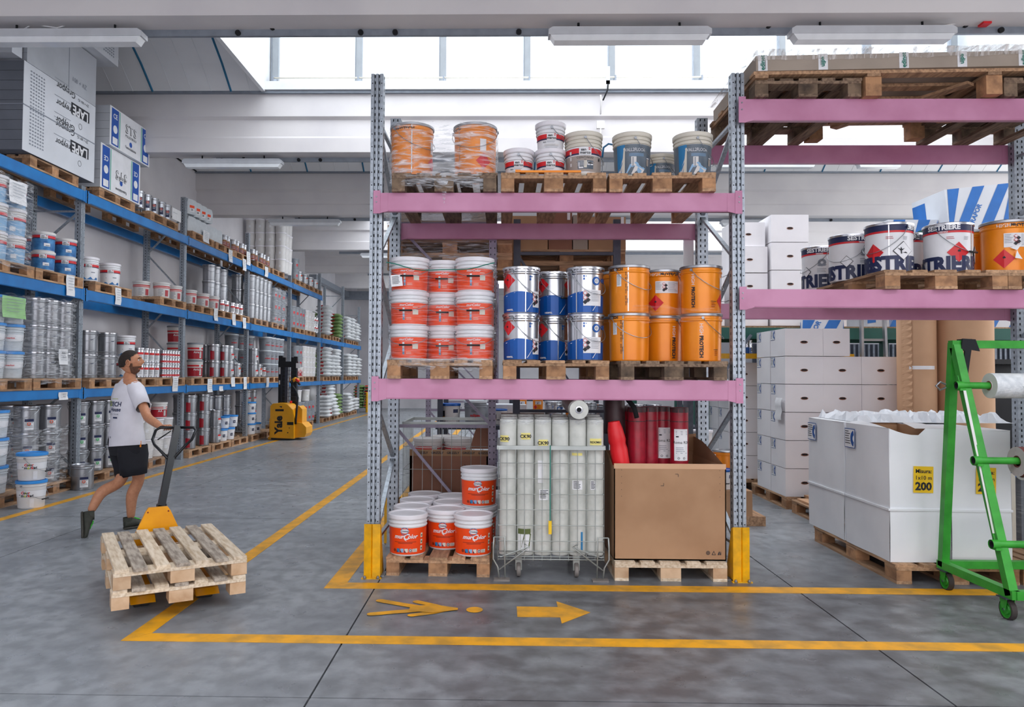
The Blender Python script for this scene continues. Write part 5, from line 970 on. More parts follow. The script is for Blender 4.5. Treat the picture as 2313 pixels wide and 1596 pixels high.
# plastic wrap on the blue rack
def bwrap(y0, y1, z0, z1, l, m='wrap', seed=2, x0=-6.5, x1=-5.705): wrap(x0, x1, y0, y1, z0, z1, l, m, seed=seed, n=8)
bwrap(8.2, 8.98, 2.78, 3.85, 'clear wrap around the light blue buckets on the second shelf', 'wrap_thick', 3); bwrap(9.07, 9.98, 1.42, 2.5, 'clear wrap around the steel pails on the first shelf', 'wrap_thick', 4); bwrap(8.25, 9.0, 1.42, 2.46, 'clear wrap around the blue-lidded buckets on the first shelf', 'wrap', 5)
bwrap(8.3, 8.83, .12, 1.14, 'clear wrap around the floor stack of blue-lidded buckets', 'wrap', 6); bwrap(8.98, 9.84, .1, .86, 'loose torn wrap around the floor stack of navy-labelled pails', 'wrap_thick', 7); bwrap(10.25, 11.15, 1.4, 1.85, 'clear wrap around the lower bare steel pails', 'wrap_thin', 8); bwrap(11.75, 13.12, .12, .8, 'clear wrap around the white tubs behind the truck handle', 'wrap', 9)
bwrap(17.0, 18.6, 2.75, 3.87, 'clear wrap around the tall silver stack past the third upright', 'wrap_thin', 10); bwrap(12.57, 13.25, 1.46, 1.96, 'shrink film around the small red-banded cans', 'wrap', 11, x0=-5.97, x1=-5.72); bwrap(18.7, 19.8, 2.78, 3.76, 'clear wrap around the grey tub stack on the second shelf', 'wrap_thick', 12)
# insulation packs on the top shelf
def pack(name, x0, x1, y0, y1, z0, z1, side, end, label, deco=None, rz=0):
    g = bpy.data.objects.new(name, None); C.objects.link(g); g.location = ((x0+x1)/2, (y0+y1)/2, z0); g.rotation_euler = (0, 0, rz); tag(g, label, 'insulation pack')
    a, b_ = (x1-x0)/2, (y1-y0)/2; h = z1-z0; n = max(1, round(h/.12))
    for i in range(n): ob('board', MB().box(-a, a, -b_, b_, h*i/n+.002, h*(i+1)/n-.002, end), g)
    ob('wrapping', MB().box(a, a+.004, -b_-.003, b_+.003, 0, h, side), g)
    if deco: d = MB(); deco(d, flat((a+.0045, 0, 0), (0, 1, 0), (0, 0, 1)), b_, h); ob('print', d, g)
    return g
def grey(d, mp, b, h):
    for j in range(2):
        z = .07+.5*j
        d.patch(mp, b-.58, b-.15, z+.21, z+.36, 'ink', 1, 1); d.text('LAPE', b-.365, z+.33, .17, mp, 'white', .03, rot=180, l=3); d.ring(mp, b-.36, z+.1, .035, .04, 'ink', 1, 14)
        for k in range(3 if j else 2): d.text('Greypor', -b+.85, z+.38-.22*k+.12, .12, mp, 'ink', .0, rot=180); d.lines(mp, -b+.6, -b+1.0, z+.42-.22*k+.12, 1, .02, 'inkgrey', .3)
        d.text('ZV + 001 IG', b-.3, z+.46, .05, mp, 'ink', 0, rot=180)
    for i in range(22):
        for k in range(6): d.patch(mp, -b+.12+.05*k, -b+.15+.05*k, .1+.042*i, .118+.042*i, 'inkgrey', 1, 1)
pack('insulation_pack', -6.62, -5.7, 8.65, 10.2, 4.2, 5.27, 'poly_white', 'poly_dark', 'grey insulation pack printed upside down, lowest on the top shelf near end', grey)
ob('strap', MB().box(-6.63, -5.69, 8.64, 10.21, 4.74, 4.752, 'inkgrey'), label='plastic strap round the lowest grey insulation pack', cat='strap')
pack('insulation_pack', -6.62, -5.7, 8.7, 10.2, 5.275, 5.95, 'polystyrene', 'polystyrene', 'plain grey board stack lying on the printed insulation pack', lambda d, mp, b, h: (d.patch(mp, .1, .112, .0, .6, 'inkgrey', 1), d.text('ZV + 001', b-.4, .2, .09, mp, 'inkgrey', 0, rot=180)))
g = pack('insulation_pack', -6.3, -5.55, 9.5, 10.5, 5.96, 6.35, 'poly_white', 'poly_white', 'white wrapped pack jutting out at the very top of the grey stack', lambda d, mp, b, h: (d.text('JOP', -.2, .25, .09, mp, 'ink', .02, rot=180), [d.patch(mp, b-.4+.05*k, b-.37+.05*k, .08+.04*i, .1+.04*i, 'inkgrey', 1, 1) for i in range(7) for k in range(6)]))
g = pack('insulation_pack', -6.62, -5.75, 8.5, 8.68, 5.3, 5.9, 'poly_white', 'poly_white', 'white plastic-wrapped pack end with a black printed band, top of the near stack'); l = MB().box(-.43, .2, -.0925, -.0905, .2, .38, 'ink'); l.text('LAPE', -.1, .35, .17, front(-.093), 'white', .03, rot=180); ob('print', l, g)
def sts(d, mp, b, h, r=0):
    for x0, x1 in ((-b+.04, -b+.24), (b-.24, b-.04)): d.patch(mp, x0, x1, .02, h-.02, 'pack_blue', 1, 1); d.patch(mp, x0+.03, x1-.03, .04, .14, 'white', 1, 2); d.oval(mp, (x0+x1)/2, h*.45, .06, .06, 'white', 2); d.text('CE', (x0+x1)/2, h-.16, .1, mp, 'white', .02, rot=180*r)
    for x in (-b+.27, b-.27): d.patch(mp, x-.012, x+.012, .02, h-.02, 'pack_green', 1, 1)
    d.text('STS', 0, h*.55, .19, mp, 'ink', .02, rot=180*r, sp=1.2); d.text('STS', 0, h*.55+.004*(1-2*r), .185, lambda x, y, l=0: mp(x, y, l+3), 'white', -.004, rot=180*r, sp=1.235); d.text('POLISTIROLI', 0, h*.44, .05, mp, 'ink', .01, rot=180*r, sp=1.2); d.text('l\'associazione', 0, h*.15, .06, mp, 'ink', .01, rot=180*r); d.oval(mp, 0, h*.3, .04, .04, 'pack_blue', 1)
pack('insulation_pack', -6.55, -5.72, 10.4, 11.55, 4.2, 4.84, 'white', 'poly_white', 'white pack with blue end bands, lower of the two past the first upright', lambda d, mp, b, h: sts(d, mp, b, h, 1)); pack('insulation_pack', -6.5, -5.66, 10.52, 11.72, 4.845, 5.42, 'white', 'poly_white', 'white pack with blue end bands, upper of the two past the first upright', sts, rz=.0)
# lone buckets and pail on the floor
for z, rz, l in ((0, .25, 'lower'), (.316, .45, 'upper')): put('cm', (-5.43, 8.55, z), rz, 'white bucket with bright blue lid on the floor line, %s of the two' % l, 'blue-lidded buckets on the floor')
put('silver_navy', (-5.6, 9.9, 0), .3, 'lone open steel pail with navy and orange label on the floor by the first upright')
# sacks: piles on pallets, each sack its own
def pile(sh, y, nl, key, words, x=-6.02, cols=2, dx=.42, lean=0, dz=.118, slump=0):
    for j in range(nl):
        for i in range(cols):
            if R.random() < slump: continue
            put1(key, (x+.14-i*.4+R.uniform(-.02, .03)+lean*j*.03, y+R.uniform(-.03, .03)-lean*j*.02, ZS[sh]+ZP+.008+dz*j), R.uniform(-.06, .06), 'white bulging sack, %s layer up, %s, %s' % (ORD[j], ('aisle side', 'wall side')[i], words) if key != 'sack_g' else 'green printed sack, %s layer up, %s, %s' % (ORD[j], ('aisle side', 'wall side')[i], words), 'sacks %s' % words)
pile(2, 24.25, 8, 'sack_w', 'second shelf first pile', cols=1, x=-5.95); pile(2, 27.55, 7, 'sack_w', 'second shelf far pile', cols=1, x=-5.95); pile(2, 28.3, 7, 'sack_w2', 'second shelf middle far pile', cols=1, x=-5.95); pile(2, 29.2, 6, 'sack_w2', 'second shelf farthest pile', cols=1, x=-5.95); pile(2, 26.2, 7, 'sack_g', 'second shelf green pile', cols=2)
pile(2, 23.95, 6, 'sack_g', 'second shelf small green pile', cols=1, x=-6.35)
pile(1, 24.3, 8, 'sack_w', 'first shelf first pile', cols=1, x=-5.95); pile(1, 25.1, 6, 'sack_w2', 'first shelf second pile', cols=1, x=-5.95); pile(1, 26, 8, 'sack_w', 'first shelf third pile', cols=2); pile(1, 27.7, 7, 'sack_w2', 'first shelf fourth pile', cols=1, x=-5.95); pile(1, 28.5, 7, 'sack_w', 'first shelf fifth pile', cols=1, x=-5.95); pile(1, 29.5, 6, 'sack_w2', 'first shelf last pile', cols=1, x=-5.95); pile(1, 23.95, 6, 'sack_g', 'first shelf green pile', cols=1, x=-6.35)
pile(0, 24.2, 6, 'sack_w2', 'floor first pile', cols=1, x=-5.9, slump=.1); pile(0, 25.2, 9, 'sack_w', 'floor leaning pile', cols=1, x=-5.85, lean=-1.2); pile(0, 26.3, 6, 'sack_g', 'floor green pile', cols=2); pile(0, 27.5, 6, 'sack_w2', 'floor middle pile', cols=1, x=-5.9); pile(0, 28.4, 4, 'sack_w2', 'floor low pile', cols=2); pile(0, 29.4, 4, 'sack_w', 'floor last pile', cols=2); pile(0, 31.2, 8, 'sack_g', 'floor green pile beyond the rack', cols=2, x=-5.7)
ob('bollard', MB().lathe([(.07, 0), (.07, .8), (.05, .83), (0, .83)], 'yellowguard', 14, (-5.5, 30.5, 0)), label='short yellow post at the far end of the blue rack', cat='bollard')
# walkie stacker
g = bpy.data.objects.new('pallet_stacker', None); C.objects.link(g); g.location = (-5.0, 17.9, 0); tag(g, 'yellow electric stacker with black mast parked against the blue rack', 'stacker')
b = MB(); b.prism([(-.42, .06), (.14, .04), (.14, .5), (.1, .72), (-.02, .84), (-.1, .86), (-.36, .86), (-.42, .8)], -.5, .3, 'yale'); b2 = MB().prism([(.14, .05), (.36, .07), (.4, .15), (.4, .3), (.3, .4), (.14, .42)], -.38, .2, 'yale').prism([(.1, .42), (.28, .4), (.28, .72), (.2, .8), (.1, .74)], -.3, .12, 'yale')
ob('body', b, g); ob('drive_cover', b2, g); ob('skirt', MB().box(-.4, .1, -.48, .28, .015, .06, 'blacksteel'), g); ob('fender', MB().box(-.5, -.42, -.3, .2, .04, .5, 'yale').box(-.52, -.42, -.32, .22, .0, .06, 'truckyellow'), g)
l = MB(); mp = front(-.501); l.text('Yale', -.14, .36, .24, mp, 'blacksteel', .045, rot=90); l.patch(mp, -.3, -.1, .68, .73, 'blacksteel', 1, 1); l.poly(mp, [(-.2, .8), (-.14, .8), (-.15, .76), (-.2, .785)], 'blacksteel', 1); l.patch(mp, -.02, .13, .36, .43, 'blacksteel', 1, 1); l.oval(mp, .0, .18, .015, .015, 'blacksteel'); l.poly(mp, [(.02, .3), (.05, .3), (.035, .27)], 'blacksteel'); ob('decal', l, g, label='black lettering and stripes')
m_ = MB(); m_.box(-.42, -.33, .1, .2, .05, 2.0, 'blacksteel').box(-.05, .03, .1, .2, .05, 1.98, 'blacksteel').box(-.32, -.26, .12, .2, .05, 1.96, 'blacksteel').box(-.12, -.06, .12, .2, .05, 1.96, 'blacksteel').box(-.42, .03, .08, .2, 1.72, 1.86, 'blacksteel').box(-.26, -.2, .1, .18, .05, 1.8, 'darksteel'); ob('mast', m_, g); ob('cylinder', MB().lathe([(.03, .2), (.03, 1.5), (.02, 1.5), (.02, 1.75)], 'tin_dull', 12, (-.19, .14, 0)), g)
gr = MB()
for i in range(9): gr.bar((-.33, .07, .92+.09*i), (.03, .07, .92+.09*i), .008, .008, 'darksteel')
for x in (-.33, -.15, .03): gr.bar((x, .07, .88), (x, .07, 1.68), .008, .008, 'darksteel')
ob('guard_grid', gr, g); ob('sticker', MB().box(-.405, -.37, .095, .1, 1.55, 1.72, 'paper').box(-.405, -.375, .095, .1, 1.3, 1.4, 'paper').box(0.02, .12, .06, .075, 1.7, 1.82, 'paper'), g)
h_ = MB().tube([(.16, -.42, .38), (.17, -.44, .5), (.22, -.48, 1.0), (.18, -.47, 1.15), (.08, -.46, 1.28), (.06, -.46, 1.36)], .026, 'blacksteel', 8).tube([(.06, -.54, 1.36), (.1, -.46, 1.42), (.2, -.38, 1.36), (.24, -.4, 1.3)], .028, 'blacksteel', 8); h2 = MB().tube([(.1, -.5, 1.4), (.15, -.46, 1.44), (.22, -.42, 1.4)], .045, 'yale', 10).tube([(.17, -.5, 1.44), (.24, -.46, 1.38)], .03, 'brightred', 8)
t_ = ob('tiller', h_, g); ob('tiller_head', h2, t_); ob('stop_button', MB().lathe([(.02, .86), (.035, .9), (.0, .92)], 'brightred', 10, (-.02, -.2, 0)), g)
# ---------------------------------------------------------------- behind the pink rack
for k, z in enumerate((2.556, 2.70, 2.845)): put('pal', (-.5, 7.5, z), PI/2, 'stacked empty pallet on the purple-grey rack, %s of three' % ('lowest', 'middle', 'topmost')[k], 'empty pallets behind the pink rack')
put('pal', (-.12, 7.55, 2.556), 0, 'empty pallet on edge of the purple-grey rack beside the stacked ones') if 0 else None
wrap(-1.13, .07, 7.08, 7.95, 2.62, 3.35, 'torn clear wrap over the empty pallets behind the pink beams', 'wrap_thick', seed=21, top=True, amp=.03)
ob('brown_package', MB().box(-1.0, -.1, 7.2, 7.9, 3.0, 3.2, 'card_grey').box(-.9, -.3, 7.19, 7.2, 3.05, 3.12, 'poly_white'), label='flat wrapped package on the empty pallets behind the pink beams', cat='package')
for k, z in enumerate((2.55, 2.694)): put('pal', (.66, 7.98, z), PI/2, 'pallet under the brown cartons on the dark grey rack, %s of two' % ('lower', 'upper')[k], 'pallets on the dark grey rack')
for x0, x1, z1, m, l in ((.07, .47, 3.19, 'card', 'beside the dark upright'), (.48, .72, 3.24, 'card_dark', 'second along'), (.73, .88, 3.2, 'card_grey', 'narrow, third along'), (.89, 1.27, 3.18, 'card', 'at the bright wall')):
    b = MB().box(x0, x1, 7.62, 8.1, 2.84, z1, m); o = ob('cardboard_box', b, label='brown carton on the dark grey rack, %s' % l, cat='box', group='cartons on the dark grey rack'); ob('tape', MB().box(x1-.05, x1-.02, 7.618, 7.62, z1-.09, z1, 'paper'), o)
# second wire cage with a carton and tubs
cage(-.93, -.1, 7.08, 7.85, .22, 1.09, 'grey wire cage holding a brown carton behind the orange buckets', nx=9, nz=4, feet=False)
g = bpy.data.objects.new('cardboard_box', None); C.objects.link(g); tag(g, 'large dented brown carton inside the rear wire cage', 'box')
b = MB().box(-.88, -.12, 7.2, 7.22, .24, .77, 'card_dark').box(-.88, -.86, 7.2, 7.8, .24, .77, 'card_dark').box(-.14, -.12, 7.2, 7.8, .24, .77, 'card_dark').box(-.88, -.12, 7.2, 7.8, .24, .27, 'card_dark').box(-.86, -.14, 7.22, 7.8, .64, .655, 'card_dark'); ob('box_wall', b, g)
f = MB().add([(-.88, 7.195, .77), (-.12, 7.195, .77), (-.12, 7.17, .83), (-.88, 7.17, .835)], [(0, 1, 2, 3)], 'card').add([(-.3, 7.2, .84), (-.12, 7.2, .84), (-.12, 7.3, 1.05), (-.14, 7.35, 1.1), (-.25, 7.3, 1.02)], [(0, 1, 2, 3, 4)], 'card_dark'); ob('flap', f, g)
l = MB(); mp = flat((0, 7.194, 0), (1, 0, 0), (0, -.3, 1)); 
for i in range(5): l.text('GRIZZLY', -.76+.15*i, .795, .03, flat((0, 7.172-.02, 0), (1, 0, 0), (0, 0, 1)), 'ink', .03)
l.text('GRIZZLY', -.32, .6, .045, front(7.197), 'ink', .02, rot=90); l.oval(front(7.197), -.27, .64, .03, .03, 'ink'); ob('print', l, g)
for x, y, s, l in ((-.72, 7.38, 0, 'front, near the purple-grey upright'), (-.42, 7.4, .2, 'front, middle'), (-.56, 7.66, .5, 'back, between the other two')): put('tub_redw', (x, y, .66), s, 'dusty white tub with red band in the rear cage carton, %s' % l, 'tubs in the rear cage')
# rear shelf
g = bpy.data.objects.new('shelf_rack', None); C.objects.link(g); tag(g, 'low dark shelf seen between the uprights behind the wire cage', 'shelf')
ob('shelf_board', MB().box(-.75, 2.3, 8.5, 9.5, .93, .975, 'darksteel'), g)
for x in (-.7, 1.2, 2.25):
    for y in (8.55, 9.45): ob('post', MB().box(x-.03, x+.03, y-.03, y+.03, 0, 1.75, 'darksteel'), g)
ob('shelf_board', MB().box(-.75, 2.3, 8.5, 9.5, .25, .29, 'darksteel'), g)
for k, x, y, s, l in (('tub_darklid', -.6, 8.68, .82, 'white tub with dark blue lid, alone at the end of the low shelf'), ('tub_grey', -.3, 8.7, .85, 'wrapped grey tub beside the dark-blue-lidded tub on the low shelf'), ('tub_darklid', -.02, 8.75, .6, 'small blue-lidded tub behind the white caged rolls'), ('hem_c', .62, 8.8, .75, 'small white drum with markings on the low shelf behind the caged rolls'), ('silver', 1.0, 8.75, .8, 'bare silver pail on the low shelf behind the big carton')): put(k, (x, y, .976), 0, l, sc=s)
for i, x in enumerate((.25, .45, .85)):
    for j in range(2): put('pro_c', (x, 9.15, .976+.15*j), 0, 'small orange tin on the low shelf, %s of the %s pair' % (('lower', 'upper')[j], ORD[i]), 'small orange tins', sc=.4)
for i, x in enumerate((1.25, 1.45, 1.65, 1.85)): put('silver', (x, 9.1, .976), 0, 'silver pail on the low shelf behind the red rolls, %s along' % ORD[i], 'silver pails on the low shelf', sc=.7)
ob('wrapped_bundle', MB().box(.0, .5, 8.6, 9.0, .98, 1.12, 'brownwrap').box(-.2, .3, 8.9, 9.3, .98, 1.2, 'poly_white'), label='flat brown film-wrapped bundle on the low shelf above the caged rolls', cat='package')
ob('box_red_print', MB().box(1.36, 1.66, 8.6, 8.9, 1.3, 1.42, 'white').box(1.4, 1.6, 8.598, 8.6, 1.33, 1.4, 'red'), label='white box with red print lying above the red rolls', cat='box') if 0 else None
for k, x, y, z, s, l in (('silver', 2.02, 7.9, 0, 1, 'white-grey pail low between the big carton and the upright'), ('tub_darklid', 2.36, 8.0, .36, .7, 'white tub with navy lid in the gap beside the yellow foot guard'), ('pro_c', 2.49, 8.34, .1, .85, 'orange drum in the gap behind the middle upright, lower'), ('pro_b', 2.49, 8.34, .42, .85, 'orange drum in the gap behind the middle upright, upper'), ('tub_plain', 2.23, 8.3, .7, .75, 'plain white tub in the gap behind the middle upright')): put(k, (x, y, z), 0, l, sc=s)
ob('stand', MB().box(2.15, 2.75, 7.85, 8.5, .0, .04, 'palletwood').box(2.2, 2.25, 7.9, 8.45, .04, .36, 'palletwood').box(2.2, 2.65, 7.9, 8.45, .34, .358, 'palletwood') if 0 else MB().box(2.1, 2.75, 7.82, 8.55, 0, .099, 'palletwood').box(2.2, 2.62, 7.84, 8.15, .099, .358, 'card'), label='rough wooden base with a brown box in the gap behind the upright', cat='stand')
ob('stand', MB().box(2.19, 2.63, 8.18, 8.45, .1, .12, 'card') if 0 else MB().box(2.13, 2.34, 8.18, 8.42, .1, .7, 'carton'), label='tall white carton under the plain white tub', cat='box')
# ---------------------------------------------------------------- white cartons on pallets
def carton(key, w, d, h, hole=True, lab_=True, stars=False):
    b = MB().box(-w/2, w/2, 0, d, .002, h-.002, 'carton'); ps = [('box_wall', b)]; mp = front(-.0005)
    if hole: l = MB(); mp2 = front(-.001); l.poly(mp2, [(.045*math.cos(t)*(1)+ (.0), h*.5+.018*math.sin(t)) for t in [2*PI*i/12 for i in range(12)]], 'card_dark'); l.poly(mp2, [(-.03, h*.5-.006), (.03, h*.5-.006), (.03, h*.5+.012), (-.03, h*.5+.012)], 'hole', 2); ps.append(('hand_hole', l))
    l = MB(); ms = flat((-w/2-.0005, 0, 0), (0, -1, 0), (0, 0, 1))
    if lab_: l.patch(ms, -d+.015, -d+.155, h-.125, h-.008, 'cobalt', 1, 0); l.patch(ms, -d+.02, -d+.15, h-.12, h-.013, 'paper', 1, 1); l.lines(ms, -d+.03, -d+.1, h-.025, 5, .018, 'ink', .3, 3); l.ring(ms, -d+.15, h-.065, .025, .05, 'cobalt', 2, 8, 1, 100, 260)
    if stars:
        for i in range(5):
            for j in range(3): l.ring(mp, -w*.36+w*.18*i+(.03 if j % 2 else 0), h*.2+h*.28*j, .012, .015, 'inkgrey', 1, 5)
    if l.v: ps.append(('label', l))
    kind(key, 'cardboard_box', 'box', *ps)
carton('carton', .443, .475, .327); carton('carton_d', .31, .475, .327); carton('carton_star', .44, .4, .36, False, False, True); carton('carton_up', .5, .5, .37, True, False)
LR = ['bottom layer', 'second layer', 'third layer', 'fourth layer', 'fifth layer', 'top layer']
q = .145
for j in range(6):
    n = 2 if j == 5 else 3
    for i in range(n):
        kk = 'carton_d' if (j == 5 and i == 1) else 'carton'
        if i and j < 2: pass
        put(kk, (3.56+.446*i-(.066 if kk == 'carton_d' else 0), 8.82+R.uniform(0, .006), q+.33*j), R.uniform(-.008, .008), 'white carton with hand hole in the main stack, %s, %s column' % (LR[j], ('corner', 'second', 'third')[i]), 'white cartons in the main stack')
    put('carton', (3.56, 9.31, q+.33*j), 0, 'white carton with blue label in the main stack, %s, row behind the corner' % LR[j], 'white cartons in the main stack')
    if j < 5: 
        put('carton', (3.36, 10.35, q+.32*j), 0, 'white carton in the stack behind the middle upright, %s, front' % LR[j], 'white cartons behind the upright', sc=(1, 1, .975)); put('carton', (3.36, 10.84, q+.32*j), 0, 'white carton in the stack behind the middle upright, %s, behind the front one' % LR[j], 'white cartons behind the upright', sc=(1, 1, .975))
l = MB(); rr = random.Random(3); n = 5; vs = [(-.012-.02*abs(math.sin(j*1.1)), .1*i-.1+rr.uniform(-.006, .006), -.26*j/n) for j in range(n+1) for i in range(3)]
l.add(vs, [(3*j+i, 3*j+i+1, 3*j+i+4, 3*j+i+3) for j in range(n) for i in range(2)], 'paper', True); ob('paper_sheet', l, None, (3.325, 8.95, 1.3), label='crumpled white delivery note hanging on the corner cartons', cat='paper sheet')
put('pal', (3.82, 9.42, 0), 0, 'pallet under the corner of the main white carton stack', 'pallets under white cartons', sc=(1.2, 1, 1)); put('pal', (4.72, 9.42, 0), 0, 'pallet under the far columns of the main white carton stack', 'pallets under white cartons', sc=(1, 1, 1)) ; put('pal', (3.55, 10.9, 0), 0, 'pallet under the carton stack behind the middle upright', 'pallets under white cartons')
# flat cardboard with green strap on a pallet
put('pal', (3.74, 8.05, 0), 0, 'pallet carrying flat cardboard between the cartons and the tall white boxes', 'pallets under white cartons', sc=(1, 1, 1))
ob('cardboard_sheets', MB().box(3.38, 4.1, 7.5, 8.6, .146, .165, 'card_tan').box(3.5, 4.1, 7.9, 8.7, .166, .19, 'card').prism([(3.62, .19), (4.1, .19), (4.1, .3), (3.7, .27)], 8.05, 8.6, 'card_dark'), label='flattened brown cardboard lying on the low pallet by the white cartons', cat='cardboard')
ob('green_strap', MB().tube([(3.62, 8.3, .2), (3.55, 8.0, .28), (3.7, 7.85, .26), (3.95, 7.8, .22)], .012, 'cartgreen', 6).tube([(3.6, 8.1, .2), (3.6, 7.8, .2), (3.9, 7.7, .2)], .01, 'cartgreen', 6), label='green packing strap looped over the flattened cardboard', cat='strap')
# tall white boxes with yellow signs
for k, (x, y) in enumerate(((3.43, 6.42), (4.245, 6.42))): put('pal', (x, y, 0), 0, 'pallet under the tall white boxes, %s' % ('corner one by the floor line', 'partly behind the green trolley'), 'pallets under the tall boxes', sc=(1.12, 1.24, 1)) if 0 else put('pal2', (x, y, 0), 0, 'pallet under the tall white boxes, %s' % (('corner one by the floor line', 'partly behind the green trolley')[k]), 'pallets under the tall boxes', sc=(1.14 if k == 0 else .83, 1.22, 1))
def bigbox(x0, x1, y0, y1, z1, words, sign=False, open_=False, lab2=False):
    g = bpy.data.objects.new('cardboard_box', None); C.objects.link(g); g.location = (x0, y0, .146); tag(g, words, 'box', 'tall white boxes'); w, d, h = x1-x0, y1-y0, z1-.146
    b = MB(); nn = 6
    def side(p, q_, nrm, top):   # slightly bulged wall
        vs = []; n1, n2 = 8, 8
        for j in range(n2+1):
            for i in range(n1+1):
                a, c = i/n1, j/n2; e = .010*math.sin(PI*a)*math.sin(PI*c)+.004*math.sin(7*a+5*c)-.004*math.exp(-((c-.42)*20)**2)
                vs.append((p[0]+(q_[0]-p[0])*a+nrm[0]*e, p[1]+(q_[1]-p[1])*a+nrm[1]*e, top(a)*c))
        b.add(vs, [(j*(n1+1)+i, j*(n1+1)+i+1, (j+1)*(n1+1)+i+1, (j+1)*(n1+1)+i) for j in range(n2) for i in range(n1)], 'bigcarton', True)
    tp = (lambda a: h-(.05*math.sin(PI*min(1, a*1.1))*(a < .6) if open_ else 0)); fl_ = lambda a: h
    side((0, 0), (w, 0), (0, -1), tp); side((w, 0), (w, d), (1, 0), fl_); side((w, d), (0, d), (0, 1), fl_); side((0, d), (0, 0), (-1, 0), fl_)
    ob('box_wall', b, g)
    if open_: ob('inside', MB().box(.006, w-.006, .006, d-.006, h-.3, h-.29, 'card_dark').box(.004, w-.004, d-.008, d-.006, h-.3, h, 'card').box(.004, .006, .01, d-.01, h-.3, h-.005, 'card').box(w-.006, w-.004, .01, d-.01, h-.3, h-.005, 'card'), g, label='brown inside of the open box'); ob('flap', MB().add([(w*.45, .0, h), (w, 0, h), (w, d*.5, h+.02), (w*.6, d*.45, h+.03)], [(0, 1, 2, 3)], 'bigcarton').add([(0, .02, h), (0, d, h), (w*.3, d, h+.02), (w*.12, d*.4, h+.01)], [(0, 1, 2, 3)], 'bigcarton'), g)
    else: ob('lid', MB().box(0, w, 0, d, h-.003, h, 'bigcarton'), g)
    ms = flat((-.012, 0, 0), (0, -1, 0), (0, 0, 1)); l = MB(); l.patch(ms, -d+.014, -d+.196, h-.206, h-.044, 'cobalt', 1, 0); l.patch(ms, -d+.02, -d+.19, h-.2, h-.05, 'paper', 1, 1); l.lines(ms, -d+.03, -d+.13, h-.07, 6, .02, 'ink', .3, 3); l.ring(ms, -d+.19, h-.125, .03, .07, 'cobalt', 2, 8, 1, 105, 255); ob('label', l, g)
    if sign:
        l = MB(); mp = flat((w*.56, -.016, h*.62), (1, 0, -.02), (.02, 0, 1)); l.patch(mp, -.075, .075, -.1, .1, 'yellow_sign', 1, 0); l.text('Misura:', 0, .05, .042, mp, 'ink', .02); l.text('1x10 m', 0, .0, .042, mp, 'ink', .01); l.text('200', 0, -.078, .082, mp, 'ink', .04); ob('sign', l, g, label='yellow sign reading Misura 1x10 m 200')
    ob('band', MB().box(-.016, w+.004, -.014, d, h*.385, h*.4, 'bigcarton'), g)
bigbox(2.965, 3.405, 5.76, 6.48, 1.16, 'tall white box with yellow sign and torn open top at the corner', True, True); bigbox(3.43, 3.88, 5.76, 6.48, 1.15, 'tall white box with yellow sign behind the green trolley', True); bigbox(2.965, 3.405, 6.51, 7.25, 1.16, 'tall white box with blue label behind the torn open one'); bigbox(3.43, 3.88, 6.51, 7.25, 1.15, 'tall white box hidden behind the one with the second yellow sign'); bigbox(3.89, 4.35, 5.9, 6.5, 1.12, 'tall white box at the picture edge behind the hanging fabric') if 0 else None
b = MB(); rr = random.Random(12); nx, ny = 34, 12; vs = []
for j in range(ny+1):
    for i in range(nx+1):
        e = min(i, nx-i, j, ny-j); vs.append((3.05+1.35*i/nx, 6.45+.85*j/ny, 1.163+(0 if e == 0 else rr.uniform(.0, .085))))
b.add(vs, [(j*(nx+1)+i, j*(nx+1)+i+1, (j+1)*(nx+1)+i+1, (j+1)*(nx+1)+i) for j in range(ny) for i in range(nx)], 'poly_white'); ob('film_heap', b, label='crumpled white plastic film lying over the tall boxes', cat='plastic film')
# ---------------------------------------------------------------- dark green rack and stock behind
g = bpy.data.objects.new('pallet_rack', None); C.objects.link(g); tag(g, 'dark green pallet rack with stock behind the white cartons', 'pallet rack')
for x in (2.6, 5.6, 7.9):
    for y in (9.95, 11.0): ob('upright', MB().box(x-.05, x+.05, y-.04, y+.04, 0, 2.3 if x < 3 else 3.5, 'darkgreen'), g)
    ob('brace', MB().bar((x, 9.95, .4), (x, 11.0, 1.3), .04, .02, 'darkgreen').bar((x, 9.95, 2.2), (x, 11, 1.3), .04, .02, 'darkgreen'), g)
for x0, x1 in ((2.6, 5.6), (5.6, 7.9)):
    for z in ((2.2,) if x0 < 3 else (2.2, .95)):
        for y in (9.92, 10.98): ob('beam', MB().box(x0+.05, x1-.05, y, y+.05, z-.15, z, 'darkgreen'), g)
    ob('deck', MB().box(x0+.05, x1-.05, 9.95, 11.0, 2.2, 2.22, 'palletwood'), g)
    ob('brace', MB().bar((x0+.7, 9.9, 2.1), (x0+.2, 9.9, 1.4), .05, .03, 'galv_dark'), g)
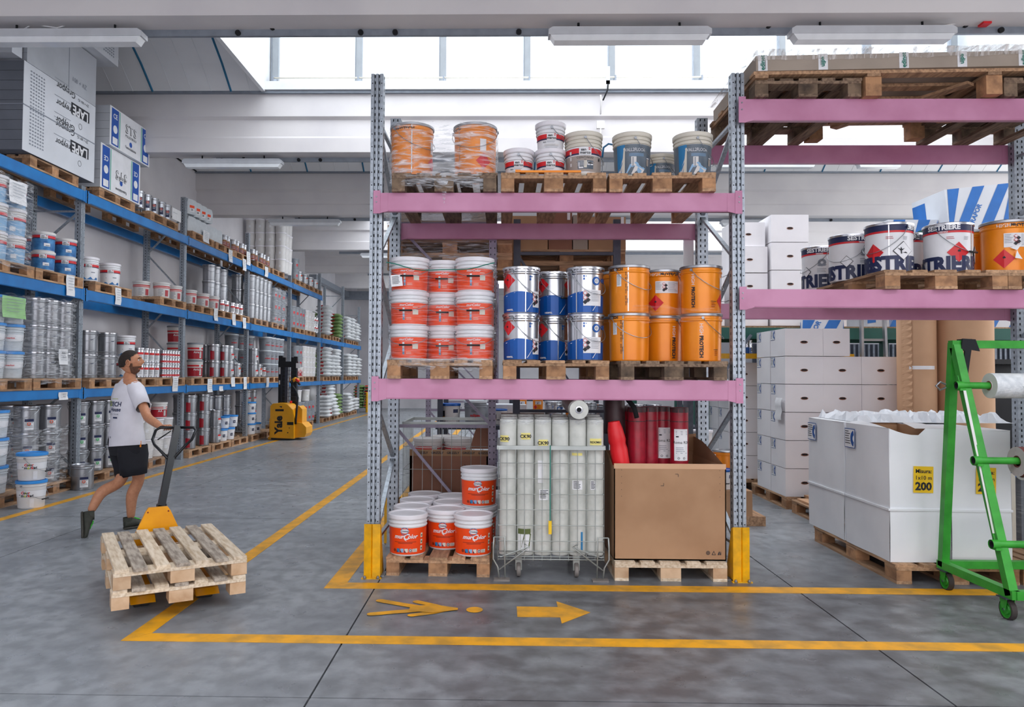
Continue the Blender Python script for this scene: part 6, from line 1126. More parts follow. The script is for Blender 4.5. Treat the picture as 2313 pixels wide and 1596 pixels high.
for i, (k, x, y, z, s) in enumerate((('carton_up', 3.86, 10.0, 2.23, 1), ('carton_up', 3.86, 10.0, 2.605, 1), ('carton_up', 3.86, 10.0, 2.98, 1), ('carton_up', 3.86, 10.0, 3.355, 1), ('carton_up', 3.34, 10.05, 2.23, .95), ('carton_up', 3.34, 10.05, 2.59, .95), ('carton_up', 3.34, 10.05, 2.95, .95), ('carton_up', 3.34, 10.1, 3.31, .9), ('carton_star', 3.2, 9.99, 2.23, 1), ('carton_star', 2.95, 10.0, 2.6, .01), ('carton_star', 2.8, 10.05, 2.23, .9), ('carton_star', 2.8, 10.05, 2.56, .9), ('carton_up', 4.4, 10.1, 2.23, 1), ('carton_up', 4.4, 10.1, 2.605, 1), ('carton_up', 4.4, 10.1, 2.98, .95))):
    if s < .1 or (k == 'carton_star' and i == 8): continue
    put(k, (x, y, z), 0, 'white carton on the green rack, %s, %s' % (('star-printed' if k == 'carton_star' else 'plain with hand hole'), ('corner column bottom', 'corner column second', 'corner column third', 'corner column topmost', 'column beside it bottom', 'column beside it second', 'column beside it third', 'column beside it topmost', '', '', 'lower', 'upper', 'farther column bottom', 'farther column second', 'farther column topmost')[i]), 'white cartons on the green rack', sc=s)
for i in range(4): put('carton_star', (2.35+.42*(i % 2), 11.4+.3*(i//2), 2.23+.37*(i % 2)), 0, 'pale star-printed carton far behind the middle upright, %s' % ('low', 'high', 'low rear', 'high rear')[i], 'star-printed cartons far back', sc=1)
ob('platform', MB().box(1.9, 3.2, 11.3, 12.3, 2.17, 2.22, 'darkgreen').box(1.95, 2.05, 11.3, 11.4, 0, 2.17, 'darkgreen').box(3.05, 3.15, 11.3, 11.4, 0, 2.17, 'darkgreen'), label='dark platform carrying the star-printed cartons', cat='shelf')
def sir(d, mp, b, h, w):
    pass
def sirapor(x0, x1, y0, y1, z0, z1, lb, rot=(0, 0, 0)):
    g = bpy.data.objects.new('insulation_pack', None); C.objects.link(g); g.location = (x0, y0, z0); g.rotation_euler = rot; tag(g, lb, 'insulation pack', 'blue striped packs')
    w, d, h = x1-x0, y1-y0, z1-z0; ob('pack_body', MB().box(0, w, 0, d, 0, h, 'poly_white'), g); l = MB(); mp = front(-.001)
    x = -h*.5
    while x < w:
        for a, bb in ((.0, .16),):
            p = [(x+a, 0), (x+bb, 0), (x+bb+h*.55, h), (x+a+h*.55, h)]
            c = [(min(max(px, 0), w), py) for px, py in p]; l.poly(mp, c, 'sirapor', 1)
        if 0 < x+.3 < w-.3: l.text('SIRAPOR', x+.27+h*.2, h*.45, .085, mp, 'sirapor', .03, rot=61)
        x += .34
    for px in (0,): l.patch(flat((-.001, d, 0), (0, -1, 0), (0, 0, 1)), 0, d*.4, .1, h*.9, 'sirapor', 1, 0)
    ob('print', l, g)
sirapor(6.05, 6.95, 10.1, 10.9, 3.36, 4.09, 'striped blue and white pack, topmost of the striped packs on the green rack', (0, rad(-6), 0)); sirapor(5.32, 6.0, 10.3, 10.9, 2.23, 3.72, 'striped blue and white pack standing below the topmost one'); sirapor(6.05, 7.6, 10.25, 10.9, 2.23, 3.25, 'striped blue and white pack under the topmost one by the rear upright'); sirapor(5.2, 5.48, 10.0, 10.9, 2.23, 3.6, 'narrow striped blue and white pack behind the paint drums') if 0 else None
sirapor(3.95, 4.5, 9.86, 9.9, 1.98, 2.3, 'small striped blue and white piece just above the main carton stack') 
# ladder, cardboard rolls, brown sacks, dark shutter
g = bpy.data.objects.new('ladder', None); C.objects.link(g); tag(g, 'aluminium ladder leaning behind the white cartons', 'ladder'); 
ob('rail', MB().bar((4.5, 9.36, .147), (4.7, 9.8, 2.9), .03, .06, 'tin_dull'), g); ob('rail', MB().bar((4.84, 9.36, .147), (4.98, 9.8, 2.9), .03, .06, 'tin_dull'), g)
for i in range(9): t = .1+.1*i; ob('rung', MB().bar((4.5+.2*t, 9.36+.44*t, 2.9*t), (4.84+.14*t, 9.36+.44*t, 2.9*t), .03, .03, 'tin_dull'), g)
def troll(x, y, r, h, l, zig):
    g = bpy.data.objects.new('cardboard_roll', None); C.objects.link(g); g.location = (x, y, 0); tag(g, l, 'cardboard roll', 'tall cardboard rolls'); ob('roll_body', MB().lathe([(r, 0), (r, h), (0, h)], 'card_tan', 40), g)
    if zig:
        b = MB(); n = 70; b.add([p for i in range(n+1) for p in ((-r*1.0, -.05, h*i/n), (-r*.72+.012*(i % 2), -r*.78, h*i/n))], [(2*i, 2*i+1, 2*i+3, 2*i+2) for i in range(n)], 'card_tan'); ob('loose_edge', b, g); ob('tape', MB().lathe([(r+.002, 1.64), (r+.002, 1.68)], 'white', 20, a0=-50, a1=30), g)
troll(4.72, 8.55, .2, 2.7, 'tall tan corrugated cardboard roll with a loose wavy edge', True); troll(5.22, 8.5, .29, 2.7, 'wider tall tan corrugated cardboard roll beside the wavy-edged one', False)
for i in range(6): put1('sack_b' if 0 else 'sack_w2', (4.95, 9.3, .1+.0*i), 0) if 0 else None
b = MB(); 
kn = MB(); M['brownsack'] = M['card_grey']; sack('sack_b', 'card_grey', 'card_grey', w=.5, dp=.7, h=.16, seed=13)
for i in range(8): put1('sack_b', (5.12, 9.72, .162*i), 0, 'brown paper sack in the pile beside the cardboard rolls, %s from the floor' % ORD[i], 'brown paper sacks')
ob('shutter', MB().box(4.2, 9, 12.5, 12.55, 0, 2.1, 'darksteel'), label='dark corrugated shutter in the depth behind the ladder', cat='shutter')
sh_ = bpy.data.objects['shutter']
for i in range(40): pass
c = MB()
for i in range(60): c.box(4.25+.08*i, 4.28+.08*i, 12.47, 12.5, 0, 2.1, 'galv_dark')
o = ob('rib', c, sh_); o['kind'] = 'stuff'
g = bpy.data.objects.new('steel_cabinet', None); C.objects.link(g); tag(g, 'dark cabinet with a red device beyond the cardboard rolls', 'cabinet'); g.location = (6.2, 9.3, 0)
ob('carcass', MB().box(-.45, .6, 0, .5, 0, 1.3, 'blacksteel').box(-.45, .6, 0, .5, 1.72, 1.78, 'blacksteel').box(-.45, -.4, 0, .5, 1.3, 1.72, 'blacksteel').box(-.1, .6, .45, .5, 1.3, 1.72, 'blacksteel'), g); ob('device', MB().box(-.38, -.05, .1, .4, 1.3, 1.36, 'white').box(-.33, -.1, .12, .36, 1.36, 1.62, 'blacksteel').box(-.32, -.12, .1, .12, 1.42, 1.56, 'red'), g, label='red and black device')
put('hem_a', (2.86, 10.16, 1.86), 0, 'silver drum with red diamond on the low green beam, inner', sc=.5) ; put('hem_a', (3.32, 10.14, 1.86), 0, 'silver drum with red diamond on the low green beam, outer', sc=.5)
ob('shelf_board', MB().box(2.66, 4.7, 10.0, 10.9, 1.84, 1.858, 'yellowguard').box(2.66, 4.7, 10.0, 10.03, 1.79, 1.84, 'yellowguard'), label='yellow edged shelf board of the green rack behind the white cartons', cat='shelf')
g = bpy.data.objects.new('wrapped_bundle', None); C.objects.link(g); tag(g, 'dark film-wrapped bundle with perforated post behind the green trolley', 'package')
ob('bundle', MB().box(4.36, 4.58, 6.35, 6.9, .0, .72, 'poly_dark'), g); ob('post', MB().box(4.12, 4.18, 6.33, 6.4, 0, .78, 'navy').box(4.2, 4.3, 6.33, 6.4, 0, .75, 'cream').box(4.3, 4.58, 6.34, 6.4, .72, .76, 'cobalt'), g)
c = MB()
for i in range(16): c.box(4.24, 4.255, 6.328, 6.33, .04+.043*i, .058+.043*i, 'hole')
o = ob('slots', c, g); o['kind'] = 'stuff'; wrap(4.34, 4.6, 6.3, 6.95, .02, .74, 'clear wrap around the dark bundle behind the green trolley', 'wrap', seed=31)
# ---------------------------------------------------------------- green roll trolley
g = bpy.data.objects.new('roll_trolley', None); C.objects.link(g); g.location = (3.27, 0, 0); tag(g, 'bright green steel A-frame trolley on castors holding fabric rolls', 'trolley')
gg = 'cartgreen'
for X, nm in ((0, ''), (1.75, '')):
    ob('rear_post', MB().bar((X, 5.6, .16), (X, 5.44, 1.8), .055, .055, gg, up=(1, 0, 0)), g); ob('front_post', MB().bar((X, 4.86, .16), (X, 5.42, 1.78), .055, .055, gg, up=(1, 0, 0)), g); ob('side_rail', MB().bar((X, 4.82, .17), (X, 5.64, .17), .055, .055, gg), g)
    for y in (4.9, 5.56):
        c = MB().lathe([(0, -.016), (.03, -.016), (.034, -.008), (.05, -.008), (.05, -.018), (.056, -.018), (.056, .018), (.05, .018), (.05, .008), (0, .008)], gg, 22, (X, y, .062), axis='x'); c.lathe([(.056, -.019), (.066, -.017), (.066, .017), (.056, .019)], 'rubber', 22, (X, y, .062), axis='x')
        c.prism([(y-.03, .14), (y+.045, .14), (y+.02, .055), (y-.01, .05)], X-.028, X-.024, gg, ax='x').prism([(y-.03, .14), (y+.045, .14), (y+.02, .055), (y-.01, .05)], X+.024, X+.028, gg, ax='x').box(X-.045, X+.045, y-.045, y+.05, .135, .142, 'darksteel').lathe([(.008, -.034), (.008, .034)], 'bolt', 8, (X, y, .062), axis='x'); ob('castor', c, g)
ob('top_bar', MB().bar((-.03, 5.43, 1.79), (1.78, 5.43, 1.79), .055, .055, gg), g); ob('rear_rail', MB().bar((0, 5.62, .17), (1.75, 5.62, .17), .055, .055, gg), g); ob('front_rail', MB().bar((0, 4.84, .17), (1.75, 4.84, .17), .055, .055, gg), g)
for y, z in ((5.30, 1.495), (5.12, .99), (4.945, .467)):
    t = MB().lathe([(.024, -.07), (.024, 1.9)], gg, 14, (0, y, z), axis='x').lathe([(.018, 1.9), (.018, -.07), (.024, -.07)], 'hole', 14, (0, y, z), axis='x').lathe([(.03, -.075), (.03, -.03), (.024, -.06)], gg, 14, (0, y, z), axis='x').bar((-.05, y+.0, z+.03), (-.06, y+.0, z+.07), .006, .006, gg).box(-.06, -.02, y-.03, y+.03, z-.035, z-.02, gg); ob('roll_bar', t, g)
ob('edge_strip', MB().bar((-.031, 4.98, .53), (-.031, 5.27, 1.46), .004, .018, 'offwhite', up=(1, 0, 0)), g)
ob('eye_bolt', MB().tube([(-.06, 5.44, 1.5), (-.1, 5.44, 1.52), (-.13, 5.44, 1.49), (-.1, 5.44, 1.46), (-.06, 5.44, 1.48)], .007, 'wire', 6), g)
ob('black_tie', MB().prism([(0.03, 1.83), (.12, 1.825), (.15, 1.74), (.09, 1.75), (.06, 1.55), (.045, 1.5), (.03, 1.6), (.045, 1.74), (.02, 1.76)], 5.38, 5.395, 'cloth_black').box(.04, .1, 5.39, 5.47, 1.75, 1.828, 'cloth_black'), g, label='black cloth tie knotted on the bar')
g = bpy.data.objects.new('fabric_roll', None); C.objects.link(g); g.location = (3.27, 5.30, 1.495); tag(g, 'roll of white fibre fabric on the top bar of the green trolley, end hanging down', 'roll')
ob('roll_body', MB().lathe([(.088, .16), (.088, 1.6)], 'fabricroll', 32, axis='x').lathe([(.026, .158), (.034, .156), (.034, .16), (.088, .16)], 'offwhite', 32, axis='x').lathe([(.034, .155), (.026, .155), (.026, .16)], 'card_dark', 20, axis='x').lathe([(.088, 1.6), (.034, 1.6)], 'fabricroll', 32, axis='x'), g)
n, m2 = 14, 12; vs = []
for j in range(n+1):
    for i in range(m2+1):
        t = j/n; x0_ = .33+.12*t+.02*math.sin(t*9); x = x0_+(1.52-x0_)*i/m2
        vs.append((x, -.088+(.0 if j else .0)-.02*math.sin(t*3)+.012*math.sin(i*1.1+t*4)*t, -.47*t))
b = MB(); b.add(vs, [(j*(m2+1)+i, j*(m2+1)+i+1, (j+1)*(m2+1)+i+1, (j+1)*(m2+1)+i) for j in range(n) for i in range(m2)], 'fabricroll', True); o = ob('hanging_end', b, g); sm = o.modifiers.new('thick', 'SOLIDIFY'); sm.thickness = .003
g = bpy.data.objects.new('sandpaper_roll', None); C.objects.link(g); g.location = (3.27, 5.12, .985); tag(g, 'maroon abrasive roll on the middle bar of the green trolley', 'roll')
ob('roll_body', MB().lathe([(.1, .22), (.1, 1.6), (.04, 1.6)], 'maroon', 32, axis='x').lathe([(.04, .22), (.1, .22)], 'rollgrey', 32, axis='x').lathe([(.03, .225), (.04, .218), (.04, .22)], 'maroon', 20, axis='x'), g)
b = MB(); n = 12; vs = []
for j in range(n+1):
    a = rad(-60-150*j/n); r_ = .1+.025*j/n; vs += [(.26, -r_*math.cos(a)*.9, r_*math.sin(a)-.02), (1.58, -r_*math.cos(a)*.9, r_*math.sin(a)-.02)]
b.add(vs, [(2*i, 2*i+1, 2*i+3, 2*i+2) for i in range(n)], 'maroon', True).add([(.255, v[1], v[2]) for v in vs[::2]]+[(.255, v[1]*.86, v[2]*.86) for v in vs[::2]], [(i, i+1, n+2+i, n+1+i) for i in range(n)], 'white'); ob('loose_turn', b, g)
# ---------------------------------------------------------------- hand pallet truck with two pallets
A = math.atan2(.515, .857); cx_, cy_ = -2.356, 5.287
def tw(x, y): return (cx_+x*math.cos(A)-y*math.sin(A), cy_+x*math.sin(A)+y*math.cos(A))
put('pal_load', (cx_, cy_, .095), A, 'pale pallet with spaced slats on the truck forks, lower of the two', 'pallets on the hand truck'); put('pal_load', (cx_, cy_, .219), A+.012, 'pale pallet with spaced slats on the truck forks, upper of the two', 'pallets on the hand truck')
g = bpy.data.objects.new('pallet_truck', None); C.objects.link(g); g.location = (cx_, cy_, 0); g.rotation_euler = (0, 0, A); tag(g, 'yellow hand pallet truck with black handle under the pale pallets', 'pallet truck')
ty = 'truckyellow'
for s in (-1, 1):
    ob('fork', MB().prism([(-.4, .055), (-.34, .088), (.72, .088), (.72, .05), (-.32, .05)], s*.2-.075, s*.2+.075, ty, ax='x'), g)
    ob('load_wheel', MB().lathe([(0, -.05), (.036, -.05), (.04, -.045), (.04, .045), (.036, .05), (0, .05)], 'rubber', 18, (s*.2, -.25, .04), axis='x'), g)
    ob('steer_wheel', MB().lathe([(0, -.025), (.085, -.025), (.09, -.018), (.09, .018), (.085, .025), (0, .025)], 'rubber', 22, (s*.09, .95, .09), axis='x'), g)
h_ = MB().prism([(-.235, .075), (.235, .075), (.235, .13), (.09, .46), (.07, .49), (-.07, .49), (-.09, .46), (-.235, .13)], .70, .735, ty); h_.add([(-.09, .735, .46), (.09, .735, .46), (.07, .9, .42), (-.07, .9, .42), (-.07, .735, .49), (.07, .735, .49)], [(0, 4, 5, 1), (4, 3, 2, 5), (0, 3, 4), (1, 5, 2)], ty); h_.prism([(.735, .075), (.9, .2), (.9, .44), (.735, .48)], -.06, .06, ty, ax='x').box(-.235, -.2, .69, .74, .08, .14, 'galv_dark')
for x, z in ((-.075, .455), (.075, .455), (-.2, .14), (.2, .14)): h_.lathe([(0, -.003), (.007, -.003), (.007, 0)], 'orange_dark', 8, (x, .70, z), axis='y')
ob('frame_housing', h_, g)
B_ = (0, .93, .42); import mathutils
def W2L(p): v = Matrix.Rotation(-A, 3, 'Z') @ Vector((p[0]-cx_, p[1]-cy_, 0)); return Vector((v.x, v.y, p[2]))
Tp = W2L((-2.952, 6.74, 1.06)); Bp = W2L((-2.80, 6.13, .48)); Cp = Bp+(Tp-Bp)*.56
ob('pump', MB().lathe([(0, .1), (.06, .1), (.06, .38), (.04, .4), (.04, .47), (0, .47)], 'blacksteel', 16, (Bp.x, Bp.y+.02, 0)), g)
hd_ = MB().bar(Bp-(Tp-Bp)*.05, Tp, .055, .05, 'blacksteel', up=(0, 1, 0))
ax_ = (Matrix.Rotation(-A, 3, 'Z') @ Vector((1, .05, 0))).normalized()
loop = [Tp-ax_*.03, Tp-ax_*.15, Tp-ax_*.185+(Cp-Tp)*.1, Tp-ax_*.195+(Cp-Tp)*.4, Tp-ax_*.17+(Cp-Tp)*.55, Cp-ax_*.02]; loop2 = [Tp+ax_*(2*(ax_.dot(Tp-p)))+(p-Tp) if 0 else p+ax_*2*ax_.dot(Tp-p) for p in loop]; loop2[-1] = Cp+ax_*.02
hd_.tube(loop, .0125, 'blacksteel', 8).tube(loop2, .0125, 'blacksteel', 8).tube([Tp-ax_*.05+(Cp-Tp)*.12, Tp-ax_*.13+(Cp-Tp)*.35, Tp-ax_*.15+(Cp-Tp)*.4], .006, 'blacksteel', 6); ob('handle', hd_, g)
# ---------------------------------------------------------------- the man
F = Vector((.64, .77, 0)); Rr = Vector((.77, -.64, 0)); U = Vector((0, 0, 1)); PC = Vector((-3.71, 7.35, 0))
def Q(r_, f, z): return PC+Rr*r_+F*f+U*z
J = {}
def skinmesh(name, verts, edges, radii, m, parent, sub=2, root=0, **k):
    me = bpy.data.meshes.new(name); me.from_pydata([tuple(v) for v in verts], edges, []); me.materials.append(M[m]); o = ob(name, me, parent, **k)
    md = o.modifiers.new('skin', 'SKIN'); md.use_smooth_shade = True
    for i, r_ in enumerate(radii): sv = me.skin_vertices[0].data[i]; sv.radius = r_ if isinstance(r_, tuple) else (r_, r_); sv.use_root = (i == root)
    s = o.modifiers.new('sub', 'SUBSURF'); s.levels = sub; s.render_levels = sub; return o
man = bpy.data.objects.new('person', None); C.objects.link(man); tag(man, 'bearded man in white t-shirt and dark shorts pulling the hand pallet truck, looking aside', 'person')
RE, RW, RH = Vector((-3.385, 7.08, 1.125)), Vector((-3.15, 6.87, 1.05)), Vector((-3.09, 6.82, 1.062))
LK, LA = Vector((-3.80, 7.40, .46)), Vector((-3.975, 7.17, .2)); RK, RA = Vector((-3.60, 7.38, .50)), Vector((-3.70, 7.42, .09))
V = [Q(0, -.01, .95), Q(0, -.01, 1.12), Q(0, .0, 1.30), Q(0, 0, 1.43), Vector((-3.71, 7.35, 1.51)), Vector((-3.69, 7.35, 1.58)),
     Q(.15, 0, 1.41), Q(.2, .0, 1.36), RE, (RE+RW)/2, RW,
     Q(-.15, .02, 1.41), Q(-.2, .02, 1.36), Q(-.25, .02, 1.12), Q(-.24, .12, .92),
     Q(.1, 0, .88), Q(.11, .02, .70), RK, (RK+RA)/2+Vector((-.03, -.015, .04)), RA,
     Q(-.1, 0, .88), Q(-.12, .04, .68), LK, (LK+LA)/2+Vector((-.03, -.03, .06)), LA]
E_ = [(0, 1), (1, 2), (2, 3), (3, 4), (4, 5), (3, 6), (6, 7), (7, 8), (8, 9), (9, 10), (3, 11), (11, 12), (12, 13), (13, 14), (0, 15), (15, 16), (16, 17), (17, 18), (18, 19), (0, 20), (20, 21), (21, 22), (22, 23), (23, 24)]
RD = [.13, .125, .135, .1, .058, .055, .07, .055, .044, .042, .027, .07, .055, .042, .028, .09, .085, .058, .06, .036, .09, .085, .06, .062, .037]
skinmesh('body', V, E_, RD, 'skin', man)
# hand: palm and five fingers closing on the bar of the loop
hdv = (RH-RW).normalized(); bx_ = Vector((1, .05, 0)); K0 = RW+hdv*.02
pm = MB(); palm = skinmesh('hand', [RW, RW+hdv*.04, RW+hdv*.085+Vector((0, 0, .006))], [(0, 1), (1, 2)], [(.025, .02), (.04, .022), (.04, .018)], 'skin', man, 2)
perp = hdv.cross(U).normalized()
for i in range(4):
    b0 = RW+hdv*.085+perp*(.028-.019*i)+U*.008; L_ = (.034, .037, .035, .028)[i]
    pts = [b0-hdv*.02, b0+hdv*.012, b0+hdv*(.012+L_*.8)-U*.006, b0+hdv*(.012+L_*1.0)-U*(.028), b0+hdv*(.0+L_*.6)-U*.042]
    ob('finger', MB().tube(pts, [.0095, .0095, .009, .008, .0065], 'skin', 8), palm)
ob('thumb', MB().tube([RW+hdv*.03-perp*.02, RW+hdv*.05-perp*.045-U*.005, RW+hdv*.085-perp*.052-U*.018, RW+hdv*.105-perp*.03-U*.03], [.012, .0115, .0105, .008], 'skin', 8), palm)
# head, looking along LD
LD = Vector((.95, .20, .12)).normalized(); SD = LD.cross(U).normalized(); UD = SD.cross(LD).normalized(); HC = Vector((-3.69, 7.34, 1.655))
def headsurf(a, p):      # a azimuth from face front, p elevation; returns local (fwd, side, up)
    ca, sa, cp, sp = math.cos(a), math.sin(a), math.cos(p), math.sin(p)
    f, s, u = .100*ca*cp, .078*sa*cp, .122*sp
    if f > 0 and u < 0: s *= 1-.35*min(1, -u/.1); f *= 1-.12*min(1, -u/.12)
    if f < 0 and u < -.03: f *= 1-.45*min(1, (-u-.03)/.09); s *= .9
    if f < 0: f *= 1.08
    g_ = lambda x, c, w_: math.exp(-((x-c)/w_)**2)
    fr = max(0, ca)
    f += .024*g_(sa*cp, 0, .17)*g_(u, -.012, .016)*fr+.02*g_(sa*cp, 0, .12)*g_(u, .012, .02)*fr            # nose
    f -= .012*(g_(sa*cp, .38, .16)+g_(sa*cp, -.38, .16))*g_(u, .018, .016)*fr                              # eye sockets
    f += .008*g_(u, .04, .012)*fr; f += .010*g_(sa*cp, 0, .35)*g_(u, -.05, .012)*fr; f -= .006*g_(u, -.068, .007)*fr; f += .012*g_(sa*cp, 0, .4)*g_(u, -.092, .02)*fr
    return f, s, u
def headmesh(name, m, cond, off=0, par=None, na=56, np_=44, fn=None):
    vs = []; idx = {}; fs = []
    for j in range(np_+1):
        p = -PI/2+PI*j/np_
        for i in range(na):
            a = 2*PI*i/na; f, s, u = headsurf(a, p); q_ = Vector((f, s, u)); e = off*(fn(a, p) if fn else 1); q_ = q_*(1+e/.1); vs.append(HC+LD*q_.x+SD*q_.y+UD*q_.z)
    for j in range(np_):
        for i in range(na):
            a = 2*PI*(i+.5)/na; p = -PI/2+PI*(j+.5)/np_; f, s, u = headsurf(a, p)
            if cond(f, s, u): fs.append((j*na+i, j*na+(i+1) % na, (j+1)*na+(i+1) % na, (j+1)*na+i))
    b = MB().add(vs, fs, m, True); return ob(name, b, par or man)
hd = headmesh('head', 'skin', lambda f, s, u: True)
headmesh('hair', 'hair', lambda f, s, u: (u > .052-.0*f and f < .075 and u > .045+max(0, f-.02)*.75) or (f < -.005 and u > -.035+max(0, f+.05)*1.0) or (f < .025 and u > .02), .0055, hd)
headmesh('beard', 'beard', lambda f, s, u: (u < -.042 and f > .0 and not (-.062 > u > -.072 and abs(s) < .022 and f > .06)) or (abs(s) > .055 and -.04 < u < -.005 and .0 < f < .03), .0018, hd)
for sx in (-1, 1):
    e = HC+LD*.083+SD*.031*sx+UD*.017; b = MB(); b.lathe([(0, -.009), (.006, -.006), (.009, 0), (.006, .006), (0, .009)], 'eye', 10, tuple(e), join=True); b.lathe([(0, -.006), (.005, 0), (0, .006)], 'ink', 8, tuple(e+LD*.006), join=True); ob('eye', b, hd)
    ec = HC-LD*.004+SD*.08*sx-UD*.004; b = MB(); n_ = 14; b.tube([ec+LD*(.016*math.cos(t))+UD*(.03*math.sin(t))+SD*sx*(.006) for t in [2*PI*i/n_ for i in range(n_)]], .006, 'skin', 6, closed=True).tube([ec-UD*.03, ec-UD*.005+SD*sx*.004, ec+UD*.022], [.006, .009, .006], 'skin', 6); ob('ear', b, hd)
    ob('eyebrow', MB().tube([HC+LD*.102+SD*.014*sx+UD*.036, HC+LD*.098+SD*.034*sx+UD*.040, HC+LD*.084+SD*.05*sx+UD*.034], [.003, .0035, .002], 'hair', 6), hd)
ob('mouth', MB().tube([HC+LD*.082+SD*.022-UD*.066, HC+LD*.095-UD*.066, HC+LD*.082-SD*.022-UD*.066], .004, 'orange_dark', 6), hd)
def loft(b, rings, m, n=28, cap=False, wr=0, seed=0):
    rr = random.Random(seed); vs = []
    for k, (c, ax, ay, ra, rb_) in enumerate(rings):
        for i in range(n):
            t = 2*PI*i/n; w_ = 1+wr*math.sin(3*t+k*.9+seed)+wr*.6*math.sin(7*t-k*1.3)
            vs.append(c+ax*ra*math.cos(t)*w_+ay*rb_*math.sin(t)*w_)
    fs = [(k*n+i, k*n+(i+1) % n, (k+1)*n+(i+1) % n, (k+1)*n+i) for k in range(len(rings)-1) for i in range(n)]
    if cap: fs += [list(range(n))[::-1], [(len(rings)-1)*n+i for i in range(n)]]
    b.add(vs, fs, m, True)
b = MB()
tor = [(.835, .212, .158, -.01), (.86, .215, .16, -.01), (.95, .205, .152, -.015), (1.05, .19, .14, -.02), (1.15, .188, .136, -.02), (1.25, .2, .14, -.015), (1.33, .205, .138, -.01), (1.39, .2, .125, -.005), (1.43, .17, .105, 0), (1.465, .115, .085, .0), (1.49, .075, .07, 0), (1.5, .066, .066, .0)]
loft(b, [(Q(.01+.0*z, f, z)+(U*.0), (Rr+U*.16*(1.42-z)).normalized(), F, ra, rb_) for z, ra, rb_, f in tor], 'tshirt', 32, wr=.012)
SR = Q(.155, 0, 1.385); se = SR+(RE-SR)*.62; ax1 = (RE-SR).normalized(); p1 = ax1.cross(F).normalized(); p2 = ax1.cross(p1).normalized()
loft(b, [(SR-ax1*.07-Rr*.05, p1, p2, .05, .05), (SR-ax1*.045-Rr*.015, p1, p2, .078, .075), (SR, p1, p2, .088, .082), (SR+(se-SR)*.5, p1, p2, .082, .076), (se, p1, p2, .078, .07), (se, p1, p2, .072, .064)], 'tshirt', 24, wr=.03, seed=2)
SL = Q(-.155, 0, 1.385); LE = Q(-.25, .02, 1.12); sl = SL+(LE-SL)*.62; ax1 = (LE-SL).normalized(); p1 = ax1.cross(F).normalized(); p2 = ax1.cross(p1).normalized()
loft(b, [(SL-ax1*.07+Rr*.05, p1, p2, .05, .05), (SL-ax1*.045+Rr*.015, p1, p2, .078, .075), (SL, p1, p2, .086, .08), (SL+(sl-SL)*.5, p1, p2, .082, .076), (sl, p1, p2, .078, .07), (sl, p1, p2, .072, .064)], 'tshirt', 24, wr=.03, seed=3)
ts = ob('t_shirt', b, man)
def backmap(x, y, l=0):
    t = -PI/2+x/.185; return Q(.01, -.012, 1.2+y)+Rr*(.2)*math.cos(t)*1.0+F*(.147+.001*l)*math.sin(t)
b = MB()
for t, x, y, s, c, sh in (('INN', -.085, .03, .062, 'navy', .2), ('O', -.03, .028, .075, 'lime', 0), ('TECH', .045, .03, .062, 'navy', .2), ('House', .045, -.02, .055, 'navy', .25)): b.text(t, x, y, s, backmap, c, .02, shear=sh, cut=.3)
b.text('SISTEMI PER IL COLORE', -.0, -.055, .018, backmap, 'inkgrey', 0, cut=1); b.text('ALBERTO', .045, -.085, .022, backmap, 'navy', .03, cut=.5) if 0 else b.patch(backmap, .02, .08, -.09, -.075, 'navy', 3, 2); b.patch(backmap, -.0, .09, .1, .104, 'lime', 3, 2)
ob('print', b, ts, label='navy and lime lettering on the back')
b = MB()
loft(b, [(Q(.0, -.01, 1.0), Rr, F, .19, .135), (Q(0, -.01, .93), Rr, F, .205, .155), (Q(0, -.01, .86), Rr, F, .212, .16), (Q(0, 0, .78), Rr, F, .215, .155), (Q(0, 0, .745), Rr, F, .205, .14)], 'shorts', 32, wr=.015)
hr, hl = Q(.105, .015, .56), Q(-.125, .07, .53)
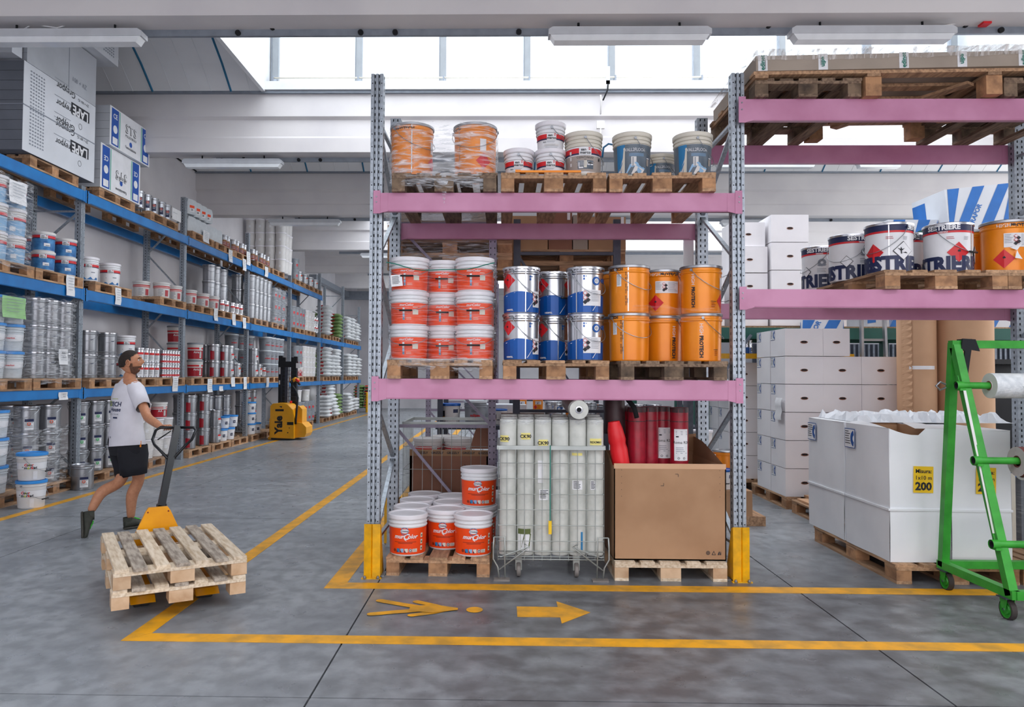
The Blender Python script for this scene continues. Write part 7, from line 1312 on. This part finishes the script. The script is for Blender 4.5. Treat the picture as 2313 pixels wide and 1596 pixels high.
for top_, bot, sd in ((Q(.1, 0, .84), hr, 4), (Q(-.1, 0, .84), hl, 5)):
    ax1 = (bot-top_).normalized(); p1 = Rr; p2 = ax1.cross(p1).normalized(); loft(b, [(top_, p1, p2, .11, .145), (top_+(bot-top_)*.35, p1, p2, .118, .145), (top_+(bot-top_)*.7, p1, p2, .115, .13), (bot, p1, p2, .118, .125), (bot, p1, p2, .1, .105)], 'shorts', 26, wr=.03, seed=sd)
so = ob('shorts', b, man); ob('tab', MB().box(-.006, .006, -.004, .004, 0, .06, 'orange_tab'), so, tuple(Q(.214, .03, .83)), label='small orange tab')
def shoe(heel, toe, up_, nm):
    d_ = (toe-heel); L_ = d_.length; d_ = d_.normalized(); s_ = d_.cross(up_).normalized(); u_ = s_.cross(d_).normalized(); b = MB(); c = MB()
    pr = [(-.02, .02, .03, .03), (.0, .034, .045, .04), (.25, .036, .05, .045), (.5, .042, .038, .032), (.75, .048, .03, .024), (.95, .036, .022, .018), (1.04, .01, .01, .01)]
    loft(b, [(heel+d_*L_*t+u_*h_, s_, u_, w_, hh) for t, w_, h_, hh in pr], 'shoe', 18, cap=True)
    loft(b, [(heel+d_*L_*.12+u_*.06, s_, d_, .036, .045), (heel+d_*L_*.12+u_*.1, s_, d_, .04, .045)], 'shoe', 16)
    loft(c, [(heel+d_*L_*t-u_*.004, s_, u_, w_*1.06, .012) for t, w_, h_, hh in pr], 'sole', 18, cap=True)
    o = ob('shoe', b, man); ob('sole', c, o); ob('lace', MB().tube([heel+d_*L_*.35+u_*.088-s_*.02, heel+d_*L_*.4+u_*.09+s_*.02, heel+d_*L_*.48+u_*.078-s_*.02, heel+d_*L_*.55+u_*.072+s_*.02, heel+d_*L_*.62+u_*.062-s_*.02], .006, 'lace', 5), o, label='bright green lace')
shoe(Vector((-4.02, 7.12, .205)), Vector((-3.93, 6.98, .0)), Vector((.6, .8, .45)).normalized(), 'l'); shoe(Vector((-3.73, 7.36, .018)), Vector((-3.58, 7.56, .018)), U, 'r')

ob('white_board', MB().box(1.70, 1.79, 6.95, 6.98, 2.5, 2.97, 'white').box(1.70, 1.79, 6.99, 7.0, 0, 2.5, 'galv_dark'), label='narrow white board standing behind the rear upright above the orange drums', cat='board')
